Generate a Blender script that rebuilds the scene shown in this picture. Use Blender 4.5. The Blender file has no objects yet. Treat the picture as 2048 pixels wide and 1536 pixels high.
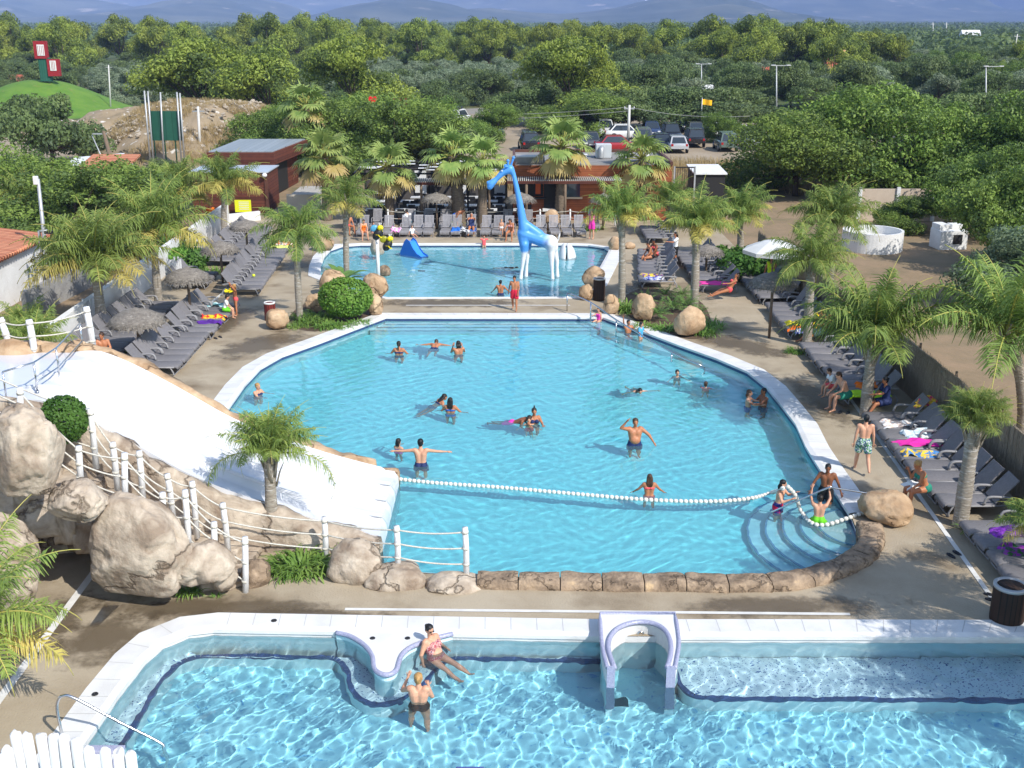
import bpy, bmesh, math, random
import numpy as np
from mathutils import Vector, Matrix, noise
from mathutils.geometry import delaunay_2d_cdt
PI = math.pi
R = math.radians
sc = bpy.context.scene
COL = sc.collection
rng = np.random.default_rng(7)
random.seed(7)

# ---------------------------------------------------------------- camera survey
F = 2250.; PITCH = R(17.93); CAMH = 11.5


def W(px, py, z=0.):
    """ground point (x, y) seen at a photo pixel, on the level z"""
    dx = (px - 1024) / F; dy = (768 - py) / F
    y = math.cos(PITCH) + math.sin(PITCH) * dy
    zz = -math.sin(PITCH) + math.cos(PITCH) * dy
    t = (z - CAMH) / zz
    return dx * t, y * t


def hgt(py, y):
    """height of a point seen at row py that stands at distance y"""
    dy = (768 - py) / F
    c = math.cos(PITCH) + math.sin(PITCH) * dy
    return CAMH + y * (-math.sin(PITCH) + math.cos(PITCH) * dy) / c


def xat(px, y, z):
    d = y * math.cos(PITCH) - (z - CAMH) * math.sin(PITCH)
    return (px - 1024) / F * d


def scr(x, y, z):
    d = y * math.cos(PITCH) - (z - CAMH) * math.sin(PITCH)
    u = y * math.sin(PITCH) + (z - CAMH) * math.cos(PITCH)
    return 1024 + F * x / d, 768 - F * u / d


# ---------------------------------------------------------------- materials
def lin(c):
    return tuple((v / 255 / 12.92) if v / 255 <= .04045 else ((v / 255 + .055) / 1.055) ** 2.4 for v in c)


MATS = {}


def mat(name, col, rough=.6, col2=None, ns=4., lo=.35, hi=.65, detail=5, bump=0., bs=18., bd=5, metal=0., spec=.4,
        rnd=0., trans=0., col3=None, ns3=30., lo3=.55, hi3=.7, coord='Object', stretch=None, coat=0.):
    """procedural material: base colour broken up by one or two noises, bump, per object variation"""
    if name in MATS:
        return MATS[name]
    m = bpy.data.materials.new(name); m.use_nodes = True
    nt = m.node_tree; b = nt.nodes['Principled BSDF']; N = nt.nodes.new; L = nt.links.new
    b.inputs['Roughness'].default_value = rough
    b.inputs['Metallic'].default_value = metal
    b.inputs['Specular IOR Level'].default_value = spec
    if coat:
        b.inputs['Coat Weight'].default_value = coat
        b.inputs['Coat Roughness'].default_value = .08
    tc = N('ShaderNodeTexCoord'); src = tc.outputs[coord]
    if stretch:
        mp = N('ShaderNodeMapping'); mp.inputs['Scale'].default_value = stretch
        L(src, mp.inputs['Vector']); src = mp.outputs[0]
    out = None
    if col2 is not None:
        n = N('ShaderNodeTexNoise'); n.inputs['Scale'].default_value = ns; n.inputs['Detail'].default_value = detail
        n.inputs['Roughness'].default_value = .62
        L(src, n.inputs['Vector'])
        r = N('ShaderNodeValToRGB'); r.color_ramp.elements[0].position = lo; r.color_ramp.elements[1].position = hi
        r.color_ramp.elements[0].color = (*col, 1); r.color_ramp.elements[1].color = (*col2, 1)
        L(n.outputs['Fac'], r.inputs[0]); out = r.outputs[0]
    if col3 is not None:
        n = N('ShaderNodeTexNoise'); n.inputs['Scale'].default_value = ns3; n.inputs['Detail'].default_value = 6
        L(src, n.inputs['Vector'])
        r = N('ShaderNodeValToRGB'); r.color_ramp.elements[0].position = lo3; r.color_ramp.elements[1].position = hi3
        r.color_ramp.elements[0].color = (0, 0, 0, 1); r.color_ramp.elements[1].color = (1, 1, 1, 1)
        L(n.outputs['Fac'], r.inputs[0])
        mx = N('ShaderNodeMix'); mx.data_type = 'RGBA'
        L(r.outputs[0], mx.inputs[0])
        if out is not None:
            L(out, mx.inputs[6])
        else:
            mx.inputs[6].default_value = (*col, 1)
        mx.inputs[7].default_value = (*col3, 1); out = mx.outputs[2]
    if rnd:
        oi = N('ShaderNodeObjectInfo'); hs = N('ShaderNodeHueSaturation')
        mr = N('ShaderNodeMapRange'); mr.inputs[3].default_value = 1 - rnd; mr.inputs[4].default_value = 1 + rnd
        L(oi.outputs['Random'], mr.inputs[0]); L(mr.outputs[0], hs.inputs['Value'])
        mr2 = N('ShaderNodeMapRange'); mr2.inputs[3].default_value = .5 - rnd * .07; mr2.inputs[4].default_value = .5 + rnd * .07
        ml = N('ShaderNodeMath'); ml.operation = 'FRACT'; m3 = N('ShaderNodeMath'); m3.operation = 'MULTIPLY'; m3.inputs[1].default_value = 7.31
        L(oi.outputs['Random'], m3.inputs[0]); L(m3.outputs[0], ml.inputs[0]); L(ml.outputs[0], mr2.inputs[0])
        L(mr2.outputs[0], hs.inputs['Hue'])
        if out is not None:
            L(out, hs.inputs['Color'])
        else:
            hs.inputs['Color'].default_value = (*col, 1)
        out = hs.outputs[0]
    if out is not None:
        L(out, b.inputs['Base Color'])
    else:
        b.inputs['Base Color'].default_value = (*col, 1)
    if bump:
        n = N('ShaderNodeTexNoise'); n.inputs['Scale'].default_value = bs; n.inputs['Detail'].default_value = bd
        L(src, n.inputs['Vector'])
        bp = N('ShaderNodeBump'); bp.inputs['Strength'].default_value = bump; bp.inputs['Distance'].default_value = .05
        L(n.outputs['Fac'], bp.inputs['Height']); L(bp.outputs[0], b.inputs['Normal'])
    if trans:
        tr = N('ShaderNodeBsdfTranslucent'); mxs = N('ShaderNodeMixShader'); mxs.inputs[0].default_value = trans
        if out is not None:
            L(out, tr.inputs['Color'])
        else:
            tr.inputs['Color'].default_value = (*col, 1)
        o = nt.nodes['Material Output']
        L(b.outputs[0], mxs.inputs[1]); L(tr.outputs[0], mxs.inputs[2]); L(mxs.outputs[0], o.inputs['Surface'])
    MATS[name] = m
    return m


# ---------------------------------------------------------------- mesh building
class MB:
    def __init__(self):
        self.v = []; self.f = []; self.m = []; self.s = []; self.n = 0

    def add(self, v, f, mi=0, smooth=False):
        v = np.asarray(v, float).reshape(-1, 3)
        self.v.append(v)
        for q in f:
            self.f.append([i + self.n for i in q]); self.m.append(mi); self.s.append(smooth)
        self.n += len(v)
        return self

    def quads(self, a, mi=0, smooth=False):
        """a: (N,4,3) array of separate quads"""
        a = np.asarray(a, float); k = len(a)
        self.v.append(a.reshape(-1, 3))
        idx = (np.arange(k * 4).reshape(k, 4) + self.n).tolist()
        self.f += idx; self.m += [mi] * k; self.s += [smooth] * k; self.n += k * 4
        return self

    def box(self, c, s, rz=0., mi=0, rx=0., ry=0., bev=0.):
        bm = bmesh.new(); bmesh.ops.create_cube(bm, size=1)
        bmesh.ops.scale(bm, vec=s, verts=bm.verts)
        if bev:
            bmesh.ops.bevel(bm, geom=bm.edges[:], offset=bev, segments=2, affect='EDGES', profile=.5)
        mt = Matrix.Translation(c) @ Matrix.Rotation(rz, 4, 'Z') @ Matrix.Rotation(ry, 4, 'Y') @ Matrix.Rotation(rx, 4, 'X')
        bmesh.ops.transform(bm, matrix=mt, verts=bm.verts)
        return self.bm(bm, mi)

    def bm(self, bm, mi=0, smooth=False):
        bm.verts.index_update()
        self.add([v.co[:] for v in bm.verts], [[v.index for v in f.verts] for f in bm.faces], mi, smooth)
        bm.free()
        return self

    def prism(self, poly, z0, z1, mi=0, top=None):
        k = len(poly)
        if sum(poly[i][0] * poly[(i + 1) % k][1] - poly[(i + 1) % k][0] * poly[i][1] for i in range(k)) < 0:
            poly = poly[::-1]
        v = [(x, y, z0) for x, y in poly] + [(x, y, z1) for x, y in poly]
        f = [list(range(k))[::-1]]
        f += [[i, (i + 1) % k, (i + 1) % k + k, i + k] for i in range(k)]
        self.add(v, f, mi)
        self.add(v[k:], [list(range(k))], mi if top is None else top)
        return self

    def tube(self, pts, rad, n=8, mi=0, smooth=True, cap=True, sq=None):
        pts = [Vector(p) for p in pts]; k = len(pts)
        if not hasattr(rad, '__len__'):
            rad = [rad] * k
        up = Vector((0, 0, 1)); V = []
        t0 = (pts[1] - pts[0]).normalized()
        a = t0.cross(up)
        if a.length < .05:
            a = t0.cross(Vector((1, 0, 0)))
        a.normalize()
        for i, p in enumerate(pts):
            t = (pts[min(i + 1, k - 1)] - pts[max(i - 1, 0)]).normalized()
            a = (a - t * a.dot(t)).normalized(); b = t.cross(a)
            for j in range(n):
                w = 2 * PI * j / n
                V.append(p + (a * math.cos(w) + b * math.sin(w) * (sq or 1)) * rad[i])
        Fc = [[i * n + j, i * n + (j + 1) % n, (i + 1) * n + (j + 1) % n, (i + 1) * n + j] for i in range(k - 1) for j in range(n)]
        if cap:
            Fc += [list(range(n))[::-1], [(k - 1) * n + j for j in range(n)]]
        return self.add([v[:] for v in V], Fc, mi, smooth)

    def lathe(self, prof, c=(0, 0, 0), n=20, mi=0, smooth=True, wob=None):
        """prof: list of (radius, z)"""
        V = []; k = len(prof)
        for i, (r, z) in enumerate(prof):
            for j in range(n):
                w = 2 * PI * j / n; rr = r * (1 + (wob(w, z) if wob else 0))
                V.append((c[0] + rr * math.cos(w), c[1] + rr * math.sin(w), c[2] + z))
        Fc = [[i * n + j, i * n + (j + 1) % n, (i + 1) * n + (j + 1) % n, (i + 1) * n + j] for i in range(k - 1) for j in range(n)]
        if prof[0][0] > 1e-4: Fc.append(list(range(n))[::-1])
        if prof[-1][0] > 1e-4: Fc.append([(k - 1) * n + j for j in range(n)])
        return self.add(V, Fc, mi, smooth)

    def ell(self, c, r, n=12, mi=0, rot=None, smooth=True):
        bm = bmesh.new(); bmesh.ops.create_uvsphere(bm, u_segments=n, v_segments=max(6, n * 2 // 3), radius=1)
        mt = Matrix.Translation(c) @ (rot.to_4x4() if rot else Matrix()) @ Matrix.Diagonal((*r, 1))
        bmesh.ops.transform(bm, matrix=mt, verts=bm.verts)
        return self.bm(bm, mi, smooth)

    def grid(self, P, mi=0, smooth=True, close=False):
        """P: (rows, cols, 3)"""
        P = np.asarray(P, float); r, c = P.shape[:2]
        f = []
        for i in range(r - 1):
            for j in range(c if close else c - 1):
                j2 = (j + 1) % c
                f.append([i * c + j, i * c + j2, (i + 1) * c + j2, (i + 1) * c + j])
        return self.add(P.reshape(-1, 3), f, mi, smooth)

    def mesh(self, name, mats):
        me = bpy.data.meshes.new(name)
        if self.n:
            v = np.concatenate(self.v).astype(np.float32)
            ln = np.array([len(q) for q in self.f], np.int32)
            li = np.fromiter((i for q in self.f for i in q), np.int32, int(ln.sum()))
            me.vertices.add(len(v)); me.vertices.foreach_set('co', v.ravel())
            me.loops.add(len(li)); me.loops.foreach_set('vertex_index', li)
            me.polygons.add(len(ln))
            me.polygons.foreach_set('loop_start', np.concatenate([[0], np.cumsum(ln)[:-1]]).astype(np.int32))
            me.polygons.foreach_set('loop_total', ln)
            for m in (mats if isinstance(mats, (list, tuple)) else [mats]):
                me.materials.append(m)
            me.polygons.foreach_set('material_index', np.array(self.m, np.int32))
            me.polygons.foreach_set('use_smooth', np.array(self.s, bool))
            me.update(calc_edges=True); me.validate()
        return me

    def obj(self, name, mats, parent=None, loc=(0, 0, 0), rz=0.):
        o = bpy.data.objects.new(name, self.mesh(name, mats)); COL.objects.link(o)
        o.location = loc; o.rotation_euler.z = rz
        if parent: o.parent = parent
        return o


def tag(o, label=None, cat=None, group=None, kind=None):
    if label: o['label'] = label
    if cat: o['category'] = cat
    if group: o['group'] = group
    if kind: o['kind'] = kind
    return o


def struct(o, kind='structure'):
    o['kind'] = kind
    return o


def thing(name, label, cat, loc=(0, 0, 0), rz=0., group=None):
    o = bpy.data.objects.new(name, None); COL.objects.link(o)
    o.empty_display_size = .1
    o.location = loc; o.rotation_euler.z = rz
    return tag(o, label, cat, group)


KIDS = {}


def dup(root, loc, rz=0., label=None, group=None, scale=None, color=None):
    """copy of a thing with copies of its parts and sub-parts"""
    if root.name not in KIDS:
        KIDS[root.name] = [(c, list(c.children)) for c in root.children]
    r = root.copy(); COL.objects.link(r); r.location = loc; r.rotation_euler = (0, 0, rz)
    if scale is not None: r.scale = scale if hasattr(scale, '__len__') else (scale,) * 3
    if label: r['label'] = label
    if group: r['group'] = group
    for c, gs in KIDS[root.name]:
        d = c.copy(); COL.objects.link(d); d.parent = r
        if color: d.color = color
        for g in gs:
            e = g.copy(); COL.objects.link(e); e.parent = d
    return r


def inside(p, poly):
    x, y = p; c = False; k = len(poly)
    for i in range(k):
        x1, y1 = poly[i]; x2, y2 = poly[(i + 1) % k]
        if (y1 > y) != (y2 > y) and x < (x2 - x1) * (y - y1) / (y2 - y1) + x1: c = not c
    return c


def inside_np(X, Y, poly):
    c = np.zeros(X.shape, bool); k = len(poly)
    for i in range(k):
        x1, y1 = poly[i]; x2, y2 = poly[(i + 1) % k]
        if y1 == y2: continue
        c ^= ((y1 > Y) != (y2 > Y)) & (X < (x2 - x1) * (Y - y1) / (y2 - y1) + x1)
    return c


def smooth_poly(pts, it=2, keep=()):
    """Chaikin corner rounding of a closed outline"""
    for _ in range(it):
        q = []; k = len(pts)
        for i in range(k):
            a = pts[i]; b = pts[(i + 1) % k]
            q += [(a[0] * .75 + b[0] * .25, a[1] * .75 + b[1] * .25), (a[0] * .25 + b[0] * .75, a[1] * .25 + b[1] * .75)]
        pts = q
    return pts


def offset_poly(pts, d):
    """outline moved outwards by d (counter clockwise outlines)"""
    k = len(pts); a = sum(pts[i][0] * pts[(i + 1) % k][1] - pts[(i + 1) % k][0] * pts[i][1] for i in range(k))
    sg = 1 if a > 0 else -1; out = []
    for i in range(k):
        p0 = Vector(pts[i - 1]); p1 = Vector(pts[i]); p2 = Vector(pts[(i + 1) % k])
        t1 = (p1 - p0).normalized(); t2 = (p2 - p1).normalized()
        n1 = Vector((t1.y, -t1.x)) * sg; n2 = Vector((t2.y, -t2.x)) * sg
        n = (n1 + n2); n = n.normalized() if n.length > .1 else n1
        s = d / max(.5, n.dot(n1))
        out.append((p1.x + n.x * s, p1.y + n.y * s))
    return out


def sheet(outer, holes, z, name, m):
    """flat sheet with holes"""
    vs = []; es = []
    for poly in [outer] + holes:
        b = len(vs); k = len(poly)
        vs += [Vector(p) for p in poly]; es += [(b + i, b + (i + 1) % k) for i in range(k)]
    r = delaunay_2d_cdt(vs, es, [], 0, 1e-5)
    V, T = r[0], r[2]; f = []
    for t in T:
        c = sum((V[i] for i in t), Vector((0, 0))) / len(t)
        if inside(c, outer) and not any(inside(c, h) for h in holes): f.append(list(t))
    mb = MB(); mb.add([(v.x, v.y, z) for v in V], f)
    o = mb.obj(name, m)
    return o


def lerp(a, b, t):
    return a + (b - a) * t


def catmull(pts, n=6):
    pts = [Vector(p) for p in pts]; out = []
    for i in range(len(pts) - 1):
        p0 = pts[max(i - 1, 0)]; p1 = pts[i]; p2 = pts[i + 1]; p3 = pts[min(i + 2, len(pts) - 1)]
        for j in range(n):
            t = j / n
            out.append(.5 * ((2 * p1) + (p2 - p0) * t + (2 * p0 - 5 * p1 + 4 * p2 - p3) * t * t + (3 * p1 - p0 - 3 * p2 + p3) * t ** 3))
    out.append(pts[-1])
    return out


_U = ['first', 'second', 'third', 'fourth', 'fifth', 'sixth', 'seventh', 'eighth', 'ninth']
ORD = _U + ['tenth', 'eleventh', 'twelfth', 'thirteenth', 'fourteenth', 'fifteenth', 'sixteenth', 'seventeenth', 'eighteenth', 'nineteenth']
for _t, _o in (('twenty', 'twentieth'), ('thirty', 'thirtieth'), ('forty', 'fortieth'), ('fifty', 'fiftieth'), ('sixty', 'sixtieth'), ('seventy', 'seventieth'), ('eighty', 'eightieth')):
    ORD += [_o] + [_t + '-' + u for u in _U]

# common materials
white = mat('white_paint', (.80, .80, .80), .45, (.70, .70, .69), 3, bump=.05)
steel = mat('stainless_steel', (.62, .63, .65), .22, metal=1.)
black = mat('black_plastic', (.02, .02, .022), .5)
rope_m = mat('white_rope', (.72, .69, .62), .8, (.55, .52, .45), 25, bump=.4, bs=60)
logm = mat('whitewashed_log', (.78, .78, .78), .7, (.52, .51, .50), 5, stretch=(4, 4, .7), bump=.3, bs=14, lo=.45, hi=.8)
# ================================================================ people
SK = {'fair': lin((214, 160, 130)), 'tan': lin((188, 124, 88)), 'brown': lin((140, 88, 60)), 'pale': lin((225, 178, 152))}
skins = {k: mat('skin_' + k, c, .5, tuple(v * .86 for v in c), 5, spec=.4) for k, c in SK.items()}
eye_m = mat('eye_dark', (.02, .015, .012), .2)
lip_m = mat('lips', lin((160, 80, 72)), .5)
HAIR = {'dark': (.012, .009, .007), 'brown': (.045, .022, .011), 'blond': (.30, .17, .06), 'black': (.006, .006, .007), 'grey': (.2, .19, .18)}
hairs = {k: mat('hair_' + k, c, .45, tuple(v * 1.8 for v in c), 30, bump=.3, bs=60, stretch=(1, 1, .3)) for k, c in HAIR.items()}
cloth = lambda n, c, **k: mat('swimwear_' + n, lin(c), .75, **k)
CL = {'navy': cloth('navy', (30, 45, 90)), 'red': cloth('red', (200, 30, 60)), 'green': cloth('lime', (110, 205, 40)), 'teal': cloth('teal', (40, 130, 110)),
      'black': cloth('black', (18, 18, 22)), 'pink': cloth('pink', (235, 60, 170)), 'coral': cloth('coral', (235, 90, 95)), 'white': cloth('white', (235, 235, 235)),
      'yellow': cloth('yellow', (235, 210, 20)), 'blue': cloth('blue', (40, 90, 170)), 'orange': cloth('orange', (235, 120, 30)), 'hivis': cloth('hivis', (200, 235, 30)),
      'purple': cloth('purple', (90, 40, 140)), 'sky': cloth('sky', (80, 170, 225)), 'grey': cloth('grey', (80, 105, 115)),
      'floral': mat('swimwear_floral', lin((225, 175, 165)), .75, lin((170, 40, 60)), 45, lo=.48, hi=.54, col3=lin((70, 90, 120)), ns3=60, lo3=.58, hi3=.62),
      'leafy': mat('swimwear_leafy', lin((30, 60, 120)), .75, lin((210, 225, 210)), 22, lo=.48, hi=.53, col3=lin((70, 150, 50)), ns3=26, lo3=.54, hi3=.58),
      'redblue': mat('swimwear_red_blue', lin((35, 40, 110)), .75, lin((215, 20, 60)), 7, lo=.49, hi=.52)}


def capsule(mb, p0, r0, p1, r1, n=10, flat=1.):
    """tapered limb segment with rounded ends"""
    p0 = Vector(p0); p1 = Vector(p1); d = p1 - p0; ln = max(d.length, 1e-4); t = d / ln
    pts = []; rr = []
    for w in (-1.3, -.9, -.45): pts.append(p0 + t * r0 * math.sin(w)); rr.append(r0 * math.cos(w))
    pts += [p0, p1]; rr += [r0, r1]
    for w in (.45, .9, 1.3): pts.append(p1 + t * r1 * math.sin(w)); rr.append(r1 * math.cos(w))
    mb.tube(pts, rr, n, cap=True)


TMP = bpy.data.scenes.new('workbench')


def remesh(mb, vox, sm=3):
    me = mb.mesh('tmp', [])
    o = bpy.data.objects.new('tmp', me); TMP.collection.objects.link(o)
    a = o.modifiers.new('r', 'REMESH'); a.mode = 'VOXEL'; a.voxel_size = vox
    if sm:
        s = o.modifiers.new('s', 'SMOOTH'); s.iterations = sm; s.factor = .5
    TMP.view_layers[0].update(); dg = TMP.view_layers[0].depsgraph
    m2 = bpy.data.meshes.new_from_object(o.evaluated_get(dg))
    bpy.data.objects.remove(o); bpy.data.meshes.remove(me)
    k = len(m2.vertices); v = np.zeros(k * 3, np.float32); m2.vertices.foreach_get('co', v)
    f = [list(p.vertices) for p in m2.polygons]
    bpy.data.meshes.remove(m2)
    return v.reshape(-1, 3), f


REST = ((.25, .05, -1), (.12, .25, -1))


def person(label, loc, head=0., h=1.72, tone='fair', hair=('short', 'dark'), wear=('shorts', 'navy'), lean=0., side=0., legs=None, arms=(REST, REST),
           look=(0, 0), fat=1., group=None, base='feet', vox=.02, wet=False, roll=None, female=False, wear2=None, specs=None):
    """head: heading in degrees, 0 faces the camera, 90 faces right of the picture.
    legs: ((swing, spread, knee), (swing, spread, knee)) in degrees, left then right.  arms: unit directions (out, forward, up) of upper arm and forearm, left then right.
    base: 'feet' puts the lower foot on loc, 'seat' puts the underside of the hips there, 'pelvis' the hip centre."""
    s = h / 1.74
    kid = h < 1.42
    hs = 1.0 if not kid else 1.22                    # children have larger heads
    Lg = legs or ((2, 3, 2), (-2, 3, 2))
    V = Vector
    # torso frame
    tl = Matrix.Rotation(R(lean), 3, 'X') @ Matrix.Rotation(R(side), 3, 'Y')   # leans towards -Y
    up = tl @ V((0, 0, 1)); fw = tl @ V((0, -1, 0)); lf = tl @ V((1, 0, 0))
    pel = V((0, 0, 0)); wst = pel + up * .16 * s; chest = pel + up * .36 * s; nk = pel + up * .50 * s
    shw = (.165 if female else .185) * s * (.92 if kid else 1)
    sh = [pel + up * .46 * s + lf * shw * q - fw * .01 for q in (1, -1)]
    hd = nk + up * .155 * s * hs ** .5 + fw * .02 * s
    lk = Matrix.Rotation(R(look[1]), 3, tuple(lf)) @ Matrix.Rotation(R(look[0]), 3, tuple(up))
    hu = lk @ up; hf = lk @ fw; hl = lk @ lf
    hips = [pel + V((.092 * s * q, 0, -.03 * s)) for q in (1, -1)]
    knees = []; ank = []; toes = []
    for q, hp, (sw, sp, kn) in zip((1, -1), hips, Lg):
        d = Matrix.Rotation(R(sp) * -q, 3, 'Y') @ (Matrix.Rotation(R(-sw), 3, 'X') @ V((0, 0, -1)))
        d.x = abs(math.sin(R(sp))) * q * (1 if sp >= 0 else -1); d.normalize()
        k = hp + d * .43 * s
        d2 = Matrix.Rotation(R(-sw + kn), 3, 'X') @ V((0, 0, -1)); d2.x = d.x * .5; d2.normalize()
        a = k + d2 * .41 * s
        f2 = Matrix.Rotation(R(90), 3, 'X') @ d2 if kn < 200 else d2
        ff = V((d.x * .4, 0, 0)) + V((0, -1, 0)) * max(0, -d2.z) + V((0, 0, 1)) * (-d2.y if d2.z > -.5 else 0) * .5
        if ff.length < .2: ff = V((0, -1, -.2))
        ff.normalize()
        knees.append(k); ank.append(a); toes.append(a + ff * .15 * s + V((0, 0, -.045 * s)) * (1 if d2.z < -.5 else .3))
    els = []; wr = []; fdir = []
    for q, S, (ua, fa) in zip((1, -1), sh, arms):
        def dv(t): return (lf * t[0] * q + fw * t[1] + up * t[2]).normalized()
        e = S + dv(ua) * .275 * s; w = e + dv(fa) * .245 * s
        els.append(e); wr.append(w); fdir.append(dv(fa))
    B = MB(); ft = fat
    bm = 1.0 if not female else .92
    # torso
    for q in (1, -1):
        capsule(B, pel + lf * .06 * s * q - up * .01 * s, .105 * s * ft, wst + lf * .055 * s * q, .092 * s * ft * bm)
        capsule(B, wst + lf * .055 * s * q, .092 * s * ft * bm, chest + lf * .075 * s * q, .105 * s * ft)
        capsule(B, chest + lf * .07 * s * q, .10 * s * ft, sh[0 if q > 0 else 1] - lf * .035 * s * q, .068 * s * ft)
        if female:
            B.ell(chest + lf * .075 * s * q + fw * .075 * s * ft - up * .01 * s, (.062 * s * ft,) * 3, 10)
        capsule(B, pel + lf * .07 * s * q - fw * .045 * s, .095 * s * ft, pel + lf * .075 * s * q - fw * .05 * s - up * .05 * s, .085 * s * ft)
    if ft > 1.1:
        B.ell(wst + fw * .06 * s, (.13 * s * ft, .10 * s * ft, .13 * s), 12)
    capsule(B, nk - up * .06 * s, .065 * s, nk + up * .06 * s, .052 * s)
    # head with jaw, nose, ears
    rotm = Matrix((hl, -hf, hu)).transposed()
    B.ell(hd + hu * .035 * s * hs, (.074 * s * hs, .092 * s * hs, .092 * s * hs), 14, rot=rotm)
    B.ell(hd - hu * .045 * s * hs + hf * .022 * s, (.056 * s * hs, .062 * s * hs, .066 * s * hs), 12, rot=rotm)
    capsule(B, hd + hf * .085 * s * hs + hu * .015 * s, .012 * s, hd + hf * .104 * s * hs - hu * .012 * s, .018 * s, 8)
    for q in (1, -1):
        B.ell(hd + hl * .077 * s * hs * q + hu * .005, (.014 * s, .022 * s, .032 * s), 8, rot=rotm)
    lr = .5 + .5 * ft
    for q, S, e, w, d in zip((1, -1), sh, els, wr, fdir):
        B.ell(S, (.062 * s * lr,) * 3, 10)
        capsule(B, S, .056 * s * lr, e, .041 * s * lr); capsule(B, e, .042 * s * lr, w, .027 * s)
        capsule(B, w, .026 * s, w + d * .075 * s, .032 * s, 8)
    for hp, k, a, t in zip(hips, knees, ank, toes):
        capsule(B, hp, .098 * s * ft, k, .058 * s * lr)
        m = k.lerp(a, .3)
        capsule(B, k, .056 * s * lr, m, .060 * s * lr); capsule(B, m, .060 * s * lr, a, .036 * s)
        capsule(B, a - (t - a).normalized() * .03 * s, .036 * s, t, .028 * s, 8)
    v, f = remesh(B, vox, 3)
    X = MB(); X.add(v, f, 0, True)
    # fingers and thumbs
    for q, w, d in zip((1, -1), wr, fdir):
        ax = d.cross(up); ax = ax.normalized() if ax.length > .1 else lf.copy()
        pn = ax.cross(d).normalized()
        for i, ln in enumerate((.062, .074, .07, .055)):
            o = w + d * .085 * s + ax * (i - 1.5) * .019 * s
            p1 = o + d * ln * .5 * s + ax * (i - 1.5) * .004; p2 = p1 + (d * .8 + pn * -.5) * ln * .5 * s
            X.tube([o - d * .02 * s, o, p1, p2], [.009 * s, .0088 * s, .008 * s, .006 * s], 6)
        o = w + d * .03 * s + ax * -.028 * s * q
        X.tube([o, o + (d * .6 - ax * .8 * q) * .035 * s, o + (d * .9 - ax * .9 * q) * .058 * s], [.012 * s, .0095 * s, .007 * s], 6)
    for q in (1, -1):
        if specs is None: X.ell(hd + hl * .030 * s * hs * q + hf * .085 * s * hs + hu * .022 * s * hs, (.012 * s, .008 * s, .008 * s), 8, 1, rotm)
    X.ell(hd + hf * .080 * s * hs - hu * .052 * s * hs, (.022 * s, .01 * s, .008 * s), 8, 2, rotm)
    # how it rests
    if base == 'feet': off = min((t.z for t in toes)) - .028 * s
    elif base == 'seat': off = -.135 * s * ft
    else: off = 0
    root = thing('person', label, 'person', (loc[0], loc[1], loc[2] - off), R(head), group)
    if roll: root.rotation_euler = (R(roll[0]), R(roll[1]), R(head))
    bo = X.obj('body', [skins[tone], eye_m, lip_m], root)
    if specs:
        SM = MB()
        for q in (1, -1): SM.ell(hd + hl * .032 * s * q + hf * .092 * s * hs + hu * .022 * s, (.028 * s, .012 * s, .020 * s), 10, 0, rotm)
        for q in (1, -1): SM.tube([hd + hl * .05 * s * q + hf * .09 * s + hu * .03 * s, hd + hl * .085 * s * q + hu * .03 * s], .005 * s, 5)
        SM.obj('sunglasses', black, root)
    # hair
    st, hc = hair
    if st != 'none':
        Hm = MB()
        Hm.ell(hd + hu * .052 * s * hs - hf * .016 * s * hs, (.086 * s * hs, .098 * s * hs, .088 * s * hs), 14, rot=rotm)
        Hm.ell(hd - hf * .045 * s * hs + hu * .0 * s, (.074 * s * hs, .062 * s * hs, .085 * s * hs), 12, rot=rotm)
        if st in ('long', 'bob'):
            ln = .34 if st == 'long' else .14
            for k in range(-2, 3):
                a0 = hd - hf * .06 * s + hl * .034 * k * s + hu * .02 * s
                a1 = hd - hf * (.085) * s - up * ln * s + hl * .036 * k * s
                capsule(Hm, a0, .036 * s, a0.lerp(a1, .5) - hf * .02 * s, .036 * s, 8); capsule(Hm, a0.lerp(a1, .5) - hf * .02 * s, .034 * s, a1, .018 * s, 8)
        if st == 'pony':
            a0 = hd - hf * .09 * s + hu * .04 * s
            capsule(Hm, a0, .03 * s, a0 - hf * .045 * s - up * .10 * s, .032 * s, 8); capsule(Hm, a0 - hf * .045 * s - up * .10 * s, .03 * s, a0 - hf * .02 * s - up * .27 * s, .014 * s, 8)
        if st == 'topknot':
            capsule(Hm, hd + hu * .12 * s, .032 * s, hd + hu * .20 * s, .026 * s, 8)
        if st == 'bun':
            Hm.ell(hd - hf * .10 * s + hu * .05 * s, (.045 * s,) * 3, 10)
        v, f = remesh(Hm, .016, 1)
        v = np.array([np.array(p) + np.array(noise.noise_vector(Vector(p) * 40)) * .004 for p in v])
        HM = MB(); HM.add(v, f, 0, True); HM.obj('hair', hairs[hc], root)
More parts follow.
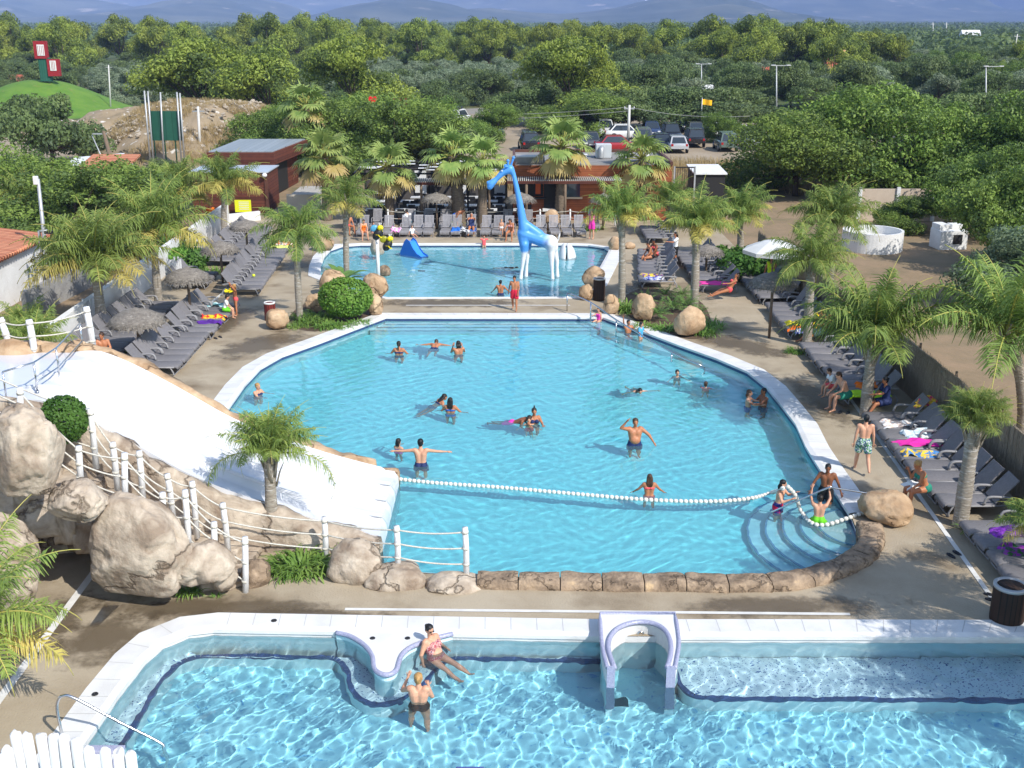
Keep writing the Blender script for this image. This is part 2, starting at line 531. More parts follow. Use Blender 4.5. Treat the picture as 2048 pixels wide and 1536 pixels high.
    # clothes
    for wr_ in (wear, wear2):
        if not wr_: continue
        kind, cn = wr_
        C = MB(); g = .014 * s
        nm = {'shorts': 'swim_shorts', 'briefs': 'swim_briefs', 'onepiece': 'swimsuit', 'bikini': 'bikini', 'top': 'bikini_top', 'shirt': 'shirt', 'vest': 'safety_vest'}[kind]
        if kind in ('shorts', 'briefs', 'bikini', 'onepiece'):
            for q in (1, -1):
                capsule(C, pel + lf * .06 * s * q - up * .015 * s, .105 * s * ft + g, pel + lf * .06 * s * q + up * (.06 if kind != 'bikini' else .0) * s, .100 * s * ft + g)
                capsule(C, pel + lf * .07 * s * q - fw * .045 * s, .095 * s * ft + g, pel + lf * .075 * s * q - fw * .05 * s - up * .05 * s, .085 * s * ft + g)
            fr = .72 if kind == 'shorts' else .02
            for hp, k in zip(hips, knees):
                e = hp.lerp(k, fr)
                if kind == 'shorts':
                    d = (k - hp).normalized()
                    C.tube([hp - d * .04 * s, hp, e], [.09 * s * ft + g, .104 * s * ft + g, .088 * s * lr + g * 1.7], 12)
                else:
                    capsule(C, hp + V((0, 0, .03 * s)), .094 * s * ft + g, e, .088 * s * ft + g)
        if kind in ('onepiece', 'shirt', 'vest'):
            for q in (1, -1):
                capsule(C, pel + lf * .06 * s * q, .105 * s * ft + g, wst + lf * .055 * s * q, .092 * s * ft + g)
                capsule(C, wst + lf * .055 * s * q, .092 * s * ft + g, chest + lf * .072 * s * q - up * .02 * s, .100 * s * ft + g)
                if female: C.ell(chest + lf * .075 * s * q + fw * .075 * s * ft - up * .01 * s, (.062 * s * ft + g,) * 3, 10)
                if kind != 'onepiece':
                    capsule(C, chest + lf * .07 * s * q, .10 * s * ft + g, sh[0 if q > 0 else 1] - lf * .035 * s * q, .068 * s * ft + g)
                    if kind == 'shirt':
                        S, e = (sh[0], els[0]) if q > 0 else (sh[1], els[1])
                        capsule(C, S, .064 * s * lr + g, S.lerp(e, .6), .05 * s * lr + g * 1.6)
                else:
                    capsule(C, chest + lf * .09 * s * q + fw * .05 * s, .03 * s, sh[0 if q > 0 else 1] - lf * .05 * s * q + up * .06 * s, .012 * s, 8)
        if kind in ('bikini', 'top'):
            for q in (1, -1):
                C.ell(chest + lf * .075 * s * q + fw * .078 * s * ft - up * .01 * s, (.066 * s * ft + g * .6,) * 3, 10)
                C.tube([chest + lf * .066 * s * q - up * .045 * s, chest + lf * .066 * s * q + up * .025 * s], [.108 * s * ft + .006] * 2, 12)
        v, f = remesh(C, .018, 2)
        CM = MB(); CM.add(v, f, 0, True); CM.obj(nm, CL[cn], root)
    if wet:
        for c in root.children: c.cycles.is_caustics_receiver = True
    return root
# ================================================================ light, sky, camera
SUN_EL = R(43.); SX, SY = .69, -.72
w = bpy.data.worlds.new('World'); sc.world = w; w.use_nodes = True
nt = w.node_tree; bg = nt.nodes['Background']
sk = nt.nodes.new('ShaderNodeTexSky'); sk.sky_type = 'NISHITA'; sk.sun_disc = False
sk.sun_elevation = SUN_EL; sk.sun_rotation = math.atan2(SX, SY); sk.air_density = 1.1; sk.dust_density = .6
nt.links.new(sk.outputs[0], bg.inputs[0]); bg.inputs[1].default_value = .15
sl = bpy.data.lights.new('sun', 'SUN'); sl.energy = 3.8; sl.angle = R(.5); sl.color = (1, .955, .88)
sl.cycles.is_caustics_light = True
so = bpy.data.objects.new('sun', sl); COL.objects.link(so)
so.rotation_euler = Vector((-SX * math.cos(SUN_EL), -SY * math.cos(SUN_EL), -math.sin(SUN_EL))).to_track_quat('-Z', 'Y').to_euler()
so.location = (30, -30, 60)
cam = bpy.data.cameras.new('camera'); cam.sensor_width = 36; cam.lens = 36 * F / 2048; cam.clip_end = 40000; cam.clip_start = .3
co = bpy.data.objects.new('camera', cam); COL.objects.link(co); co.location = (0, 0, CAMH); co.rotation_euler = (PI / 2 - PITCH, 0, 0)
sc.camera = co
sc.view_settings.view_transform = 'Standard'; sc.view_settings.look = 'None'; sc.view_settings.exposure = .52; sc.view_settings.gamma = 1
cy = sc.cycles
cy.max_bounces = 7; cy.diffuse_bounces = 2; cy.glossy_bounces = 3; cy.transmission_bounces = 5; cy.transparent_max_bounces = 8; cy.volume_bounces = 0
cy.sample_clamp_indirect = 6; cy.caustics_refractive = True; cy.caustics_reflective = False

# ================================================================ materials of the setting
deck_m = mat('stamped_concrete', (.435, .365, .265), .8, (.29, .225, .145), .42, lo=.38, hi=.74, detail=8, bump=.35, bs=22, col3=(.19, .14, .085), ns3=.55, lo3=.53, hi3=.72)
earth_m = mat('dry_earth', (.31, .215, .13), .95, (.22, .165, .095), .5, detail=9, bump=.6, bs=3, col3=(.125, .125, .055), ns3=.3, lo3=.55, hi3=.72)
scrub_m = mat('dry_scrub_ground', (.075, .10, .03), .95, (.20, .155, .08), .012, detail=9, lo=.48, hi=.68, bump=.5, bs=.8)
sand_m = mat('sandy_lot', (.37, .30, .215), .95, (.30, .235, .16), .25, bump=.3, bs=4)
coping_m = mat('white_coping', (.78, .78, .77), .6, (.66, .65, .63), 1.2, bump=.12, bs=30)
tile_m = mat('navy_tile', (.03, .06, .17), .3, (.05, .09, .24), 40)
mosaic_m = mat('violet_mosaic', (.27, .28, .42), .35, (.42, .43, .55), 38, lo=.42, hi=.58)
grout_m = mat('grout', (.50, .49, .47), .9)
line_m = mat('white_line_paint', (.74, .73, .70), .7, (.6, .58, .54), 2)
pool_m = mat('pool_floor_turquoise', (.32, .88, .95), .6, (.27, .84, .93), .5, col3=(.36, .91, .96), ns3=14)
poolL_m = mat('pool_floor_light', (.46, .82, .92), .6, (.40, .77, .89), .8, col3=(.52, .85, .93), ns3=14)
poolF_m = mat('pool_floor_blue', (.41, .87, .97), .6, (.35, .83, .96), .9, col3=(.12, .48, .82), ns3=9, lo3=.60, hi3=.70)
speck_m = mat('speckled_bench_mosaic', (.64, .83, .90), .55, (.58, .80, .88), 1.5, col3=(.05, .13, .36), ns3=24, lo3=.60, hi3=.625)
step_m = mat('pool_step', (.58, .85, .92), .6, (.52, .81, .9), 2)
wallp_m = mat('pool_wall', (.66, .88, .92), .6, (.60, .85, .90), 1)

# ================================================================ pools
mainP = [(7.35, 22.75), (8.05, 23.6), (8.27, 25.2), (8.3, 28.1), (8.34, 29.75), (8.5, 31.6), (8.47, 33.3), (8.40, 35.2), (8.1, 36.9), (7.3, 38.5), (6.15, 40.3), (4.78, 42.65), (3.7, 44.3),
         (-5.15, 44.35), (-6.3, 42.3), (-7.2, 40.65), (-8.3, 38.8), (-8.75, 37.3), (-8.87, 35.4), (-8.85, 33.4), (-8.8, 28.0), (-3.9, 28.0), (-3.7, 22.5), (-2.6, 22.25), (-.6, 21.95), (5.3, 21.85), (6.4, 22.1)]
upP = [(4.75, 56.3), (5.1, 58.2), (4.9, 59.1), (4.1, 59.75), (3.0, 59.95), (-8.2, 59.9), (-9.1, 59.5), (-9.55, 58.4), (-9.6, 56.6), (-9.4, 54.3), (-9.1, 52.3), (-8.0, 50.3), (-6.7, 48.7), (-5.4, 47.75), (3.15, 47.85), (3.6, 50.3)]
fl = [W(*p) for p in ((427, 1259), (376, 1265), (325, 1286), (290, 1317), (239, 1382))]
frontP = [(12.6, 7.5), (12.6, 19.42), (5.0, 19.46), (3.2, 19.46), (1.78, 19.46)] + fl + [(fl[-1][0] - .12, 15.5), (fl[-1][0] - .2, 7.5)]


def waves(X, Y, seed, lmin, lmax, amp, pw=1.3, k=44):
    r = np.random.default_rng(seed); Z = np.zeros_like(X)
    xw = X + .25 * np.sin(Y * .9 + 1) + .12 * np.sin(Y * 2.3); yw = Y + .25 * np.sin(X * .8) + .12 * np.sin(X * 2.1 + 2)
    for _ in range(k):
        lam = lmin * (lmax / lmin) ** r.uniform(); th = r.uniform(0, 2 * PI); ph = r.uniform(0, 2 * PI)
        Z += amp * lam ** pw * np.sin((xw * math.cos(th) + yw * math.sin(th)) * 2 * PI / lam + ph)
    return Z


def water_mat(name, clear, tint):
    m = bpy.data.materials.new(name); m.use_nodes = True; b = m.node_tree.nodes['Principled BSDF']
    b.inputs['Transmission Weight'].default_value = clear; b.inputs['Roughness'].default_value = 0.; b.inputs['IOR'].default_value = 1.33; b.inputs['Base Color'].default_value = (*tint, 1)
    return m


# the two busy pools are slightly cloudy, the near one is clear
cloudy_m = water_mat('cloudy_pool_water', .90, (.50, .88, .95)); clear_m = water_mat('clear_pool_water', .985, (.86, .97, 1.))


def water(name, poly, z, step, seed, lmin, lmax, amp, pw=1.3, ymin=None):
    P = np.array(offset_poly(poly, .12)); x0, y0 = P.min(0); x1, y1 = P.max(0)
    if ymin: y0 = ymin
    nx = int((x1 - x0) / step) + 2; ny = int((y1 - y0) / step) + 2
    X, Y = np.meshgrid(np.linspace(x0, x1, nx), np.linspace(y0, y1, ny))
    Z = waves(X, Y, seed, lmin, lmax, amp, pw) + z
    ins = inside_np(X, Y, P.tolist())
    i = np.arange((nx - 1) * (ny - 1)); r = i // (nx - 1); c = i % (nx - 1); a = r * nx + c
    q = np.stack([a, a + 1, a + nx + 1, a + nx], 1)
    q = q[ins.ravel()[q].any(1)]
    used = np.unique(q); mp = np.zeros(nx * ny, np.int32); mp[used] = np.arange(len(used))
    v = np.stack([X.ravel(), Y.ravel(), Z.ravel()], 1)[used].astype(np.float32); q = mp[q].astype(np.int32)
    me = bpy.data.meshes.new(name); me.vertices.add(len(v)); me.vertices.foreach_set('co', v.ravel())
    me.loops.add(q.size); me.loops.foreach_set('vertex_index', q.ravel())
    me.polygons.add(len(q)); me.polygons.foreach_set('loop_start', np.arange(len(q), dtype=np.int32) * 4); me.polygons.foreach_set('loop_total', np.full(len(q), 4, np.int32))
    me.polygons.foreach_set('use_smooth', np.ones(len(q), bool)); me.update(calc_edges=True)
    me.materials.append(clear_m if poly is frontP else cloudy_m)
    o = bpy.data.objects.new(name, me); COL.objects.link(o); struct(o)
    o.cycles.is_caustics_caster = True
    return o


def basin(name, poly, zf, mats, zt=-.05, zb=-.24):
    """pool shell: white rim, dark tile line at the water, wall, floor"""
    k = len(poly); mb = MB(); lev = [(.0, 0), (zt, 1), (zb, 2), (zf, None)]
    for (za, mi), (zc, _) in zip(lev, lev[1:]):
        v = [(x, y, za) for x, y in poly] + [(x, y, zc) for x, y in poly]
        mb.add(v, [[(i + 1) % k, i, i + k, (i + 1) % k + k] for i in range(k)], mi)
    cdt = delaunay_2d_cdt([Vector(p) for p in poly], [(i, (i + 1) % k) for i in range(k)], [], 0, 1e-5)
    tr = [list(t) for t in cdt[2] if inside(sum((cdt[0][i] for i in t), Vector((0, 0))) / 3, poly)]
    mb.add([(p.x, p.y, zf) for p in cdt[0]], tr, 3)
    o = struct(mb.obj(name, mats)); o.cycles.is_caustics_receiver = True
    return o


def coping(name, poly, wd, keep, z=.05, m=None):
    """rim laid along the outline where keep(mid point) gives a width"""
    k = len(poly); mb = MB()
    ws = [wd(*p) for p in poly]
    out = [offset_poly(poly, wi)[i] if wi else p for i, (p, wi) in enumerate(zip(poly, ws))]
    inn = offset_poly(poly, -.03)
    for i in range(k):
        j = (i + 1) % k; mx = (poly[i][0] + poly[j][0]) / 2; my = (poly[i][1] + poly[j][1]) / 2
        if not keep(mx, my): continue
        a, b, c, d = inn[i], inn[j], out[j], out[i]
        e = offset_poly(poly, .1)
        v = [(*a, z - .035), (*b, z - .035), (*e[j], z), (*e[i], z), (*c, z - .02), (*d, z - .02), (*c, -.05), (*d, -.05), (*a, -.06), (*b, -.06)]
        mb.add(v, [[1, 0, 3, 2], [2, 3, 5, 4], [4, 5, 7, 6], [0, 1, 9, 8]])
        n = int(math.hypot(b[0] - a[0], b[1] - a[1]) / .5)
        for q in range(n):
            s_ = (q + .5) / n; p0 = Vector(e[i]).lerp(Vector(e[j]), s_); p1 = Vector(d).lerp(Vector(c), s_); tn = Vector((b[0] - a[0], b[1] - a[1])).normalized() * .007
            mb.add([(p0.x - tn.x, p0.y - tn.y, z + .003), (p0.x + tn.x, p0.y + tn.y, z + .003), (p1.x + tn.x, p1.y + tn.y, z - .017), (p1.x - tn.x, p1.y - tn.y, z - .017)], [[0, 1, 2, 3]], 1)
    return struct(mb.obj(name, [m or coping_m, grout_m]))


sm_main = mainP
basin('pool_basin', mainP, -1.2, [coping_m, tile_m, wallp_m, pool_m])
basin('pool_basin', upP, -.55, [coping_m, tile_m, wallp_m, poolL_m])
basin('pool_basin', frontP, -1.25, [coping_m, coping_m, wallp_m, poolF_m], -.06, -.16)
coping('pool_rim', mainP, lambda x, y: .12 if y > 44.2 and -5 < x < 3.5 else .62, lambda x, y: y > 28.1 or (x > 8 and y > 25))
coping('pool_rim', upP, lambda x, y: .75 if (x > 3.4 and y < 58.5) else (.55 if x < -9 else .28), lambda x, y: True)
coping('pool_rim', frontP, lambda x, y: .62, lambda x, y: not 1.8 < x < 3.1)
water('pool_water', mainP, -.14, .036, 3, .17, .75, .0011)
water('pool_water', upP, -.12, .05, 4, .2, .9, .0013)
water('pool_water', frontP, -.13, .023, 5, .12, .8, .0029, 1.45, ymin=12.6)

deck_poly = [(-17.2, 3), (12.75, 3), (12.75, 46), (11.9, 56), (11.9, 66.5), (9.5, 72), (-17.2, 72)]
struct(sheet(deck_poly, [offset_poly(mainP, .02), offset_poly(upP, .02), offset_poly(frontP, .02)], 0, 'pool_deck', deck_m))
struct(sheet([(-15000, -300), (15000, -300), (15000, 16000), (-15000, 16000)], [deck_poly], -.004, 'ground', scrub_m))
struct(sheet([(12.75, -5), (80, -5), (80, 92), (-75, 92), (-75, -5), (-17.2, -5), (-17.2, 72), (9.5, 72), (11.9, 66.5), (11.9, 56), (12.75, 46)], [], .002, 'bare_earth', earth_m))
struct(sheet([(-75, 92.02), (90, 92.02), (90, 150), (-12, 150), (-14, 118), (-75, 118)], [], .004, 'parking_ground', sand_m))
struct(sheet([W(690, 238), W(1100, 222), W(1100, 212), W(690, 226)], [], .02, 'access_road', mat('asphalt_light', (.30, .27, .24), .9, (.25, .23, .2), .3)))

# white guide lines painted on the deck
for a, b, wd in ((W(690, 1219), W(1700, 1229), .10), (W(812, 611), W(1140, 611), .10), (W(-40, 1452), W(195, 1135), .16), (W(195, 1135), W(232, 1085), .16),
                 (W(1553, 590), (10.03, 21.0), .11), (W(402, 622), W(452, 581), .12)):
    d = Vector((b[0] - a[0], b[1] - a[1])).normalized(); n = Vector((-d.y, d.x)) * wd * .5
    mb = MB(); mb.add([(a[0] - n.x, a[1] - n.y, .012), (b[0] - n.x, b[1] - n.y, .012), (b[0] + n.x, b[1] + n.y, .012), (a[0] + n.x, a[1] + n.y, .012)], [[0, 1, 2, 3]])
    struct(mb.obj('deck_line', line_m))


# splash water drying on the deck: dark thin film with ragged soft outline
wet_m = bpy.data.materials.new('wet_concrete'); wet_m.use_nodes = True; _t = wet_m.node_tree; _p = _t.nodes['Principled BSDF']; _p.inputs['Base Color'].default_value = (.135, .10, .06, 1); _p.inputs['Roughness'].default_value = .42
_c = _t.nodes.new('ShaderNodeTexCoord'); _l = _t.nodes.new('ShaderNodeVectorMath'); _l.operation = 'LENGTH'; _t.links.new(_c.outputs['Generated'], _l.inputs[0])
_s = _t.nodes.new('ShaderNodeVectorMath'); _s.operation = 'SUBTRACT'; _s.inputs[1].default_value = (0, 0, 0); _t.links.new(_c.outputs['Object'], _s.inputs[0]); _t.links.new(_s.outputs[0], _l.inputs[0])
_g = _t.nodes.new('ShaderNodeNewGeometry'); _nz = _t.nodes.new('ShaderNodeTexNoise'); _nz.inputs['Scale'].default_value = 1.5; _nz.inputs['Detail'].default_value = 8; _nz.inputs['Roughness'].default_value = .65; _t.links.new(_g.outputs['Position'], _nz.inputs['Vector'])
_a = _t.nodes.new('ShaderNodeMath'); _a.operation = 'MULTIPLY_ADD'; _a.inputs[1].default_value = -.72; _t.links.new(_l.outputs['Value'], _a.inputs[0]); _t.links.new(_nz.outputs['Fac'], _a.inputs[2])
_r = _t.nodes.new('ShaderNodeMapRange'); _r.interpolation_type = 'SMOOTHSTEP'; _r.inputs[1].default_value = -.02; _r.inputs[2].default_value = .30; _r.inputs[4].default_value = .62; _t.links.new(_a.outputs[0], _r.inputs[0])
_tr = _t.nodes.new('ShaderNodeBsdfTransparent'); _m = _t.nodes.new('ShaderNodeMixShader'); _t.links.new(_r.outputs[0], _m.inputs[0]); _t.links.new(_tr.outputs[0], _m.inputs[1]); _t.links.new(_p.outputs[0], _m.inputs[2]); _t.links.new(_m.outputs[0], _t.nodes['Material Output'].inputs['Surface'])
for i, (px, py, sx, sy, rz) in enumerate(((420, 1216, 7.0, 1.3, 0), (215, 1275, 2.6, 2.4, 40), (110, 1240, 1.6, 3.2, -10), (560, 1232, 6, .7, 0), (520, 690, 2.6, 6.0, -32), (470, 640, 1.6, 6, -8), (900, 606, 9, 2.2, 0), (600, 525, 2.2, 6, -6), (1290, 590, 2.4, 7, 8), (1480, 690, 2.4, 6, 42), (1640, 800, 1.6, 7, 8), (1560, 1215, 6, 1.2, 4), (760, 470, 9, 1.5, 0))):
    x, y = W(px, py); mb = MB(); mb.add([(-1, -1, 0), (1, -1, 0), (1, 1, 0), (-1, 1, 0)], [[0, 1, 2, 3]]); struct(mb.obj('wet_patch', wet_m, None, (x, y, .006 + i * .0003), R(rz))).scale = (sx * .62, sy * .62, 1)


soil_m = mat('garden_soil', (.075, .05, .032), .95, (.13, .09, .06), 3, bump=.6, bs=12)
for pl in (((1232, 602), (1280, 574), (1345, 580), (1405, 600), (1428, 650), (1402, 684), (1330, 668), (1262, 641)), ((566, 645), (606, 604), (690, 590), (762, 604), (756, 630), (690, 652), (620, 668))):
    struct(sheet(smooth_poly([W(*p) for p in pl], 2), [], .011, 'plant_bed', soil_m))


def rc(o):
    o.cycles.is_caustics_receiver = True
    return o


# steps and ramp inside the main pool (arcs of the corner stair, long stair at the far side, entry ramp)
C0 = (8.35, 24.75)
for i, (rr, z) in enumerate(((.95, -.16), (1.36, -.36), (1.77, -.56), (2.18, -.76), (2.6, -.96))):
    arc = [(C0[0] + rr * math.cos(a), C0[1] + rr * 1.12 * math.sin(a)) for a in np.linspace(R(95), R(285), 30)]
    arc = [(min(x, 8.2 + .02 * i), y) for x, y in arc]
    mb = MB(); mb.prism(arc, -1.21, z - .002 * i, 0)
    k = len(arc)
    ins = [(C0[0] + (x - C0[0]) * (1 - .045 / rr), C0[1] + (y - C0[1]) * (1 - .045 / rr)) for x, y in arc]
    for j in range(k - 1):
        mb.add([(*arc[j], z + .004), (*arc[j + 1], z + .004), (*ins[j + 1], z + .004), (*ins[j], z + .004)], [[0, 1, 2, 3]], 1)
        p = [(C0[0] + (x - C0[0]) * (1 + .006 / rr), C0[1] + (y - C0[1]) * (1 + .006 / rr)) for x, y in (arc[j], arc[j + 1])]
        mb.add([(*p[0], z - .035), (*p[1], z - .035), (*p[1], z + .004), (*p[0], z + .004)], [[0, 1, 2, 3]], 1)
    struct(rc(mb.obj('corner_step', [step_m if i else coping_m, mat('step_edge', (.10, .25, .48), .4, (.15, .32, .55), 30)])))
for i in range(3):
    y1 = 44.33 - .36 * (i + 1); z = -.17 - .14 * (i + 1)
    mb = MB(); mb.box((-.85, (y1 + 44.33) / 2, (z - 1.21) / 2), (8.6 + .5 * i, 44.33 - y1, 1.21 + z)); mb.box((-.85, y1 + .015, z - .02), (8.6 + .5 * i, .05, .05), mi=1)
    struct(rc(mb.obj('long_step', [step_m, tile_m])))
rp = [(W(1113, 617, -.1), (3.75, 44.25), -.12), (W(1232, 676, -.3), (5.1, 42.2), -.35), (W(1320, 712, -.5), (6.1, 40.4), -.62), (W(1408, 745, -.8), (7.5, 38.2), -.95), (W(1452, 765, -1.0), (8.3, 36.2), -1.19)]
mb = MB()
for (a, b, z), (c, d, z2) in zip(rp, rp[1:]):
    mb.add([(*a, z), (*c, z2), (*d, z2), (*b, z)], [[0, 1, 2, 3]])
    mb.add([(*a, -1.21), (*c, -1.21), (*c, z2), (*a, z)], [[0, 1, 2, 3]], 1)
struct(rc(mb.obj('entry_ramp', [step_m, wallp_m])))

# benches of the front pool: speckled ledge with a dark stripe along its edge
zb = -.78; za = -.46
eL = [W(px, py, za) for px, py in ((200, 1560), (253, 1481), (307, 1392), (342, 1344), (376, 1320), (444, 1313), (632, 1316), (670, 1319), (688, 1340), (695, 1365), (706, 1386), (731, 1404), (772, 1408), (812, 1396), (850, 1366), (885, 1332), (912, 1318), (1060, 1320), (1200, 1323))]
wl = [(1.55, 19.45), (-6.2, 19.45)] + fl[1:] + [(fl[-1][0] - .12, 15.5), (fl[-1][0] - .18, 13.0)]
eR = [W(px, py, za) for px, py in ((1346, 1340), (1356, 1366), (1374, 1385), (1402, 1394), (1460, 1397), (1800, 1400), (2120, 1404))]
for edge, poly in ((eL, eL + wl), (eR, eR + [(12.58, 19.4), (eR[0][0], 19.45)])):
    edge = [(p.x, p.y) for p in catmull([(x, y, 0) for x, y in edge], 4)]
    poly = edge + poly[len(eL if poly[0] == eL[0] else eR):]
    mb = MB(); k = len(poly)
    cdt = delaunay_2d_cdt([Vector(p) for p in poly], [(i, (i + 1) % k) for i in range(k)], [], 0, 1e-5)
    mb.add([(p.x, p.y, zb) for p in cdt[0]], [list(t) for t in cdt[2] if inside(sum((cdt[0][i] for i in t), Vector((0, 0))) / 3, poly)], 0)
    for i, (a, b) in enumerate(zip(edge, edge[1:])):
        d = Vector((b[0] - a[0], b[1] - a[1])).normalized(); n = Vector((-d.y, d.x)) * .09
        mb.add([(*a, zb + .004), (*b, zb + .004), (b[0] + n.x, b[1] + n.y, zb + .004), (a[0] + n.x, a[1] + n.y, zb + .004)], [[0, 1, 2, 3]], 1)
        mb.add([(*a, zb - .09), (*b, zb - .09), (*b, zb + .004), (*a, zb + .004)], [[0, 1, 2, 3]], 1)
        mb.add([(*a, -1.26), (*b, -1.26), (*b, zb - .09), (*a, zb - .09)], [[0, 1, 2, 3]], 2)
    struct(rc(mb.obj('pool_bench', [speck_m, tile_m, wallp_m])))


def edging(mb, pts, w, z, mi, h=.05):
    """rounded mosaic band along an open outline"""
    mb.tube([(x, y, z) for x, y in pts], w * .5, 8, mi)


pen = [W(px, py, .02) for px, py in ((672, 1264), (692, 1268), (712, 1277), (733, 1293), (745, 1312), (747, 1330), (753, 1341), (768, 1348), (783, 1346), (793, 1338), (797, 1325), (803, 1309), (818, 1295), (842, 1284), (866, 1276), (905, 1266))]
pen = [(p.x, p.y) for p in catmull([(x, y, 0) for x, y in pen], 3)]
t = thing('pool_peninsula', 'smooth white tongue of coping with violet mosaic edge reaching into the front pool', 'pool ledge', (pen[20][0], pen[20][1], -1.25))
off = Vector((-pen[20][0], -pen[20][1], 1.25))
mb = MB(); mb.prism([(x + off.x, y + off.y) for x, y in pen] + [(pen[-1][0] + off.x, 19.75 + off.y), (pen[0][0] + off.x, 19.75 + off.y)], 0, 1.262, 1, top=0)
rc(mb.obj('ledge', [coping_m, wallp_m], t))
mb = MB(); edging(mb, [(x + off.x, y + off.y) for x, y in pen], .10, 1.25, 0); mb.obj('mosaic_edge', mosaic_m, t)
for px, py in ((745, 1275), (815, 1275)):
    x, y = W(px, py, .03); mb = MB(); mb.lathe([(.055, 0), (.05, .012), (.03, .014), (.028, .004), (.0, .004)], n=14); mb.obj('valve_cover', black, t, (x + off.x, y + off.y, 1.264))
for i, (px, py) in enumerate(((548, 1241), (190, 1388))):
    x, y = W(px, py, .05); mb = MB(); mb.lathe([(.06, 0), (.055, .012), (.03, .014), (.028, .004), (.0, .004)], n=14)
    tag(mb.obj('valve_cover', black, None, (x, y, .048)), ['round black valve cover in the long far rim of the front pool', 'round black valve cover in the white rim beside the curved steel handrail'][i], 'valve cover')

# horseshoe jet niche
zt = .26
oh = [W(px, py, zt) for px, py in ((1215, 1336), (1209, 1315), (1203, 1280), (1200, 1227))] + [W(px, py, zt) for px, py in ((1350, 1227), (1358, 1281), (1354, 1315), (1350, 1336))]
ih = [W(px, py, zt) for px, py in ((1334, 1336), (1340, 1315), (1342, 1295), (1338, 1274), (1326, 1257), (1306, 1247), (1282, 1244), (1256, 1248), (1234, 1258), (1220, 1275), (1216, 1294), (1221, 1315), (1229, 1336))]
ih = [(p.x, p.y) for p in catmull([(x, y, 0) for x, y in ih], 3)]
oh = [(p.x, p.y) for p in catmull([(x, y, 0) for x, y in oh[:4]], 3)] + [(p.x, p.y) for p in catmull([(x, y, 0) for x, y in oh[4:]], 3)]
cx, cyy = 1.95, 18.6
t = thing('jet_niche', 'raised white horseshoe niche with violet mosaic edges in the front pool', 'pool niche', (cx, cyy, -1.25))
lo = lambda pts: [(x - cx, y - cyy) for x, y in pts]
mb = MB(); mb.prism(lo(oh + ih), 0, 1.09, 1); mb.prism(lo(oh + ih), 1.092, 1.25 + zt, 0); rc(mb.obj('niche_wall', [coping_m, wallp_m], t))
mb = MB(); edging(mb, lo(ih), .10, 1.25 + zt, 0); edging(mb, lo(oh), .08, 1.25 + zt, 0)
for q in (0, -1):
    x, y = lo(oh)[q]; x2, y2 = lo(ih)[-1 if q == 0 else 0]
    mb.box(((x + x2) / 2, y - .01, .9), (abs(x2 - x) + .02, .04, 1.3))
mb.obj('mosaic_edge', mosaic_m, t)
mb = MB(); mb.lathe([(.075, 0), (.07, .02), (.045, .022), (.04, .008), (.0, .008)], n=16)
o = mb.obj('jet_nozzle', steel, t, (lo([W(1282, 1266, .05)])[0][0], lo(ih)[len(ih) // 2][1] - .02, 1.25)); o.rotation_euler.x = R(80)
mb = MB(); mb.box((.0, -.30, .02), (.46, .34, .03)); mb.obj('floor_grate', mat('grate_dark', (.03, .12, .14), .5), t)
x, y = W(940, 1532, .0); mb = MB(); mb.box((0, 0, .6), (.46, .5, 1.3), bev=.02)
tag(rc(mb.obj('mosaic_block', mat('deep_blue_mosaic', (.06, .09, .28), .4, (.10, .14, .38), 40), None, (x, y - .25, -1.25))), 'dark blue mosaic block rising from the water at the bottom of the picture', 'pool block')
x, y = W(212, 1487, .12)
t = thing('mosaic_step', 'low white step with violet mosaic top behind the log fence', 'pool step', (x, y - .05, -1.25))
mb = MB(); mb.box((0, -.5, .65), (.62, 1.0, 1.3)); rc(mb.obj('riser', coping_m, t))
mb = MB(); mb.box((0, -.06, 1.33), (.66, .16, .07), bev=.01); mb.box((.3, -.55, 1.32), (.12, .9, .05), bev=.01); mb.obj('mosaic_edge', mosaic_m, t)

# ================================================================ hills and haze
hill_m = mat('forested_hill', (.022, .042, .016), .95, (.10, .11, .06), .0035, detail=10, lo=.40, hi=.66, bump=1., bs=.02, col3=(.30, .26, .20), ns3=.006, lo3=.63, hi3=.72)


def hill(name, x0, x1, y0, y1, nx, ny, fn):
    X, Y = np.meshgrid(np.linspace(x0, x1, nx), np.linspace(y0, y1, ny)); Z = np.zeros_like(X)
    for i in range(ny):
        for j in range(nx):
            Z[i, j] = fn(X[i, j], Y[i, j])
    mb = MB(); mb.grid(np.stack([X, Y, Z], 2)); o = struct(mb.obj(name, hill_m)); return o


def sst(t): t = min(1, max(0, t)); return t * t * (3 - 2 * t)


def ridge(x, y):
    n = noise.fractal(Vector((x * .0009, y * .0009, 3)), 1., 2.1, 7)
    n2 = noise.fractal(Vector((x * .0035, y * .0035, 9)), 1., 2.1, 4)
    px = 1024 + F * x / 9500
    base = 420 + 60 * math.sin(px * .004 + 1)
    notch = 330 * math.exp(-((px - 1795) / 66) ** 2) + 170 * sst((px - 1480) / 330)
    h = max(60, base - notch) * sst((y - 5600) / 4200)
    return h * (1 + .55 * n) + 70 * n2 * sst((y - 6000) / 2500) - 2


def foot(x, y):
    n = noise.fractal(Vector((x * .0016, y * .0016, 31)), 1., 2.1, 6)
    px = 1024 + F * x / 4600
    h = 46 + 30 * math.sin(px * .0052 + .6) + 26 * math.sin(px * .013 + 2.)
    return max(0, h) * sst((y - 3300) / 1500) * (1 - .85 * sst((px - 1350) / 500)) * (1 + .8 * n) - 3


def knoll(x, y):
    n = noise.fractal(Vector((x * .003, y * .003, 5)), 1., 2.1, 5)
    cx = -430; r = math.hypot((x - cx) / 400, (y - 4500) / 650)
    return 100 * math.exp(-r * r * 1.7) * (1 + .22 * n) - 6


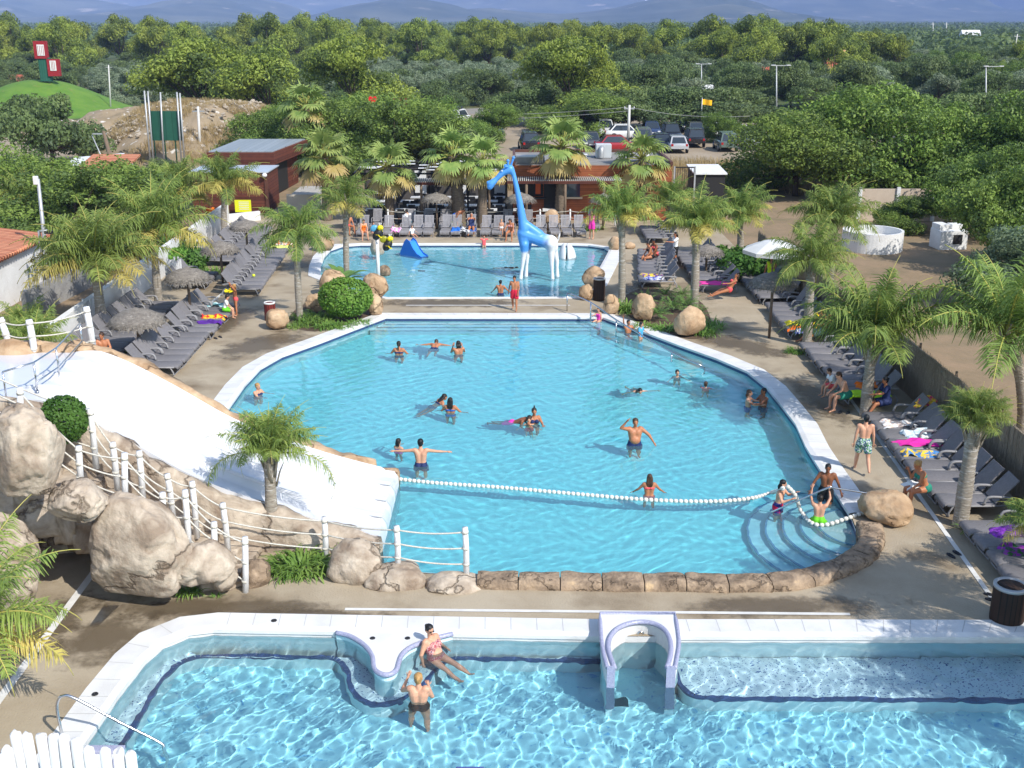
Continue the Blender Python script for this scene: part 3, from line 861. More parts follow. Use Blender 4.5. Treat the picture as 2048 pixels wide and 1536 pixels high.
def far_ridge(x, y):
    n = noise.fractal(Vector((x * .0009, y * .0009, 13)), 1., 2.1, 5)
    return (330 + 90 * n) * sst((y - 9900) / 2000) - 2


hill('hills', -5600, 5600, 5500, 10200, 170, 60, ridge)
hill('hills', -3300, 3300, 3200, 5400, 120, 40, foot)
hill('hills', -1300, 600, 3700, 5600, 60, 50, knoll)
hill('hills', 1500, 7000, 9900, 12600, 70, 30, far_ridge)
bm = bmesh.new(); bmesh.ops.create_cube(bm, size=1); mb = MB(); mb.bm(bm)
hz_m = bpy.data.materials.new('haze'); hz_m.use_nodes = True; n_ = hz_m.node_tree; n_.nodes.clear()
_o = n_.nodes.new('ShaderNodeOutputMaterial'); _v = n_.nodes.new('ShaderNodeVolumePrincipled')
_v.inputs['Density'].default_value = 1.35e-4; _v.inputs['Color'].default_value = (.38, .53, 1, 1); _v.inputs['Anisotropy'].default_value = -.4
n_.links.new(_v.outputs[0], _o.inputs['Volume'])
o = struct(mb.obj('haze', hz_m), 'stuff'); o.scale = (15800, 13400, 620); o.location = (0, 6300, 305)
# ================================================================ rocks, water slide, rope fence, rails
def rock_material(name, a, b, c, scale=1.):
    m = bpy.data.materials.new(name); m.use_nodes = True
    nt = m.node_tree; bs = nt.nodes['Principled BSDF']; N = nt.nodes.new; L = nt.links.new
    bs.inputs['Roughness'].default_value = .85; bs.inputs['Specular IOR Level'].default_value = .25
    tc = N('ShaderNodeTexCoord')
    oi = N('ShaderNodeObjectInfo'); va = N('ShaderNodeVectorMath'); va.operation = 'ADD'
    L(tc.outputs['Object'], va.inputs[0]); L(oi.outputs['Location'], va.inputs[1]); src = va.outputs[0]
    n1 = N('ShaderNodeTexNoise'); n1.inputs['Scale'].default_value = 1.7 * scale; n1.inputs['Detail'].default_value = 9; n1.inputs['Roughness'].default_value = .6
    n1.inputs['Distortion'].default_value = .6
    L(src, n1.inputs['Vector'])
    r1 = N('ShaderNodeValToRGB'); e = r1.color_ramp.elements
    e[0].position = .36; e[0].color = (*b, 1); e[1].position = .62; e[1].color = (*a, 1)
    x = e.new(.75); x.color = (*c, 1)
    L(n1.outputs['Fac'], r1.inputs[0])
    # crack lines: distorted voronoi edges
    n2 = N('ShaderNodeTexNoise'); n2.inputs['Scale'].default_value = 2.6 * scale; n2.inputs['Detail'].default_value = 5
    L(src, n2.inputs['Vector'])
    mx = N('ShaderNodeMix'); mx.data_type = 'VECTOR'; mx.inputs[0].default_value = .5
    L(src, mx.inputs[4]); L(n2.outputs['Color'], mx.inputs[5])
    vo = N('ShaderNodeTexVoronoi'); vo.feature = 'DISTANCE_TO_EDGE'; vo.inputs['Scale'].default_value = .85 * scale
    L(mx.outputs[1], vo.inputs['Vector'])
    r2 = N('ShaderNodeValToRGB'); r2.color_ramp.elements[0].position = .0; r2.color_ramp.elements[1].position = .026
    r2.color_ramp.elements[0].color = (.36, .33, .30, 1); r2.color_ramp.elements[1].color = (1, 1, 1, 1)
    L(vo.outputs['Distance'], r2.inputs[0])
    mu = N('ShaderNodeMix'); mu.data_type = 'RGBA'; mu.blend_type = 'MULTIPLY'; mu.inputs[0].default_value = .85 if scale < 1.3 else .45
    L(r1.outputs[0], mu.inputs[6]); L(r2.outputs[0], mu.inputs[7]); L(mu.outputs[2], bs.inputs['Base Color'])
    n3 = N('ShaderNodeTexNoise'); n3.inputs['Scale'].default_value = 7 * scale; n3.inputs['Detail'].default_value = 7
    L(src, n3.inputs['Vector'])
    ad = N('ShaderNodeMath'); ad.operation = 'MULTIPLY_ADD'; ad.inputs[1].default_value = 1.1
    L(r2.outputs[0], ad.inputs[0]); L(n3.outputs['Fac'], ad.inputs[2])
    bp = N('ShaderNodeBump'); bp.inputs['Strength'].default_value = .75; bp.inputs['Distance'].default_value = .06
    L(ad.outputs[0], bp.inputs['Height']); L(bp.outputs[0], bs.inputs['Normal'])
    return m


rock_m = rock_material('artificial_rock', lin((194, 180, 162)), lin((142, 125, 108)), lin((214, 202, 186)))
rockO_m = rock_material('ochre_rock', lin((198, 170, 138)), lin((156, 126, 96)), lin((212, 190, 162)))
rockD_m = rock_material('brown_edging_rock', lin((168, 146, 122)), lin((112, 96, 80)), lin((200, 172, 134)), 1.6)


def boulder_mb(r, seed, rough=.2, sub=4, flat=True):
    bm = bmesh.new(); bmesh.ops.create_icosphere(bm, subdivisions=sub, radius=1)
    o = Vector((seed * 3.17, seed * 1.7, seed * .9))
    rnd = random.Random(seed); cuts = []
    for _ in range(5):
        v = Vector((rnd.gauss(0, 1), rnd.gauss(0, 1), rnd.gauss(.1, .6))).normalized(); cuts.append((v, rnd.uniform(.72, .93)))
    for v in bm.verts:
        p = v.co.copy()
        d = 1 + rough * noise.fractal(p * 1.1 + o, 1., 2., 4) + rough * .35 * noise.fractal(p * 3.7 + o, 1., 2., 3)
        rg = abs(noise.noise(p * 1.8 + o * 2)); d -= .10 * max(0, .12 - rg) / .12 * (rough / .16)
        p = p * d
        for n, c in cuts:
            q = p.dot(n) - c
            if q > 0: p -= n * q * .75
        p = Vector((p.x * r[0], p.y * r[1], p.z * r[2]))
        if flat and p.z < -r[2] * .72: p.z = -r[2] * .72 + (p.z + r[2] * .72) * .15
        v.co = p
    return MB().bm(bm, 0, True)


def boulder(px0, py0, px1, py1, Y, seed, label, m=None, group=None, z=None, dep=1., rough=.16, sub=4):
    """rock filling the box of photo pixels when it stands at distance Y"""
    zc = hgt((py0 + py1) / 2, Y)
    rx = abs(xat(px1, Y, zc) - xat(px0, Y, zc)) / 2
    ext = (hgt(py0, Y) - hgt(py1, Y)) / 2; an = math.atan2(CAMH - zc, Y); ry = rx * dep
    rz = math.sqrt(max((ext * math.cos(an)) ** 2 - (ry * math.sin(an)) ** 2, (.35 * ext) ** 2)) / math.cos(an)
    o = boulder_mb((rx * 1.07, ry * 1.07, rz * 1.08), seed, rough, sub).obj('boulder', m or rock_m, None, ((xat(px0, Y, zc) + xat(px1, Y, zc)) / 2, Y, zc if z is None else z + rz * .72), random.Random(seed).uniform(-.3, .3))
    return tag(o, label, 'rock', group)


g1 = 'boulders of the slide bank'; g2 = 'boulders around the pools'
boulder(-22, 818, 124, 1000, 20.4, 11, 'tall rounded pale boulder at the left picture edge above the cave', group=g1, dep=.8, sub=5)
boulder(100, 960, 210, 1044, 20.5, 12, 'middle sized rounded boulder bridging the cave opening', group=g1, sub=5)
boulder(180, 998, 374, 1200, 20.9, 13, 'largest pale boulder right of the dark cave, standing on the deck', group=g1, dep=.7, sub=5)
boulder(-75, 1030, 84, 1230, 20.0, 14, 'pale boulder cut by the left edge below the cave mouth', group=g1, dep=.8, sub=5)
boulder(352, 1086, 468, 1172, 21.0, 15, 'low nose shaped rock beside the lowest stair post', group=g1, dep=.7, rough=.26)
boulder(425, 1120, 470, 1186, 21.1, 25, 'small upright rock under the nose shaped rock', group=g1, rough=.2)
boulder(484, 1118, 540, 1182, 21.7, 16, 'dark grey rock at the foot of the stone stair', rockD_m, g1)
boulder(656, 1080, 766, 1184, 22.0, 17, 'tall rock beside the clump of strap leaved plants', group=g1, dep=.8)
boulder(726, 1124, 852, 1192, 21.75, 18, 'pinkish low boulder carrying a rope post at the pool corner', group=g1, dep=.7)
boulder(850, 1140, 967, 1199, 21.6, 19, 'flat topped boulder at the start of the stone pool edging', group=g1, dep=.75)
boulder(1721, 1012, 1826, 1084, 25.0, 20, 'brown boulder at the pool corner by the curved steps', rockO_m, g2, z=0)
for i, (a, b, c, d, lab) in enumerate(((627, 472, 668, 503, 'rounded boulder beside the far left corner of the upper pool'), (724, 545, 776, 602, 'large ochre boulder between the two pools on the left'),
        (640, 540, 692, 592, 'brown boulder half hidden behind the big leaf plant'), (741, 476, 770, 514, 'tall boulder standing in the upper pool behind the bee pole'),
        (757, 531, 781, 554, 'small dark carved stone in the upper pool near its left corner'), (530, 618, 578, 659, 'smooth boulder in front of the left litter bin'),
        (611, 588, 650, 626, 'boulder behind the leaning palm trunk on the left deck'), (733, 592, 767, 632, 'low boulder under the round hedge at the main pool corner'),
        (1165, 535, 1209, 577, 'tall boulder behind the black litter bin'), (1159, 570, 1187, 602, 'small boulder at the right end of the walkway between pools'),
        (1207, 590, 1238, 630, 'dark boulder below the entry handrail'), (1264, 588, 1310, 644, 'rounded boulder among the right bed of low palms'),
        (1349, 613, 1409, 674, 'large pale leaning boulder at the tip of the right plant bed'), (1217, 474, 1243, 502, 'boulder at the far right corner of the upper pool'),
        (1249, 484, 1270, 499, 'smallest flat boulder on the deck right of the upper pool'), (1084, 421, 1118, 462, 'boulder behind the sun loungers in line with the giraffe'))):
    Y = W(0, d - 2)[1]
    boulder(a, b, c, d, Y, 30 + i, lab, rockD_m if i == 4 else (rockO_m if i not in (3,) else rock_m), g2, dep=.85, sub=3 if d < 520 else 4)

# ---------------------------------------------------------------- water slide
PR = [(-13.1, 3.5), (-12.4, 3.5), (-10.9, 3.5), (-10.4, 3.40), (-9.7, 3.10), (-9.0, 2.70), (-8.25, 2.25), (-7.6, 1.80), (-6.9, 1.42), (-5.9, 1.02), (-4.9, .64), (-3.7, .29), (-3.1, .14)]


def slide_z(x):
    xs = [p[0] for p in PR]
    pts = PR
    for (x0, z0), (x1, z1) in zip(pts, pts[1:]):
        if x <= x1:
            t = max(0, (x - x0) / (x1 - x0)); return z0 + (z1 - z0) * t
    return pts[-1][1]


XS = np.linspace(-13.1, -3.08, 90)
ZS = np.array([slide_z(x) for x in XS]); ZS = np.convolve(np.pad(ZS, 4, mode='edge'), np.ones(9) / 9, 'valid')
Y0, Y1, NL = 23.45, 27.3, 4
slide_m = mat('white_slide_gelcoat', (.66, .67, .695), .2, (.63, .64, .67), 1.5, coat=.3)
t = thing('water_slide', 'wide white four lane water slide running down into the main pool', 'water slide', (-8, 25.4, 0))
us = np.linspace(0, 1, 65)
cs = []
for u in us:
    q = (u * NL) % 1.0
    cs.append(.17 * max(0, abs(q - .5) * 2 - .62) / .38)
cs = np.array(cs)
P = np.zeros((len(XS), len(us), 3))
for i, x in enumerate(XS):
    bulge = .18 * math.sin(0)
    P[i, :, 0] = x + 8
    P[i, :, 1] = Y0 + (Y1 - Y0) * us - 25.4
    fade = min(1, max(0, (x + 11.2) / .8)) * (1 if x < -3.4 else .6)
    P[i, :, 2] = ZS[i] + cs * fade
mb = MB(); mb.grid(P[:, ::1, :][:, :, :])
nrow = len(us)
e = P[-1]
mb.add(np.concatenate([e, e + [.10, 0, -.16], e * [1, 1, 0] + [.14, 0, -1.2]]), [[j, j + 1, j + 1 + nrow, j + nrow] for j in range(nrow - 1)] + [[j + nrow, j + 1 + nrow, j + 1 + 2 * nrow, j + 2 * nrow] for j in range(nrow - 1)], 0, True)
for sd in (0, -1):
    q = P[:, sd, :]; mb.grid(np.stack([q, q - [0, 0, .12], q - [0, 0, 1.2]], 1))
mb.obj('chute', slide_m, t)
for k in range(1, NL):
    y = Y0 + (Y1 - Y0) * k / NL - 25.4
    mb = MB(); mb.tube([(x + 8, y, z + .15 * min(1, max(0, (x + 11.2) / .8)) + .002) for x, z in zip(XS[18:], ZS[18:])], .055, 8, sq=1)
    mb.obj('lane_divider', slide_m, t)


def bank(name, label, ya, yb, dz, zlow, seed, xs, m, up=0.):
    """irregular rock kerb following the slide"""
    rows = []
    for i, x in enumerate(xs):
        z = float(np.interp(x, XS, ZS)); r = []
        prof = [(0, zlow), (0, lerp(zlow, z, .5)), (.02, z - .10), (.12, z + dz), (.5, z + dz * 1.25), (.88, z + dz * .8), (1, z - .12), (1, lerp(zlow, z, .5)), (1, zlow)]
        for (u, zz) in prof:
            y = lerp(ya, yb, u)
            n = noise.noise_vector(Vector((x * 1.3, y * 1.5, zz * 1.6 + seed)))
            n2 = noise.noise_vector(Vector((x * 3.3, y * 3.5, zz * 3.6 + seed)))
            kx = 1 if zz > zlow + .01 else .3
            r.append((x + n.x * .14, y + (n.y * .22 + n2.y * .08) * kx * (1 if (u > .3 if yb > ya else True) else .25), zz + (n.z * .13 + n2.z * .06) * kx))
        rows.append(r)
    mb = MB(); mb.grid(np.array(rows)); mb.add(rows[0], [list(range(len(rows[0])))]); mb.add(rows[-1], [list(range(len(rows[-1])))[::-1]])
    return tag(mb.obj(name, m), label, 'rock wall')


bank('rock_bank', 'tan artificial rock kerb along the far side of the white slide', Y1 - .03, Y1 + .62, .14, -1.2, 1, np.linspace(-13.0, -3.55, 90), rockO_m)
bank('rock_bank', 'layered brown rock wall along the near side of the white slide', Y0 + .10, Y0 - .38, .13, -1.2, 5, np.linspace(-13.0, -2.98, 92), rock_m)
mb = MB(); mb.box((0, 0, -.5), (.62, .8, 1.3), bev=.12)
tag(mb.obj('slide_end_rock', rockO_m, None, (-3.3, 27.55, 0)), 'small square tan rock ledge at the far lower corner of the slide', 'rock')

# stone stair between the rope rows, with the cave below
t = thing('stone_stair', 'brown rock stair climbing between two rope rows beside the slide', 'stairs', (-9, 22.3, 0))
nst = 15
for i in range(nst):
    xa = -5.75 - i * .42; z = .16 + i * .205
    zb_ = 0 if not (-10.6 < xa - .2 < -7.9) else z - .75
    bm = bmesh.new(); bmesh.ops.create_cube(bm, size=1); bmesh.ops.subdivide_edges(bm, edges=bm.edges[:], cuts=7, use_grid_fill=True)
    for v in bm.verts:
        p = Vector((v.co.x * .56, v.co.y * (1.85 if zb_ == 0 else 1.9), v.co.z * (z - zb_)))
        q = p + Vector((i * 1.7, 3, 0)); n = noise.noise_vector(q * 2.2) * .13 + noise.noise_vector(q * 6) * .04
        v.co = p + Vector((n.x, n.y * 1.2, n.z * .55))
    mb = MB(); mb.bm(bm, 0, True)
    o = mb.obj('stair_step', rock_m, t, (xa - .21 + 9, 0, (z + zb_) / 2))
mb = MB(); mb.box((0, 0, 0), (2.9, .5, 1.6), bev=.1); mb.obj('cave_back', rockD_m, t, (-.2, 1.05, .75))
o = boulder_mb((.8, .6, .9), 71, .2).obj('boulder', rock_m, None, (-11.9, 21.9, 2.6)); tag(o, 'brown flat topped rock below the clipped bush at the stair head', 'rock', g1)
o = boulder_mb((1.0, .8, .62), 72, .18).obj('boulder', rock_m, None, (-12.6, 22.6, 3.0)); tag(o, 'wide rock shelf at the left edge where the handrail stands', 'rock', g1)
# top terrace behind the slide start
x0, y0 = W(20, 740, 3.3)
o = boulder_mb((1.9, 1.0, 1.9), 73, .1).obj('boulder', rockO_m, None, (x0 - .1, y0 + 1.1, 1.9)); tag(o, 'flat tan terrace rock behind the top of the slide', 'rock', g1)
o = boulder_mb((1.0, .55, 1.8), 74, .1).obj('boulder', rockO_m, None, (-11.35, 28.1, 1.85)); tag(o, 'tan rock rim at the far upper corner of the slide', 'rock', g1)


# ---------------------------------------------------------------- rope posts
def rope(mb, a, b, sag, r=.018):
    a = Vector(a); b = Vector(b)
    mb.tube([a.lerp(b, s) - Vector((0, 0, sag * 4 * s * (1 - s))) for s in np.linspace(0, 1, 9)], r, 6)


def post_at(px, base, top, Y, tp=None):
    zb = hgt(base, Y); zt = hgt(top, Y); x = xat(px, Y, zb); x2 = xat(tp if tp else px, Y, zt)
    return Vector((x, Y, zb)), Vector((x2, Y, zt))


def rope_row(posts, label, plabel, sag, fr=(.9, .55, .2), rad=.065, open_=()):
    for i, (b, tp) in enumerate(posts):
        L_ = (tp - b).length; d = (tp - b) / L_
        mb = MB(); n = 14
        mb.tube([(0, 0, -.25), d * L_ * .5 + Vector((.01, 0, 0)), d * L_], [rad * 1.04, rad, rad * .95], n)
        t = thing('rope_post', plabel[i] if i < len(plabel) else plabel[-1], 'fence post', b, 0, label)
        mb.obj('log', logm, t)
        for f in fr:
            mb = MB(); mb.tube([d * (L_ * f - .03), d * (L_ * f + .03)], rad * 1.12, 12); mb.obj('rope_wrap', rope_m, t)
    for i in range(len(posts) - 1):
        if i in open_: continue
        (b0, t0), (b1, t1) = posts[i], posts[i + 1]
        o0 = b0.lerp(b1, .5); t = thing('rope_span', ROPES.pop(0), 'rope', o0, 0, label + ', ropes')
        for f in fr:
            mb = MB(); rope(mb, b0.lerp(t0, f) - o0, b1.lerp(t1, f) - o0, sag); mb.obj('rope', rope_m, t)


ROPES = ['slack white ropes %s' % s for s in ('running down beside the tall rounded boulder', 'from the shortest near post down past the cave', 'hanging above the cave boulder on the near stair row', 'dipping over the largest boulder', 'low over the nose shaped rock', 'ending at the lowest near stair post',
        'coming from the slide top to the clipped bush', 'below the clipped round bush on the slide side', 'on the slide side of the stair, third from the top', 'along the slide side in the middle of the stair', 'along the slide side above the lower stair', 'over the lowest steps on the slide side', 'sagging behind the strap leaved plants', 'reaching from the plants to the pink boulder', 'across the water gap between the two pool corner posts',
        'at the far left of the top terrace', 'over the middle of the top terrace behind the handrail')]
YN, YF = 21.35, 22.5
near = [post_at(40, 880, 775, YN), post_at(160, 970, 892, YN, 157), post_at(248, 1012, 906, YN, 249), post_at(325, 1075, 985, YN), post_at(377, 1100, 980, YN, 370), post_at(428, 1127, 1044, YN), (Vector((*W(490, 1184), 0)), post_at(490, 1184, 1074, W(490, 1184)[1])[1])]
rope_row(near, 'rope posts on the near side of the stair', ['white log post half hidden by the tall left boulder', 'short white log post right of the tall left boulder', 'white log post above the boulder bridging the cave', 'white log post on top of the largest boulder', 'long white log post by the nose shaped rock', 'frayed white log post behind the nose shaped rock', 'white log post with knotted rope at the stair foot'], .05)
far = [post_at(-30, 830, 735, 22.8), post_at(190, 915, 817, YF, 180), post_at(233, 959, 885, YF, 225), post_at(285, 991, 902, YF, 278), post_at(345, 1020, 948, YF, 334), post_at(392, 1055, 963, YF, 384), post_at(455, 1087, 1006, YF, 445), post_at(651, 1112, 1034, 22.7, 649), post_at(796, 1130, 1052, 21.9, 793), post_at(933, 1146, 1055, 21.75, 930)]
rope_row(far, 'rope posts on the slide side of the stair', ['white post at the top of the slide side rope row', 'white post right of the clipped round bush', 'white post leaning over the upper steps', 'white post on the slide side third below the bush', 'short white post in the middle of the slide side row', 'white post on the slide side above the lower steps', 'white post where the slide side row turns level', 'white post standing behind the strap leaved plants', 'white post on the pinkish boulder at the pool corner', 'last white post with a rope knot on the flat topped boulder'], .06)
topl = [(Vector((*W(25, 708, 3.4), 3.4)),) * 2, (Vector((*W(70, 712, 3.4), 3.4)),) * 2, (Vector((*W(187, 699, 3.3), 3.3)),) * 2]
topl = [(b, Vector((b.x + dx, b.y, b.z + hh))) for (b, _), dx, hh in zip(topl, (-.18, -.03, -.06), (.95, .95, 1.15))]
rope_row(topl, 'rope posts behind the top of the slide', ['leaning white post at the far left of the top terrace', 'white post in the middle of the top terrace', 'tall white post next to the bather at the slide top'], .07, rad=.085)


# ---------------------------------------------------------------- steel rails
def rail(label, pts, posts, r=.022, seg=6, mid=None):
    o = Vector(posts[0][0]) if posts else Vector(pts[0]); t = thing('handrail', label, 'handrail', o)
    mb = MB(); mb.tube([p - o for p in catmull(pts, seg)], r, 10); mb.obj('top_tube', steel, t)
    for a, b in posts:
        mb = MB(); mb.tube([Vector(a) - o, Vector(b) - o], r, 10); mb.lathe([(.05, 0), (.05, .012), (r, .014)], tuple(Vector(a) - o), 12); mb.obj('upright', steel, t)
    if mid:
        mb = MB(); mb.tube([Vector(p) - o for p in mid], r * .9, 10); mb.obj('middle_tube', steel, t)
    return t


bs = [Vector((*W(*p, 3.5), 3.5)) for p in ((13, 797), (75, 783), (119, 752), (166, 699))]
up_ = Vector((0, 0, .62))
rail('grey steel handrail with four uprights across the top of the slide', [b + up_ * (1 + .1 * (i > 0)) for i, b in enumerate(bs)], [(b, b + up_ * (1 + .1 * (i > 0))) for i, b in enumerate(bs)], seg=1, mid=[b + up_ * .35 for b in bs[1:]])
b = Vector((*W(126, 1478), .03)); Y = b.y
P_ = [b, (b.x - .03, Y, hgt(1425, Y)), (xat(114, Y, .8), Y, hgt(1404, Y)), (xat(124, Y, .9), Y, hgt(1392, Y)), (xat(150, Y, .8), Y, hgt(1397, Y)), (xat(235, Y, .6), Y, hgt(1444, Y)), (xat(315, Y, .3), Y, hgt(1485, Y)), (xat(325, Y, .1), Y - .02, hgt(1498, Y)), (xat(331, Y, -.2), Y - .02, hgt(1530, Y)), (xat(333, Y, -.9), Y - .02, -1.2)]
rail('curved bright steel handrail leading into the near left corner of the front pool', P_, [], r=.026)
eb = [(1134, 622, 586), (1181, 641, 605), (1232, 668, 640), (1343, 717, 705)]
up2 = []
for px, pb, pt in eb:
    x, y = W(px, pb, 0 if px < 1200 else -.14); up2.append((Vector((x, y, -.05 if px < 1200 else -.5)), Vector((x, y, hgt(pt, y)))))
x, y = W(1387, 726, .1); x2, y2 = W(1408, 741, -.14)
rail('dark steel handrail running down the entry ramp at the right of the main pool', [u[1] for u in up2] + [Vector((x, y, .12)), Vector((x2, y2, -.05)), Vector((x2, y2, -.5))], up2, r=.03, seg=3)
x0, y0 = W(1758, 1014, .05)
rail('arched steel handrail reaching from the corner boulder over the curved steps', [Vector((x0, y0, 0)), Vector((x0, y0, .3)), Vector((*W(1753, 993, .42), .42)), Vector((*W(1735, 987, .52), .52)), Vector((*W(1668, 976, .75), .75)), Vector((*W(1655, 976, .75), .75)), Vector((*W(1600, 1000, .35), .35)), Vector((*W(1548, 1022, -.1), -.1)), Vector((*W(1520, 1036, -.5), -.5))], [], r=.024, seg=4)

# ---------------------------------------------------------------- brown stone edging of the main pool
cur = catmull([(-.75, 21.68, 0), (1, 21.62, 0), (3, 21.58, 0), (5.3, 21.55, 0), (6.5, 21.85, 0), (7.5, 22.5, 0), (8.2, 23.4, 0), (8.5, 24.4, 0)], 12)
ln = [0]
for a, b in zip(cur, cur[1:]): ln.append(ln[-1] + (b - a).length)
def cpt(s):
    for i in range(len(cur) - 1):
        if s <= ln[i + 1] or i == len(cur) - 2:
            t = (s - ln[i]) / (ln[i + 1] - ln[i]); d = (cur[i + 1] - cur[i]).normalized()
            return cur[i].lerp(cur[i + 1], t), Vector((-d.y, d.x, 0))
s0 = .0; k = 0; nb = 12; per = ln[-1] / nb
for k in range(nb):
    sa, sb = k * per + .012, (k + 1) * per - .012; c0, _ = cpt((sa + sb) / 2); V_ = []; NS, NW = 12, 9
    for i in range(NS + 1):
        p, n = cpt(lerp(sa, sb, i / NS)); ed = min(1, min(i, NS - i) / 1.2)
        for j in range(NW + 1):
            u = j / NW
            prof = [(-.30, -.25), (-.31, .02), (-.29, .13), (-.22, .19), (-.08, .20), (.08, .205), (.2, .195), (.29, .14), (.31, 0), (.30, -.3)][j]
            q = p + n * prof[0]; nn = noise.noise_vector(Vector((q.x * 2.1, q.y * 2.1, k * 3 + prof[1] * 2))); n3 = noise.noise_vector(Vector((q.x * 7, q.y * 7, prof[1] * 7)))
            q = q + n * (nn.x * .045 + n3.x * .022) + Vector((0, 0, prof[1] * (.9 + .1 * ed) + (nn.z * .03 + n3.z * .015) * (1 if prof[1] > .1 else 0)))
            V_.append(q - c0)
    mb = MB(); mb.grid(np.array([v[:] for v in V_]).reshape(NS + 1, NW + 1, 3))
    mb.add([v[:] for v in V_[:NW + 1]], [list(range(NW + 1))[::-1]]); mb.add([v[:] for v in V_[-NW - 1:]], [list(range(NW + 1))])
    tag(mb.obj('edging_stone', rockD_m, None, c0), 'brown weathered edging stone of the main pool, %s from the flat topped boulder' % ORD[k] if k else 'brown weathered edging stone touching the flat topped boulder', 'edging stone', 'edging stones of the main pool')

# ---------------------------------------------------------------- float line
fm = mat('white_float', (.80, .79, .74), .4, (.6, .58, .5), 8)
def float_line(label, pts, step, r):
    c = catmull(pts, 10); o = c[0].copy(); t = thing('float_line', label, 'float line', o)
    mb = MB(); mb.tube([p - o for p in c], .012, 5); mb.obj('rope', rope_m, t)
    acc = 0; n = 0; me = None
    for a, b in zip(c, c[1:]):
        L_ = (b - a).length; s = step - acc if acc else 0
        while s < L_:
            p = a.lerp(b, s / L_) - o; d = (b - a).normalized()
            if me is None:
                mb = MB(); mb.lathe([(.014, -.055), (r * .8, -.045), (r, -.02), (r, .02), (r * .8, .045), (.014, .055)], n=10)
                fo = mb.obj('float', fm, t, p); me = fo.data
            else:
                fo = bpy.data.objects.new('float', me); COL.objects.link(fo); fo.parent = t; fo.location = p
            fo.rotation_euler = d.to_track_quat('Z', 'Y').to_euler(); s += step; n += 1
        acc = (L_ - (s - step))
    return n
zw = -.11
hand = Vector((*W(1567, 976, .62), .62))
float_line('white float line strung across the main pool from the slide to the dark haired boy', [Vector((*W(px, py, zw), zw)) for px, py in ((784, 957), (870, 966), (1000, 975), (1150, 988), (1300, 1000), (1420, 1003), (1500, 997), (1545, 985))] + [hand], .125, .058)
h2 = Vector((*W(1576, 974, .62), .62))
float_line('sagging end of the float line over the curved steps by the kneeling boy', [h2, Vector((*W(1590, 990, .35), .35)), Vector((*W(1602, 1022, zw), zw)), Vector((*W(1622, 1046, zw - .01), zw)), Vector((*W(1650, 1050, zw), zw)), Vector((*W(1690, 1038, .0), .0)), Vector((*W(1738, 1022, .1), .10))], .125, .055)

# ---------------------------------------------------------------- white log fence at the near left corner
xl = [(-2, 1508, 8), (8, 1498, 6), (26, 1466, 0), (48, 1470, 0), (75, 1470, 0), (99, 1470, 0), (121, 1475, 0), (145, 1478, 0), (172, 1497, 3), (204, 1501, 3), (229, 1501, 3), (254, 1509, 4)]
fx, fy = W(120, 1560)
t = thing('log_fence', 'palisade of upright whitewashed logs in the bottom left corner', 'fence', (fx, fy - .6, 0))
for i, (px, pt, o_) in enumerate(xl):
    Y = fy - .62 - (.25 if i in (0, 1) else 0) + random.uniform(-.02, .02); z = hgt(pt, Y); x = xat(px + 6, Y, z)
    mb = MB(); mb.tube([(0, 0, -.1), (random.uniform(-.01, .02), 0, z * .5), (random.uniform(-.01, .02), random.uniform(-.01, .01), z - .01), (.01, 0, z)], [.088, .085, .082, .074], 16); mb.obj('log', logm, t, (x - fx, Y - fy + .6, 0))
# ================================================================ palms, plants, trees
LEAF = 2.05


def leafm(name, c, c2, ns=1.2, rnd=.12, tr=.32, lo=.35, hi=.65):
    c = tuple(v * LEAF for v in c); c2 = tuple(v * LEAF for v in c2)
    return mat(name, c, .55, c2, ns, lo=lo, hi=hi, detail=3, spec=.3, rnd=rnd, trans=tr)


G = {'feather': leafm('palm_leaflet', (.082, .125, .030), (.145, .185, .042)), 'featherY': leafm('palm_leaflet_yellow', (.22, .20, .05), (.30, .25, .07)),
     'fan': leafm('fan_leaf', (.105, .155, .040), (.20, .235, .07)), 'fanY': leafm('fan_leaf_old', (.24, .19, .06), (.30, .23, .11)), 'petiole': leafm('petiole', (.24, .25, .06), (.30, .26, .08)),
     'broad': leafm('broadleaf_bright', (.078, .128, .024), (.128, .175, .036)), 'broadD': leafm('broadleaf_deep', (.042, .072, .020), (.062, .095, .024)),
     'pine': leafm('pine_needles_light', (.122, .158, .026), (.172, .198, .036), .5), 'pineD': leafm('pine_needles_dark', (.046, .068, .018), (.068, .092, .022), .5),
     'olive': leafm('olive_leaf', (.105, .135, .080), (.150, .175, .11), .8), 'oliveD': leafm('olive_leaf_dark', (.055, .076, .042), (.078, .102, .055), .8),
     'dark': leafm('carob_leaf', (.040, .060, .026), (.058, .082, .032), .8), 'darkL': leafm('carob_leaf_light', (.066, .095, .032), (.092, .122, .042), .8),
     'strap': leafm('strap_leaf', (.060, .125, .022), (.12, .19, .04), 2), 'hedge': leafm('hedge_leaf', (.055, .125, .018), (.105, .195, .03), 3), 'clip': leafm('clipped_leaf', (.032, .075, .012), (.055, .11, .02), 3),
     'cyc': leafm('cycad_leaf', (.05, .10, .024), (.09, .15, .04), 2), 'grey': leafm('grey_leaf', (.075, .105, .060), (.11, .14, .08), 1)}
bark_m = mat('palm_trunk', (.38, .34, .28), .9, (.25, .21, .165), 6, stretch=(1, 1, 5), bump=.8, bs=9, col3=(.52, .49, .45), ns3=4)
boot_m = mat('palm_leaf_base', (.40, .36, .29), .9, (.28, .23, .16), 8, stretch=(3, 3, .6), bump=.6)
fbark_m = mat('fan_palm_trunk', (.24, .185, .135), .95, (.13, .10, .07), 7, stretch=(1, 1, 3), bump=1., bs=12)
trunk_m = mat('tree_bark', (.12, .09, .065), .95, (.07, .052, .04), 5, bump=.6)


def unit(a): return a / np.maximum(np.linalg.norm(a, axis=-1, keepdims=True), 1e-9)


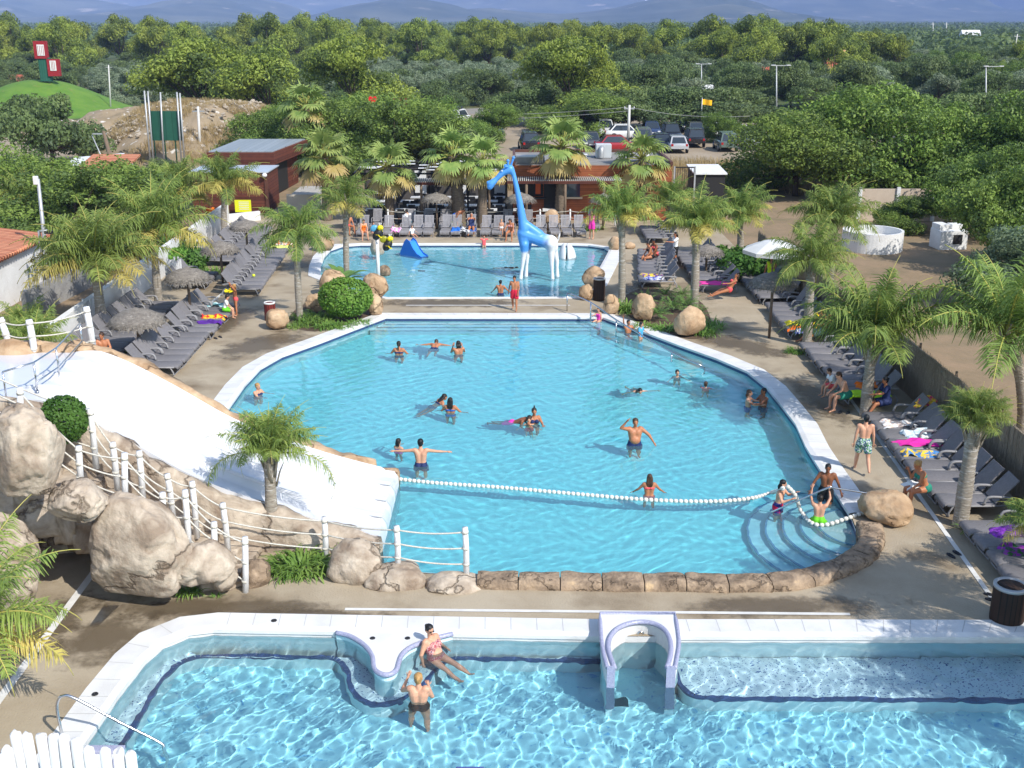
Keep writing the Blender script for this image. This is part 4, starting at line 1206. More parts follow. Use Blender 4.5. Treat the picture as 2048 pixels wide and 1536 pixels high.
def feather_crown(r, n, L, old=.22, plume=.85, ll=.50, lw=.026, up=(88, 14), nl=78, bend=(68, 108), droop=()):
    """crown of arching feather fronds: numpy quads per material"""
    green = []; yel = []; rach = MB()
    for i in range(n + len(droop)):
        f = min(1, i / (n - 1))
        az = i * 2.39996 + r.uniform(-.25, .25); e0 = R(lerp(up[0], up[1], f ** .85) + r.uniform(-7, 7)); ln = L * r.uniform(.82, 1.08) * (.75 if f < .08 else 1)
        bd = R(r.uniform(*bend)) * lerp(.55, 1, min(1, f * 1.6))
        if i >= n: az, e0, bd, ln = droop[i - n][0], R(14), R(135), L * droop[i - n][1]
        t = np.linspace(0, 1, 15); e = e0 - bd * t ** 1.5
        ds = ln / 14; rad = np.concatenate([[0], np.cumsum(np.cos((e[1:] + e[:-1]) / 2)) * ds]); zz = np.concatenate([[0], np.cumsum(np.sin((e[1:] + e[:-1]) / 2)) * ds])
        P = np.stack([rad * math.cos(az), rad * math.sin(az), zz], 1)
        tan = np.stack([np.cos(e) * math.cos(az), np.cos(e) * math.sin(az), np.sin(e)], 1); sd = np.array([-math.sin(az), math.cos(az), 0])
        nrm = np.cross(sd, tan)
        rach.tube(P, np.linspace(.022, .006, 15) * L / 2.2, 4, 0)
        tt = np.clip(np.repeat(np.linspace(.14, 1, nl), 2) + r.uniform(-.006, .006, nl * 2), 0, 1); side = np.tile([1, -1], nl)
        def at(A): return np.stack([np.interp(tt, t, A[:, k]) for k in range(3)], 1)
        p = at(P); tg = unit(at(tan)); nr = unit(at(nrm))
        a = r.uniform(-plume, plume, nl * 2)
        lenl = ll * L / 2.2 * np.sin(np.clip(tt * 1.05 + .12, 0, 1) * PI) ** .6 * r.uniform(.8, 1.15, nl * 2)
        d = unit(sd * (side * np.cos(a))[:, None] + nr * (np.sin(a) * .9 + .15)[:, None] + tg * .55)
        d2 = unit(d + np.array([0, 0, -1]) * r.uniform(.5, 1.4, nl * 2)[:, None])
        wv = unit(np.cross(d, nr + .3 * r.normal(size=(nl * 2, 3)))) * (lw * L / 2.2 * .5)
        m1 = p + d * (lenl * .5)[:, None]; m2 = m1 + d2 * (lenl * .55)[:, None]
        q1 = np.stack([p - wv * .7, p + wv * .7, m1 + wv, m1 - wv], 1); q2 = np.stack([m1 - wv, m1 + wv, m2 + wv * .25, m2 - wv * .25], 1)
        (yel if (f > 1 - old and r.uniform() < .75) else green).extend([q1, q2])
    return np.concatenate(green), (np.concatenate(yel) if yel else None), rach


def feather_palm(label, base, h, L, n=26, seed=0, rad=.14, lean=(0, 0), group='feather palms around the pools', boots=True, **kw):
    r = np.random.default_rng(seed)
    kw.setdefault('nl', 78)
    t = thing('palm_tree', label, 'palm tree', (base[0], base[1], base[2] if len(base) > 2 else 0), 0, group)
    k = 12; path = [(lean[0] * s * s, lean[1] * s * s, h * s) for s in np.linspace(0, 1, k)]
    mb = MB()
    rr = [rad * (1.25 - .30 * s + .10 * math.exp(-((s - .9) / .12) ** 2)) * (1 + .05 * math.sin(i * 5.1)) for i, s in enumerate(np.linspace(0, 1, k))]
    path2 = catmull(path, 5); rr2 = np.interp(np.linspace(0, 1, len(path2)), np.linspace(0, 1, k), rr) * (1 + .035 * np.array([(-1) ** j for j in range(len(path2))]))
    mb.tube(path2, list(rr2), 12); mb.obj('trunk', bark_m, t)
    top = Vector(path[-1])
    mb = MB()
    if boots:
        for i in range(16):
            az = i * 2.4 + r.uniform(-.2, .2); z0 = -.75 * (1 - i / 16) - .05; d = Vector((math.cos(az), math.sin(az), 0))
            b0 = top + d * rad * .75 + Vector((0, 0, z0)); b1 = b0 + d * rad * .75 + Vector((0, 0, .34)); b2 = b1 + d * .10 + Vector((0, 0, .22))
            mb.tube([b0, b1, b2], [rad * .42, rad * .32, rad * .12], 6, sq=.45)
        mb.obj('leaf_bases', boot_m, t)
    g, y, ra = feather_crown(r, n, L, **kw)
    mb = MB(); mb.quads(g, 0)
    if y is not None: mb.quads(y, 1)
    for v, in [(x,) for x in ra.v]: pass
    off = mb.n; mb.v += ra.v; mb.f += [[i + off for i in q] for q in ra.f]; mb.m += [2] * len(ra.f); mb.s += ra.s; mb.n += ra.n
    mb.obj('crown', [G['feather'], G['featherY'], G['petiole']], t, top + Vector((0, 0, -.05)))
    return t


def fan_palm(label, base, h, S=1., seed=0, rad=.24, n=21, skirt=5, lean=(0, 0), group='fan palms near the restaurant'):
    r = np.random.default_rng(seed); t = thing('fan_palm', label, 'palm tree', (base[0], base[1], 0), 0, group)
    path = catmull([(lean[0] * s * s, lean[1] * s * s, h * s) for s in np.linspace(0, 1, 8)], 5); k = len(path)
    mb = MB(); mb.tube(path, [rad * (1.3 - .42 * min(1, s * 1.4) + .12 * s) * (1 + .05 * (-1) ** i) for i, s in enumerate(np.linspace(0, 1, k))], 12); mb.obj('trunk', fbark_m, t)
    top = path[-1]; gr = []; old = []; pe = MB()
    for i in range(n + skirt):
        f = min(1, i / n); az = i * 2.39996 + r.uniform(-.2, .2); dead = i >= n - 4
        e = R(lerp(82, -38, f ** .9) + r.uniform(-8, 8)) if i < n else R(r.uniform(-72, -50))
        pl = S * lerp(.85, 1.15, f) * r.uniform(.85, 1.1) * (.7 if i >= n else 1)
        d = np.array([math.cos(az) * math.cos(e), math.sin(az) * math.cos(e), math.sin(e)]); sd = np.array([-math.sin(az), math.cos(az), 0.])
        p1 = d * pl; dr = unit(d + np.array([0, 0, -.35 - .3 * f])); p2 = p1
        pe.tube([(0, 0, 0), p1 * .6 + np.array([0, 0, .04]), p1], [.035 * S, .025 * S, .018 * S], 4, 0)
        ns = 22; an = np.linspace(-R(118), R(118), ns) + r.uniform(-.03, .03, ns)
        nr = np.cross(sd, dr); cup = .28
        dd = unit(dr * np.cos(an)[:, None] + sd * np.sin(an)[:, None] + nr * (cup * (1 - np.cos(an)))[:, None] * .5 + nr * r.uniform(-.08, .08, ns)[:, None])
        ln = S * .84 * r.uniform(.85, 1.08, ns) * (1 - .18 * np.abs(an) / 2.1)
        m = p2 + dd * (ln * .62)[:, None]; tip = m + unit(dd + np.array([0, 0, -1]) * r.uniform(.3, 1.1, ns)[:, None]) * (ln * .42)[:, None]
        wv = unit(np.cross(dd, nr)) * (S * .056)
        b = np.repeat(p2[None], ns, 0)
        q1 = np.stack([b - wv * .12, b + wv * .12, m + wv, m - wv], 1); q2 = np.stack([m - wv, m + wv, tip + wv * .12, tip - wv * .12], 1)
        (old if dead else gr).extend([q1, q2])
    mb = MB(); mb.quads(np.concatenate(gr), 0)
    if old: mb.quads(np.concatenate(old), 1)
    off = mb.n; mb.v += pe.v; mb.f += [[i + off for i in q] for q in pe.f]; mb.m += [2] * len(pe.f); mb.s += pe.s; mb.n += pe.n
    mb.obj('crown', [G['fan'], G['fanY'], G['petiole']], t, top)
    return t


def palm_px(label, bpx, bpy, cpx, cpy, wid, seed, **kw):
    """feather palm: foot pixel, crown heart pixel, crown width in pixels"""
    x, y = W(bpx, bpy); h = hgt(cpy, y); x2 = xat(cpx, y, h); wm = abs(xat(cpx + wid / 2, y, h) - xat(cpx - wid / 2, y, h))
    return feather_palm(label, (x, y), h, wm * .64, seed=seed, lean=(x2 - x, 0), rad=kw.pop('rad', .15), **kw)


palm_px('slender palm standing in front of the white slide with two long yellowing fronds', 547, 1095, 540, 905, 205, 1, n=30, rad=.125, up=(89, 38), bend=(50, 80), old=.0, ll=.55, nl=84, droop=((PI * 1.02, 1.5), (-.05, 1.5), (PI * .8, 1.1)))
palm_px('leafy palm on the left deck behind the two nearest left parasols', 207, 672, 190, 530, 285, 2, n=34, rad=.17)
palm_px('palm by the white picket panel, left of the third thatched parasol', 318, 612, 306, 468, 250, 3, n=30)
palm_px('palm with yellow lower fronds in front of the low brown shed', 450, 482, 450, 372, 165, 4, n=24, old=.4)
palm_px('thin palm with drooping dark crown on the left plant bed', 600, 642, 592, 455, 175, 5, n=26, rad=.12, old=.0, up=(70, -15), ll=.5)
palm_px('slim palm rising from the big leaf plant by the upper pool', 694, 560, 692, 405, 150, 6, n=20, rad=.12, old=.3, up=(89, 5), bend=(70, 110))
palm_px('dark trunked palm right of the walkway between the pools', 1243, 612, 1243, 430, 165, 7, n=28, rad=.13, old=.35)
palm_px('bushy palm in the right plant bed with pale trunk', 1388, 614, 1393, 455, 175, 8, n=30, rad=.15, old=.3)
palm_px('palm with split pale trunk beside the orange towels', 1613, 692, 1622, 520, 185, 9, n=26, rad=.15, up=(88, 0), old=.05)
palm_px('large palm on the lounger row above the bather with a lime towel', 1730, 832, 1745, 685, 345, 10, n=24, rad=.15, old=.0, ll=.5, up=(89, 28), bend=(55, 95))
palm_px('short bushy palm with fibrous pale trunk near the seated woman', 1920, 1052, 1952, 838, 150, 11, n=46, rad=.155, old=.0, up=(89, 20), ll=.62, bend=(45, 80), lw=.022)
palm_px('palm behind the reed fence at the right picture edge', 2045, 860, 2012, 672, 380, 12, n=22, rad=.16, old=.0, ll=.5)
palm_px('low palm poking in at the right edge over the shaded loungers', 2090, 1150, 2078, 1045, 170, 13, n=26, rad=.14, old=.1)
palm_px('palm reaching in with arching fronds at the lower left edge', -72, 1430, -72, 1255, 440, 14, n=22, rad=.16, old=.05)
palm_px('low bushy palm outside the left wall beside the white house', 50, 690, 50, 662, 150, 15, n=30, rad=.15, up=(85, 10), old=.0)
palm_px('low palm with drooping fronds behind the top terrace', 70, 765, 70, 690, 170, 16, n=28, rad=.15, up=(85, 5), old=.1)
palm_px('palm cluster with yellow fronds behind the second right palm', 1480, 520, 1478, 430, 150, 17, n=32, old=.45)
palm_px('palm left of the thatched parasol in front of the restaurant corner', 1345, 470, 1340, 405, 120, 18, n=26, old=.3)
palm_px('feathery palm half hidden behind the split trunk palm', 1660, 560, 1668, 440, 190, 19, n=32, old=.1)
palm_px('feathery palm between shed and power pole on the left', 360, 470, 352, 385, 170, 20, n=28, old=.2)
palm_px('low palm shrub at the far left among the mulberry leaves', 60, 470, 55, 405, 150, 21, n=28, old=.5)

feather_palm('palm just outside the right edge shading the lower right deck', (11.7, 17.9), 4.6, 2.7, n=30, seed=41, rad=.17, old=.1)
feather_palm('palm outside the lower right corner shading the right end of the front pool', (13.0, 14.4), 4.8, 2.7, n=30, seed=42, rad=.17, old=.1)


def fan_px(label, bpx, bpy, cpx, cpy, S, seed, **kw):
    x, y = W(bpx, bpy); h = hgt(cpy, y); fan_palm(label, (x, y), h, S, seed, lean=(xat(cpx, y, h) - x, 0), **kw)


fan_px('tallest fan palm behind the slanted grey roof', 622, 345, 612, 215, 1.45, 31, rad=.22, skirt=14)
fan_px('fan palm beside the concrete wall left of the restaurant terrace', 655, 440, 648, 315, 1.25, 32, rad=.24)
fan_px('fan palm in front of the left end of the pergola', 780, 448, 776, 335, 1.2, 33, rad=.23)
fan_px('fan palm with thick trunk left of the giraffe', 918, 452, 906, 312, 1.2, 34, rad=.33)
fan_px('smaller fan palm just left of the giraffe head', 965, 455, 966, 325, 1.05, 35, rad=.24)
fan_px('fan palm with white ringed trunk right of the giraffe neck', 1120, 445, 1124, 295, 1.25, 36, rad=.26)
fan_px('fan palm in front of the right end of the restaurant', 1285, 440, 1284, 318, 1.2, 37, rad=.22)


# ---------------------------------------------------------------- low plants
def strap_plant(label, x, y, rx, n, L, seed, m='strap', group=None, z=0, cat='plant', curl=1.):
    r = np.random.default_rng(seed); Q = []
    for i in range(n):
        a = r.uniform(0, 2 * PI); q = math.sqrt(r.uniform()) * rx; b = np.array([q * math.cos(a), q * math.sin(a) * .75, 0]); az = a + r.normal() * .9; e = R(r.uniform(35, 88)); ln = L * r.uniform(.6, 1.1)
        sd = np.array([-math.sin(az), math.cos(az), 0]) * .024 * (L / .6); p = b; seg = 5
        for j in range(seg):
            d = np.array([math.cos(az) * math.cos(e), math.sin(az) * math.cos(e), math.sin(e)]); p2 = p + d * ln / seg; w0 = 1 - (j / seg) ** 2 * .9; w1 = 1 - ((j + 1) / seg) ** 2 * .9
            Q.append([p - sd * w0, p + sd * w0, p2 + sd * w1, p2 - sd * w1]); p = p2; e -= R(28) * curl * r.uniform(.6, 1.3)
    mb = MB(); mb.quads(np.array(Q)); return tag(mb.obj('leafy_plant', G[m], None, (x, y, z)), label, cat, group)


def leaf_blob(r, c, rad, n, s, up=.15, shell=.55):
    """n leaf quads spread through an ellipsoid"""
    d = unit(r.normal(size=(n, 3))); q = (shell + (1 - shell) * r.uniform(0, 1, n)) ** .7
    p = np.array(c) + d * np.array(rad) * q[:, None]
    nrm = unit(d * .9 + r.normal(size=(n, 3)) * .55 + np.array([0, 0, up])); a = unit(np.cross(nrm, r.normal(size=(n, 3)))); b = np.cross(nrm, a)
    sz = s * r.uniform(.6, 1.25, n)[:, None]; a = a * sz; b = b * sz * .62
    return np.stack([p - a, p - b * .8 + a * .1, p + a, p + b * .8 + a * .1], 1)


def bush(label, x, y, z, rad, n, s, seed, m='hedge', m2=None, group=None, lobes=1, name='bush', stems=0):
    r = np.random.default_rng(seed); mb = MB()
    for k in range(lobes):
        if lobes == 1: c, rr = (0, 0, 0), rad
        else:
            a = k / lobes * 2 * PI; c = (rad[0] * .45 * math.cos(a), rad[1] * .45 * math.sin(a), rad[2] * r.uniform(-.2, .3)); rr = [v * r.uniform(.5, .68) for v in rad]
        mb.quads(leaf_blob(r, c, rr, n // lobes, s, shell=.8 if lobes == 1 else .6), 0 if (m2 is None or r.uniform() < .6) else 1)
    ms = [G[m], G[m2 or m]]
    if not stems:
        return tag(mb.obj(name, ms, None, (x, y, z)), label, 'shrub', group)
    t = thing(name, label, 'shrub', (x, y, 0), 0, group); mb.obj('foliage', ms, t, (0, 0, z))
    for k in range(stems):
        a = k * 2.1; mb = MB(); mb.tube([(.3 * rad[0] * math.cos(a), .3 * rad[1] * math.sin(a), 0), (.15 * rad[0] * math.cos(a), .15 * rad[1] * math.sin(a), z)], [.03, .02], 6); mb.obj('stem', trunk_m, t)
    return t


x, y = W(598, 1150); strap_plant('large clump of green strap leaves in front of the slide palm', x, y + .25, .62, 420, .62, 1)
x, y = W(625, 1120); strap_plant('feathery green weed growing up the slide wall by a rope post', x + .3, y + .6, .2, 60, .5, 8, 'cyc')
x, y = W(374, 1190); strap_plant('small clump of strap leaves at the foot of the largest boulder', x, y + .05, .24, 90, .38, 2)
strap_plant('clump of strap leaves under the front nose rock near the lowest post', *W(432, 1195), .1, 20, .2, 3)
for i, (px, py, rx, n, L, lab) in enumerate(((620, 648, .5, 130, .6, 'yellowish strap plant at the foot of the thin palm'), (655, 655, .5, 110, .55, 'strap plant between the round hedge and the thin palm'), (590, 655, .35, 80, .4, 'low grassy plant beside the smooth boulder'),
        (310, 622, .5, 120, .55, 'strap plant at the foot of the picket panel palm'), (345, 626, .4, 80, .5, 'strap plant beside the lounger behind the third parasol'), (420, 545, .7, 140, .6, 'strap plant bed by the hedge at the left wall'), (232, 710, .35, 80, .45, 'small strap plant next to the man at the slide top'),
        (1600, 705, .4, 90, .45, 'small strap plant under the split trunk palm'), (1590, 705, .3, 60, .35, 'tiny green tuft left of the split trunk palm'), (1420, 655, .55, 130, .6, 'green strap plant right of the large leaning boulder'), (1262, 622, .6, 130, .9, 'spiky plant beside the dark trunked palm'), (1600, 590, .5, 100, .5, 'low plant under the shaded parasol on the right'), (1945, 1060, .3, 60, .4, 'tuft of leaves at the foot of the fibrous palm'), (905, 452, .5, 110, .8, 'strap plant by the thick fan palm trunk'), (1185, 460, .5, 100, .7, 'strap plant behind the loungers right of the giraffe'), (1405, 668, .5, 140, .55, 'strap plant in front of the leaning boulder tip'), (1330, 660, .45, 110, .5, 'low strap plant between the two right bed boulders'), (1285, 655, .4, 90, .45, 'small strap plant at the pool side of the rounded boulder'), (640, 640, .6, 150, .7, 'tall strap plant left of the hedge stems'), (680, 655, .5, 120, .45, 'low strap plant at the pool side of the hedge'), (607, 640, .4, 100, .6, 'strap plant right of the thin palm foot'), (720, 648, .45, 100, .4, 'low strap plant under the right side of the hedge'))):
    xx, yy = W(px, py); strap_plant(lab, xx, yy, rx, n, L, 40 + i, group='low plants in the beds')
for i, (px, py, L, lab) in enumerate(((1315, 640, .95, 'low cycad behind the rounded boulder in the right bed'), (1345, 625, .9, 'bright low cycad at the foot of the bushy palm'), (1290, 612, .8, 'cycad beside the dark trunked palm'), (1365, 600, .8, 'cycad at the rear of the right bed'), (640, 620, .8, 'cycad left of the round hedge'), (1372, 622, 1.0, 'large cycad behind the leaning boulder'), (1330, 602, .9, 'cycad in the middle of the right bed'), (1398, 640, .7, 'cycad right of the leaning boulder'), (1272, 628, .6, 'small cycad left of the rounded boulder'))):
    xx, yy = W(px, py); r = np.random.default_rng(60 + i); g, _, ra = feather_crown(r, 20, L, old=0, plume=.25, ll=.3, lw=.05, up=(75, 15), nl=22, bend=(60, 95))
    mb = MB(); mb.quads(g); tag(mb.obj('cycad', G['cyc'], None, (xx, yy, .2)), lab, 'plant', 'cycads in the beds')
# banana like plant by the upper pool
xx, yy = W(685, 575); r = np.random.default_rng(3); Q = []
for i in range(14):
    az = i * 2.4; e = R(r.uniform(50, 80)); sd = np.array([-math.sin(az), math.cos(az), 0]); p = np.zeros(3); ln = r.uniform(1.0, 1.7)
    for j in range(7):
        d = np.array([math.cos(az) * math.cos(e), math.sin(az) * math.cos(e), math.sin(e)]); p2 = p + d * ln / 7; w0, w1 = [(.02 if k < 2.5 else .17 * math.sin(min(1, (k - 2) / 5) * PI * .93 + .15)) for k in (j, j + 1)]
        Q.append([p - sd * w0, p + sd * w0, p2 + sd * w1, p2 - sd * w1]); p = p2; e -= R(11)
mb = MB(); mb.quads(np.array(Q)); tag(mb.obj('big_leaf_plant', G['cyc'], None, (xx, yy, .1)), 'dark big leaf plant at the left corner of the upper pool', 'plant')

xx, yy = W(690, 645); zt_ = hgt(560, yy + .3); bush('round bright green hedge bush between the two pools', xx, yy + .45, zt_ * .56, (1.1, 1.0, zt_ * .48), 5200, .075, 5, 'hedge', stems=5)
Y = 22.4; zc = hgt(838, Y); bush('clipped dark round bush beside the top of the slide', xat(128, Y, zc), Y, zc, (.50, .48, .52), 4200, .05, 6, 'clip')
for i, (px, py, rad, lab, m) in enumerate(((1500, 560, (1.6, 1.2, 1.0), 'dark leafy shrub below the white parasol', 'clip'), (345, 525, (1.7, 1.0, .9), 'dark hedge along the left wall behind the second parasol', 'clip'), (375, 540, (1.3, .9, .7), 'lower hedge next to the picket panel', 'hedge'), (1455, 535, (.9, .8, .7), 'small shrub behind the bushy right palm', 'clip'), (450, 420, (1.8, 1.2, 1.6), 'shrub against the low brown shed', 'broad'))):
    xx, yy = W(px, py); bush(lab, xx, yy, rad[2] * .8, rad, 2600, .11, 70 + i, m, 'clip', lobes=5, group='shrubs by the walls')


# ---------------------------------------------------------------- trees
def crown_mesh(seed, lobes, s, n, m0, m1, flat=0.):
    """lobes: list of (centre, radii); each clump takes one of two leaf tones at random"""
    r = np.random.default_rng(seed); mb = MB(); tot = sum(a[1][0] * a[1][1] for a in lobes)
    for c, rad in lobes:
        k = int(n * rad[0] * rad[1] / tot); sub = max(4, k // (95 if seed < 115 else 110))
        for j in range(sub):
            d = unit(r.normal(size=3)); d[2] = d[2] * .9 + .12 if seed < 115 else abs(d[2]) * 1.1 - .45; cc = np.array(c) + d * np.array(rad) * r.uniform(.55, .95); rr = np.array(rad) * (r.uniform(.22, .38) if seed < 115 else r.uniform(.32, .5))
            mb.quads(leaf_blob(r, cc, rr, k // sub, s, shell=.75), 0 if r.uniform() < .62 else 1)
    return mb


def limbs(mb, lobes, h0, r0, base=(0, 0, 0)):
    mb.tube([base, (lobes[0][0][0] * .15, lobes[0][0][1] * .15, h0 * .6), (lobes[0][0][0] * .3, lobes[0][0][1] * .3, h0)], [r0 * 1.3, r0, r0 * .8], 8)
    for c, rad in lobes:
        mb.tube([(lobes[0][0][0] * .3, lobes[0][0][1] * .3, h0 * .9), (c[0] * .6, c[1] * .6, lerp(h0, c[2], .6)), c], [r0 * .6, r0 * .4, r0 * .12], 6)


def tree_proto(name, cat, seed, h, w, nl, s, n, mats, kind, r0=.16):
    r = np.random.default_rng(seed); lobes = []
    for k in range(nl):
        a = k * 2.4 + r.uniform(-.4, .4); q = 0 if k == 0 else r.uniform(.35, .62)
        if kind == 'round': z = h * (.72 if k == 0 else .15 + .55 * ((k * .618) % 1)); q *= 1.2 - .75 * (z / h - .2); rr = (w * .33, w * .33, h * .25)
        elif kind == 'pine': z = h * (.82 if k == 0 else .16 + .62 * ((k * .382) % 1)); q *= 1.2 - .75 * (z / h - .2); rr = (w * .31, w * .31, h * .20)
        elif kind == 'umbrella': z = h * (.78 - .22 * q - .2 * (k % 3 == 2)); rr = (w * .28, w * .28, h * .18)
        else: z = h * r.uniform(.3, .7); rr = (w * .33, w * .33, h * .28)
        lobes.append(((q * w * .8 * math.cos(a), q * w * .8 * math.sin(a), z), tuple(v * r.uniform(.85, 1.2) for v in rr)))
    t = thing(name, 'tmp', cat, (0, -200, 0))
    mb = MB(); limbs(mb, lobes, h * (.22 if kind != 'umbrella' else .4), r0); mb.obj('trunk', trunk_m, t)
    crown_mesh(seed + 5, lobes, s, n, 0, 1).obj('crown', [G[mats[0]], G[mats[1]]], t)
    t['h'] = h; t['w'] = w
    return t


PROTO = {
    'broad': [tree_proto('broadleaf_tree', 'tree', 100 + i, 7, 7.2, 15, .115, 42000, ('broad', 'broadD'), 'round') for i in range(3)],
    'pine': [tree_proto('pine_tree', 'tree', 110 + i, 9, 8.2, 16, .165, 24000, ('pine', 'pineD'), 'pine') for i in range(4)],
    'umbrella': [tree_proto('stone_pine', 'tree', 120 + i, 9, 9.5, 13, .18, 20000, ('pine', 'pineD'), 'umbrella') for i in range(2)],
    'olive': [tree_proto('olive_tree', 'tree', 130 + i, 4, 4.6, 10, .115, 11000, ('olive', 'oliveD'), 'round', .14) for i in range(3)],
    'dark': [tree_proto('carob_tree', 'tree', 140 + i, 5, 6.5, 12, .14, 16000, ('darkL', 'dark'), 'round') for i in range(3)],
    'grey': [tree_proto('almond_tree', 'tree', 150 + i, 5.5, 4.8, 11, .11, 17000, ('grey', 'oliveD'), 'round', .12) for i in range(1)]}
USED = set(); TREES = []


def tree(kind, px, bpy, top, wid, label, var=None, x=None, y=None, h=None, w=None, group=None):
    if x is None:
        x, y = W(px, bpy); h = hgt(top, y); w = xat(px + wid / 2, y, h * .6) - xat(px - wid / 2, y, h * .6)
    v = random.randrange(len(PROTO[kind])) if var is None else var
    p = PROTO[kind][v]; sc_ = (w / p['w'] * .92, w / p['w'] * .92, h / p['h'] * 1.08)
    if p.name in USED:
        o = dup(p, (x, y, 0), random.uniform(0, 6.28), label, group, sc_)
    else:
        USED.add(p.name); o = p; o.location = (x, y, 0); o.rotation_euler.z = random.uniform(0, 6.28); o.scale = sc_; tag(o, label, None, group)
    return o


# trees one can tell apart
for a in (('broad', 1590, 392, 225, 240, 'leafy bright green tree left of the trio above the beige wall'), ('broad', 1715, 388, 172, 300, 'broadest leafy tree in the trio above the beige wall'), ('broad', 1882, 394, 200, 240, 'leafy tree at the right end of the trio above the beige wall'),
          ('broad', 2040, 420, 175, 260, 'leafy tree cut by the right picture edge above the white block'), ('broad', 2010, 470, 285, 220, 'leafy tree overhanging the white block'), ('broad', 2068, 548, 322, 250, 'tall leafy tree at the right picture edge right of the white block'), ('grey', 2040, 618, 440, 200, 'grey green almond tree on the bare earth near the right edge'),
          ('broad', 1810, 462, 392, 105, 'small round shrub like tree in front of the beige wall'), ('dark', 108, 335, 178, 200, 'dark rounded tree in front of the grass mound'), ('broad', 50, 450, 295, 200, 'leafy mulberry at the left edge behind the white house'),
          ('broad', 160, 490, 318, 300, 'large mulberry with drooping leaves beside the power pole'), ('dark', 320, 400, 312, 90, 'small dark tree between power pole and billboard posts'), ('broad', 565, 325, 215, 170, 'leafy tree left of the tallest fan palm'),
          ('broad', 690, 345, 198, 200, 'leafy tree under the red sign letters'), ('broad', 790, 350, 192, 220, 'leafy tree behind the pergola below the red sign'), ('dark', 860, 345, 222, 170, 'dark leafy tree behind the pergola right of the red sign'),
          ('broad', 985, 284, 208, 88, 'small yellow green tree standing in the sandy car park'), ('broad', 1165, 268, 182, 160, 'leafy tree by the car park below the middle lamp'), ('dark', 882, 222, 158, 80, 'dark round tree left of the white car with roof box'),
          ('dark', 1245, 262, 172, 160, 'flat dark carport tree left of the utility pole'), ('dark', 1345, 258, 172, 170, 'flat dark tree above the parked black cars'), ('dark', 1455, 258, 170, 190, 'flat dark tree right of the yellow flag'),
          ('dark', 1060, 252, 170, 140, 'dark tree at the left edge of the car park rows'), ('broad', 1440, 286, 222, 60, 'leafy tree standing among the parked cars'), ('dark', 1930, 285, 180, 200, 'dark tree behind the cars at the right edge'), ('dark', 2040, 290, 180, 160, 'dark tree by the rightmost parked cars'),
          ('pine', 410, 255, 80, 210, 'big yellow green pine right of the grass mound'), ('pine', 545, 272, 100, 190, 'bushy pine touching the first big pine on the left'), ('pine', 712, 255, 75, 175, 'tall dense pine above the red sign letters'), ('pine', 1145, 250, 76, 185, 'wide bright pine behind the middle street lamp'),
          ('pine', 1195, 248, 110, 90, 'lower right companion of the wide bright pine'), ('umbrella', 1738, 158, 56, 110, 'stone pine with domed crown right of the tallest pines'), ('umbrella', 1640, 160, 36, 105, 'tallest stone pine on the horizon right of centre'), ('umbrella', 1588, 160, 44, 95, 'stone pine left of the tallest one on the horizon'),
          ('umbrella', 1672, 165, 66, 100, 'lower stone pine above the chimney house'), ('pine', 1505, 165, 62, 90, 'pine left of the stone pine group'), ('pine', 1448, 160, 58, 70, 'slim pine above the parked cars'), ('umbrella', 1100, 150, 44, 75, 'flat crowned pine left of the wide bright pine top'), ('umbrella', 1192, 150, 42, 75, 'flat crowned pine directly behind the wide bright pine'),
          ('dark', 1690, 215, 120, 110, 'dark tree hiding the chimney house'), ('dark', 1580, 215, 115, 90, 'dark carob between the left chimney house and the stone pines')):
    tree(*a, group='trees around the park')

bands = []
rg = np.random.default_rng(21)
def scatter(kind, n, px0, px1, d0, d1, h0, h1, asp, zone, gap=.42):
    out = []
    for _ in range(n * 12):
        if len(out) >= n: break
        d = math.exp(rg.uniform(math.log(d0), math.log(d1))); px = rg.uniform(px0, px1); x = xat(px, d, 3); h = rg.uniform(h0, h1); w = h * asp * rg.uniform(.85, 1.2)
        if any((x - a) ** 2 + (d - b) ** 2 < (gap * (w + c)) ** 2 for a, b, c in bands): continue
        bands.append((x, d, w)); out.append((px, x, d, h, w))
    out.sort()
    for i, (px, x, d, h, w) in enumerate(out):
        tree(kind, 0, 0, 0, 0, '%s, %s from the left' % (zone, ORD[i]), x=x, y=d, h=h, w=w, group=zone)


scatter('olive', 60, 690, 1100, 165, 250, 3.2, 4.6, 1.15, 'grey olive tree in the grove behind the car park')
scatter('olive', 22, 190, 360, 160, 240, 3.2, 4.4, 1.15, 'grey olive tree right of the grass mound')
scatter('olive', 14, 1180, 1480, 190, 260, 3.2, 4.6, 1.15, 'grey olive tree on the field behind the dark carport trees')
scatter('pine', 24, -40, 700, 230, 330, 7.5, 13, .8, 'yellow green pine of the left horizon belt')
scatter('pine', 18, 700, 1300, 260, 330, 7.5, 12.5, .8, 'yellow green pine of the middle horizon belt')
scatter('pine', 10, 1250, 1700, 240, 330, 7.5, 12.5, .8, 'yellow green pine of the right horizon belt')
scatter('dark', 22, -40, 360, 170, 260, 3.5, 5.5, 1.2, 'dark bushy tree behind the grass mound')
scatter('olive', 22, 1300, 2140, 150, 300, 3.6, 5, 1.2, 'silvery olive tree on the right hand plain')
scatter('broad', 8, 1500, 2140, 150, 280, 4.5, 6.5, 1.0, 'light green tree on the right hand plain')
scatter('pine', 9, 1250, 2140, 190, 320, 6, 8.5, .85, 'young pine on the right hand plain')
scatter('dark', 52, 1240, 2140, 150, 310, 4.2, 6.4, 1.15, 'dark green carob on the plain at the right')
scatter('olive', 14, 1500, 2100, 170, 260, 3.5, 4.8, 1.15, 'grey olive tree among the carobs at the right')
scatter('dark', 24, 500, 1240, 150, 240, 3.6, 5.2, 1.2, 'dark bush tree between car park and olive grove')
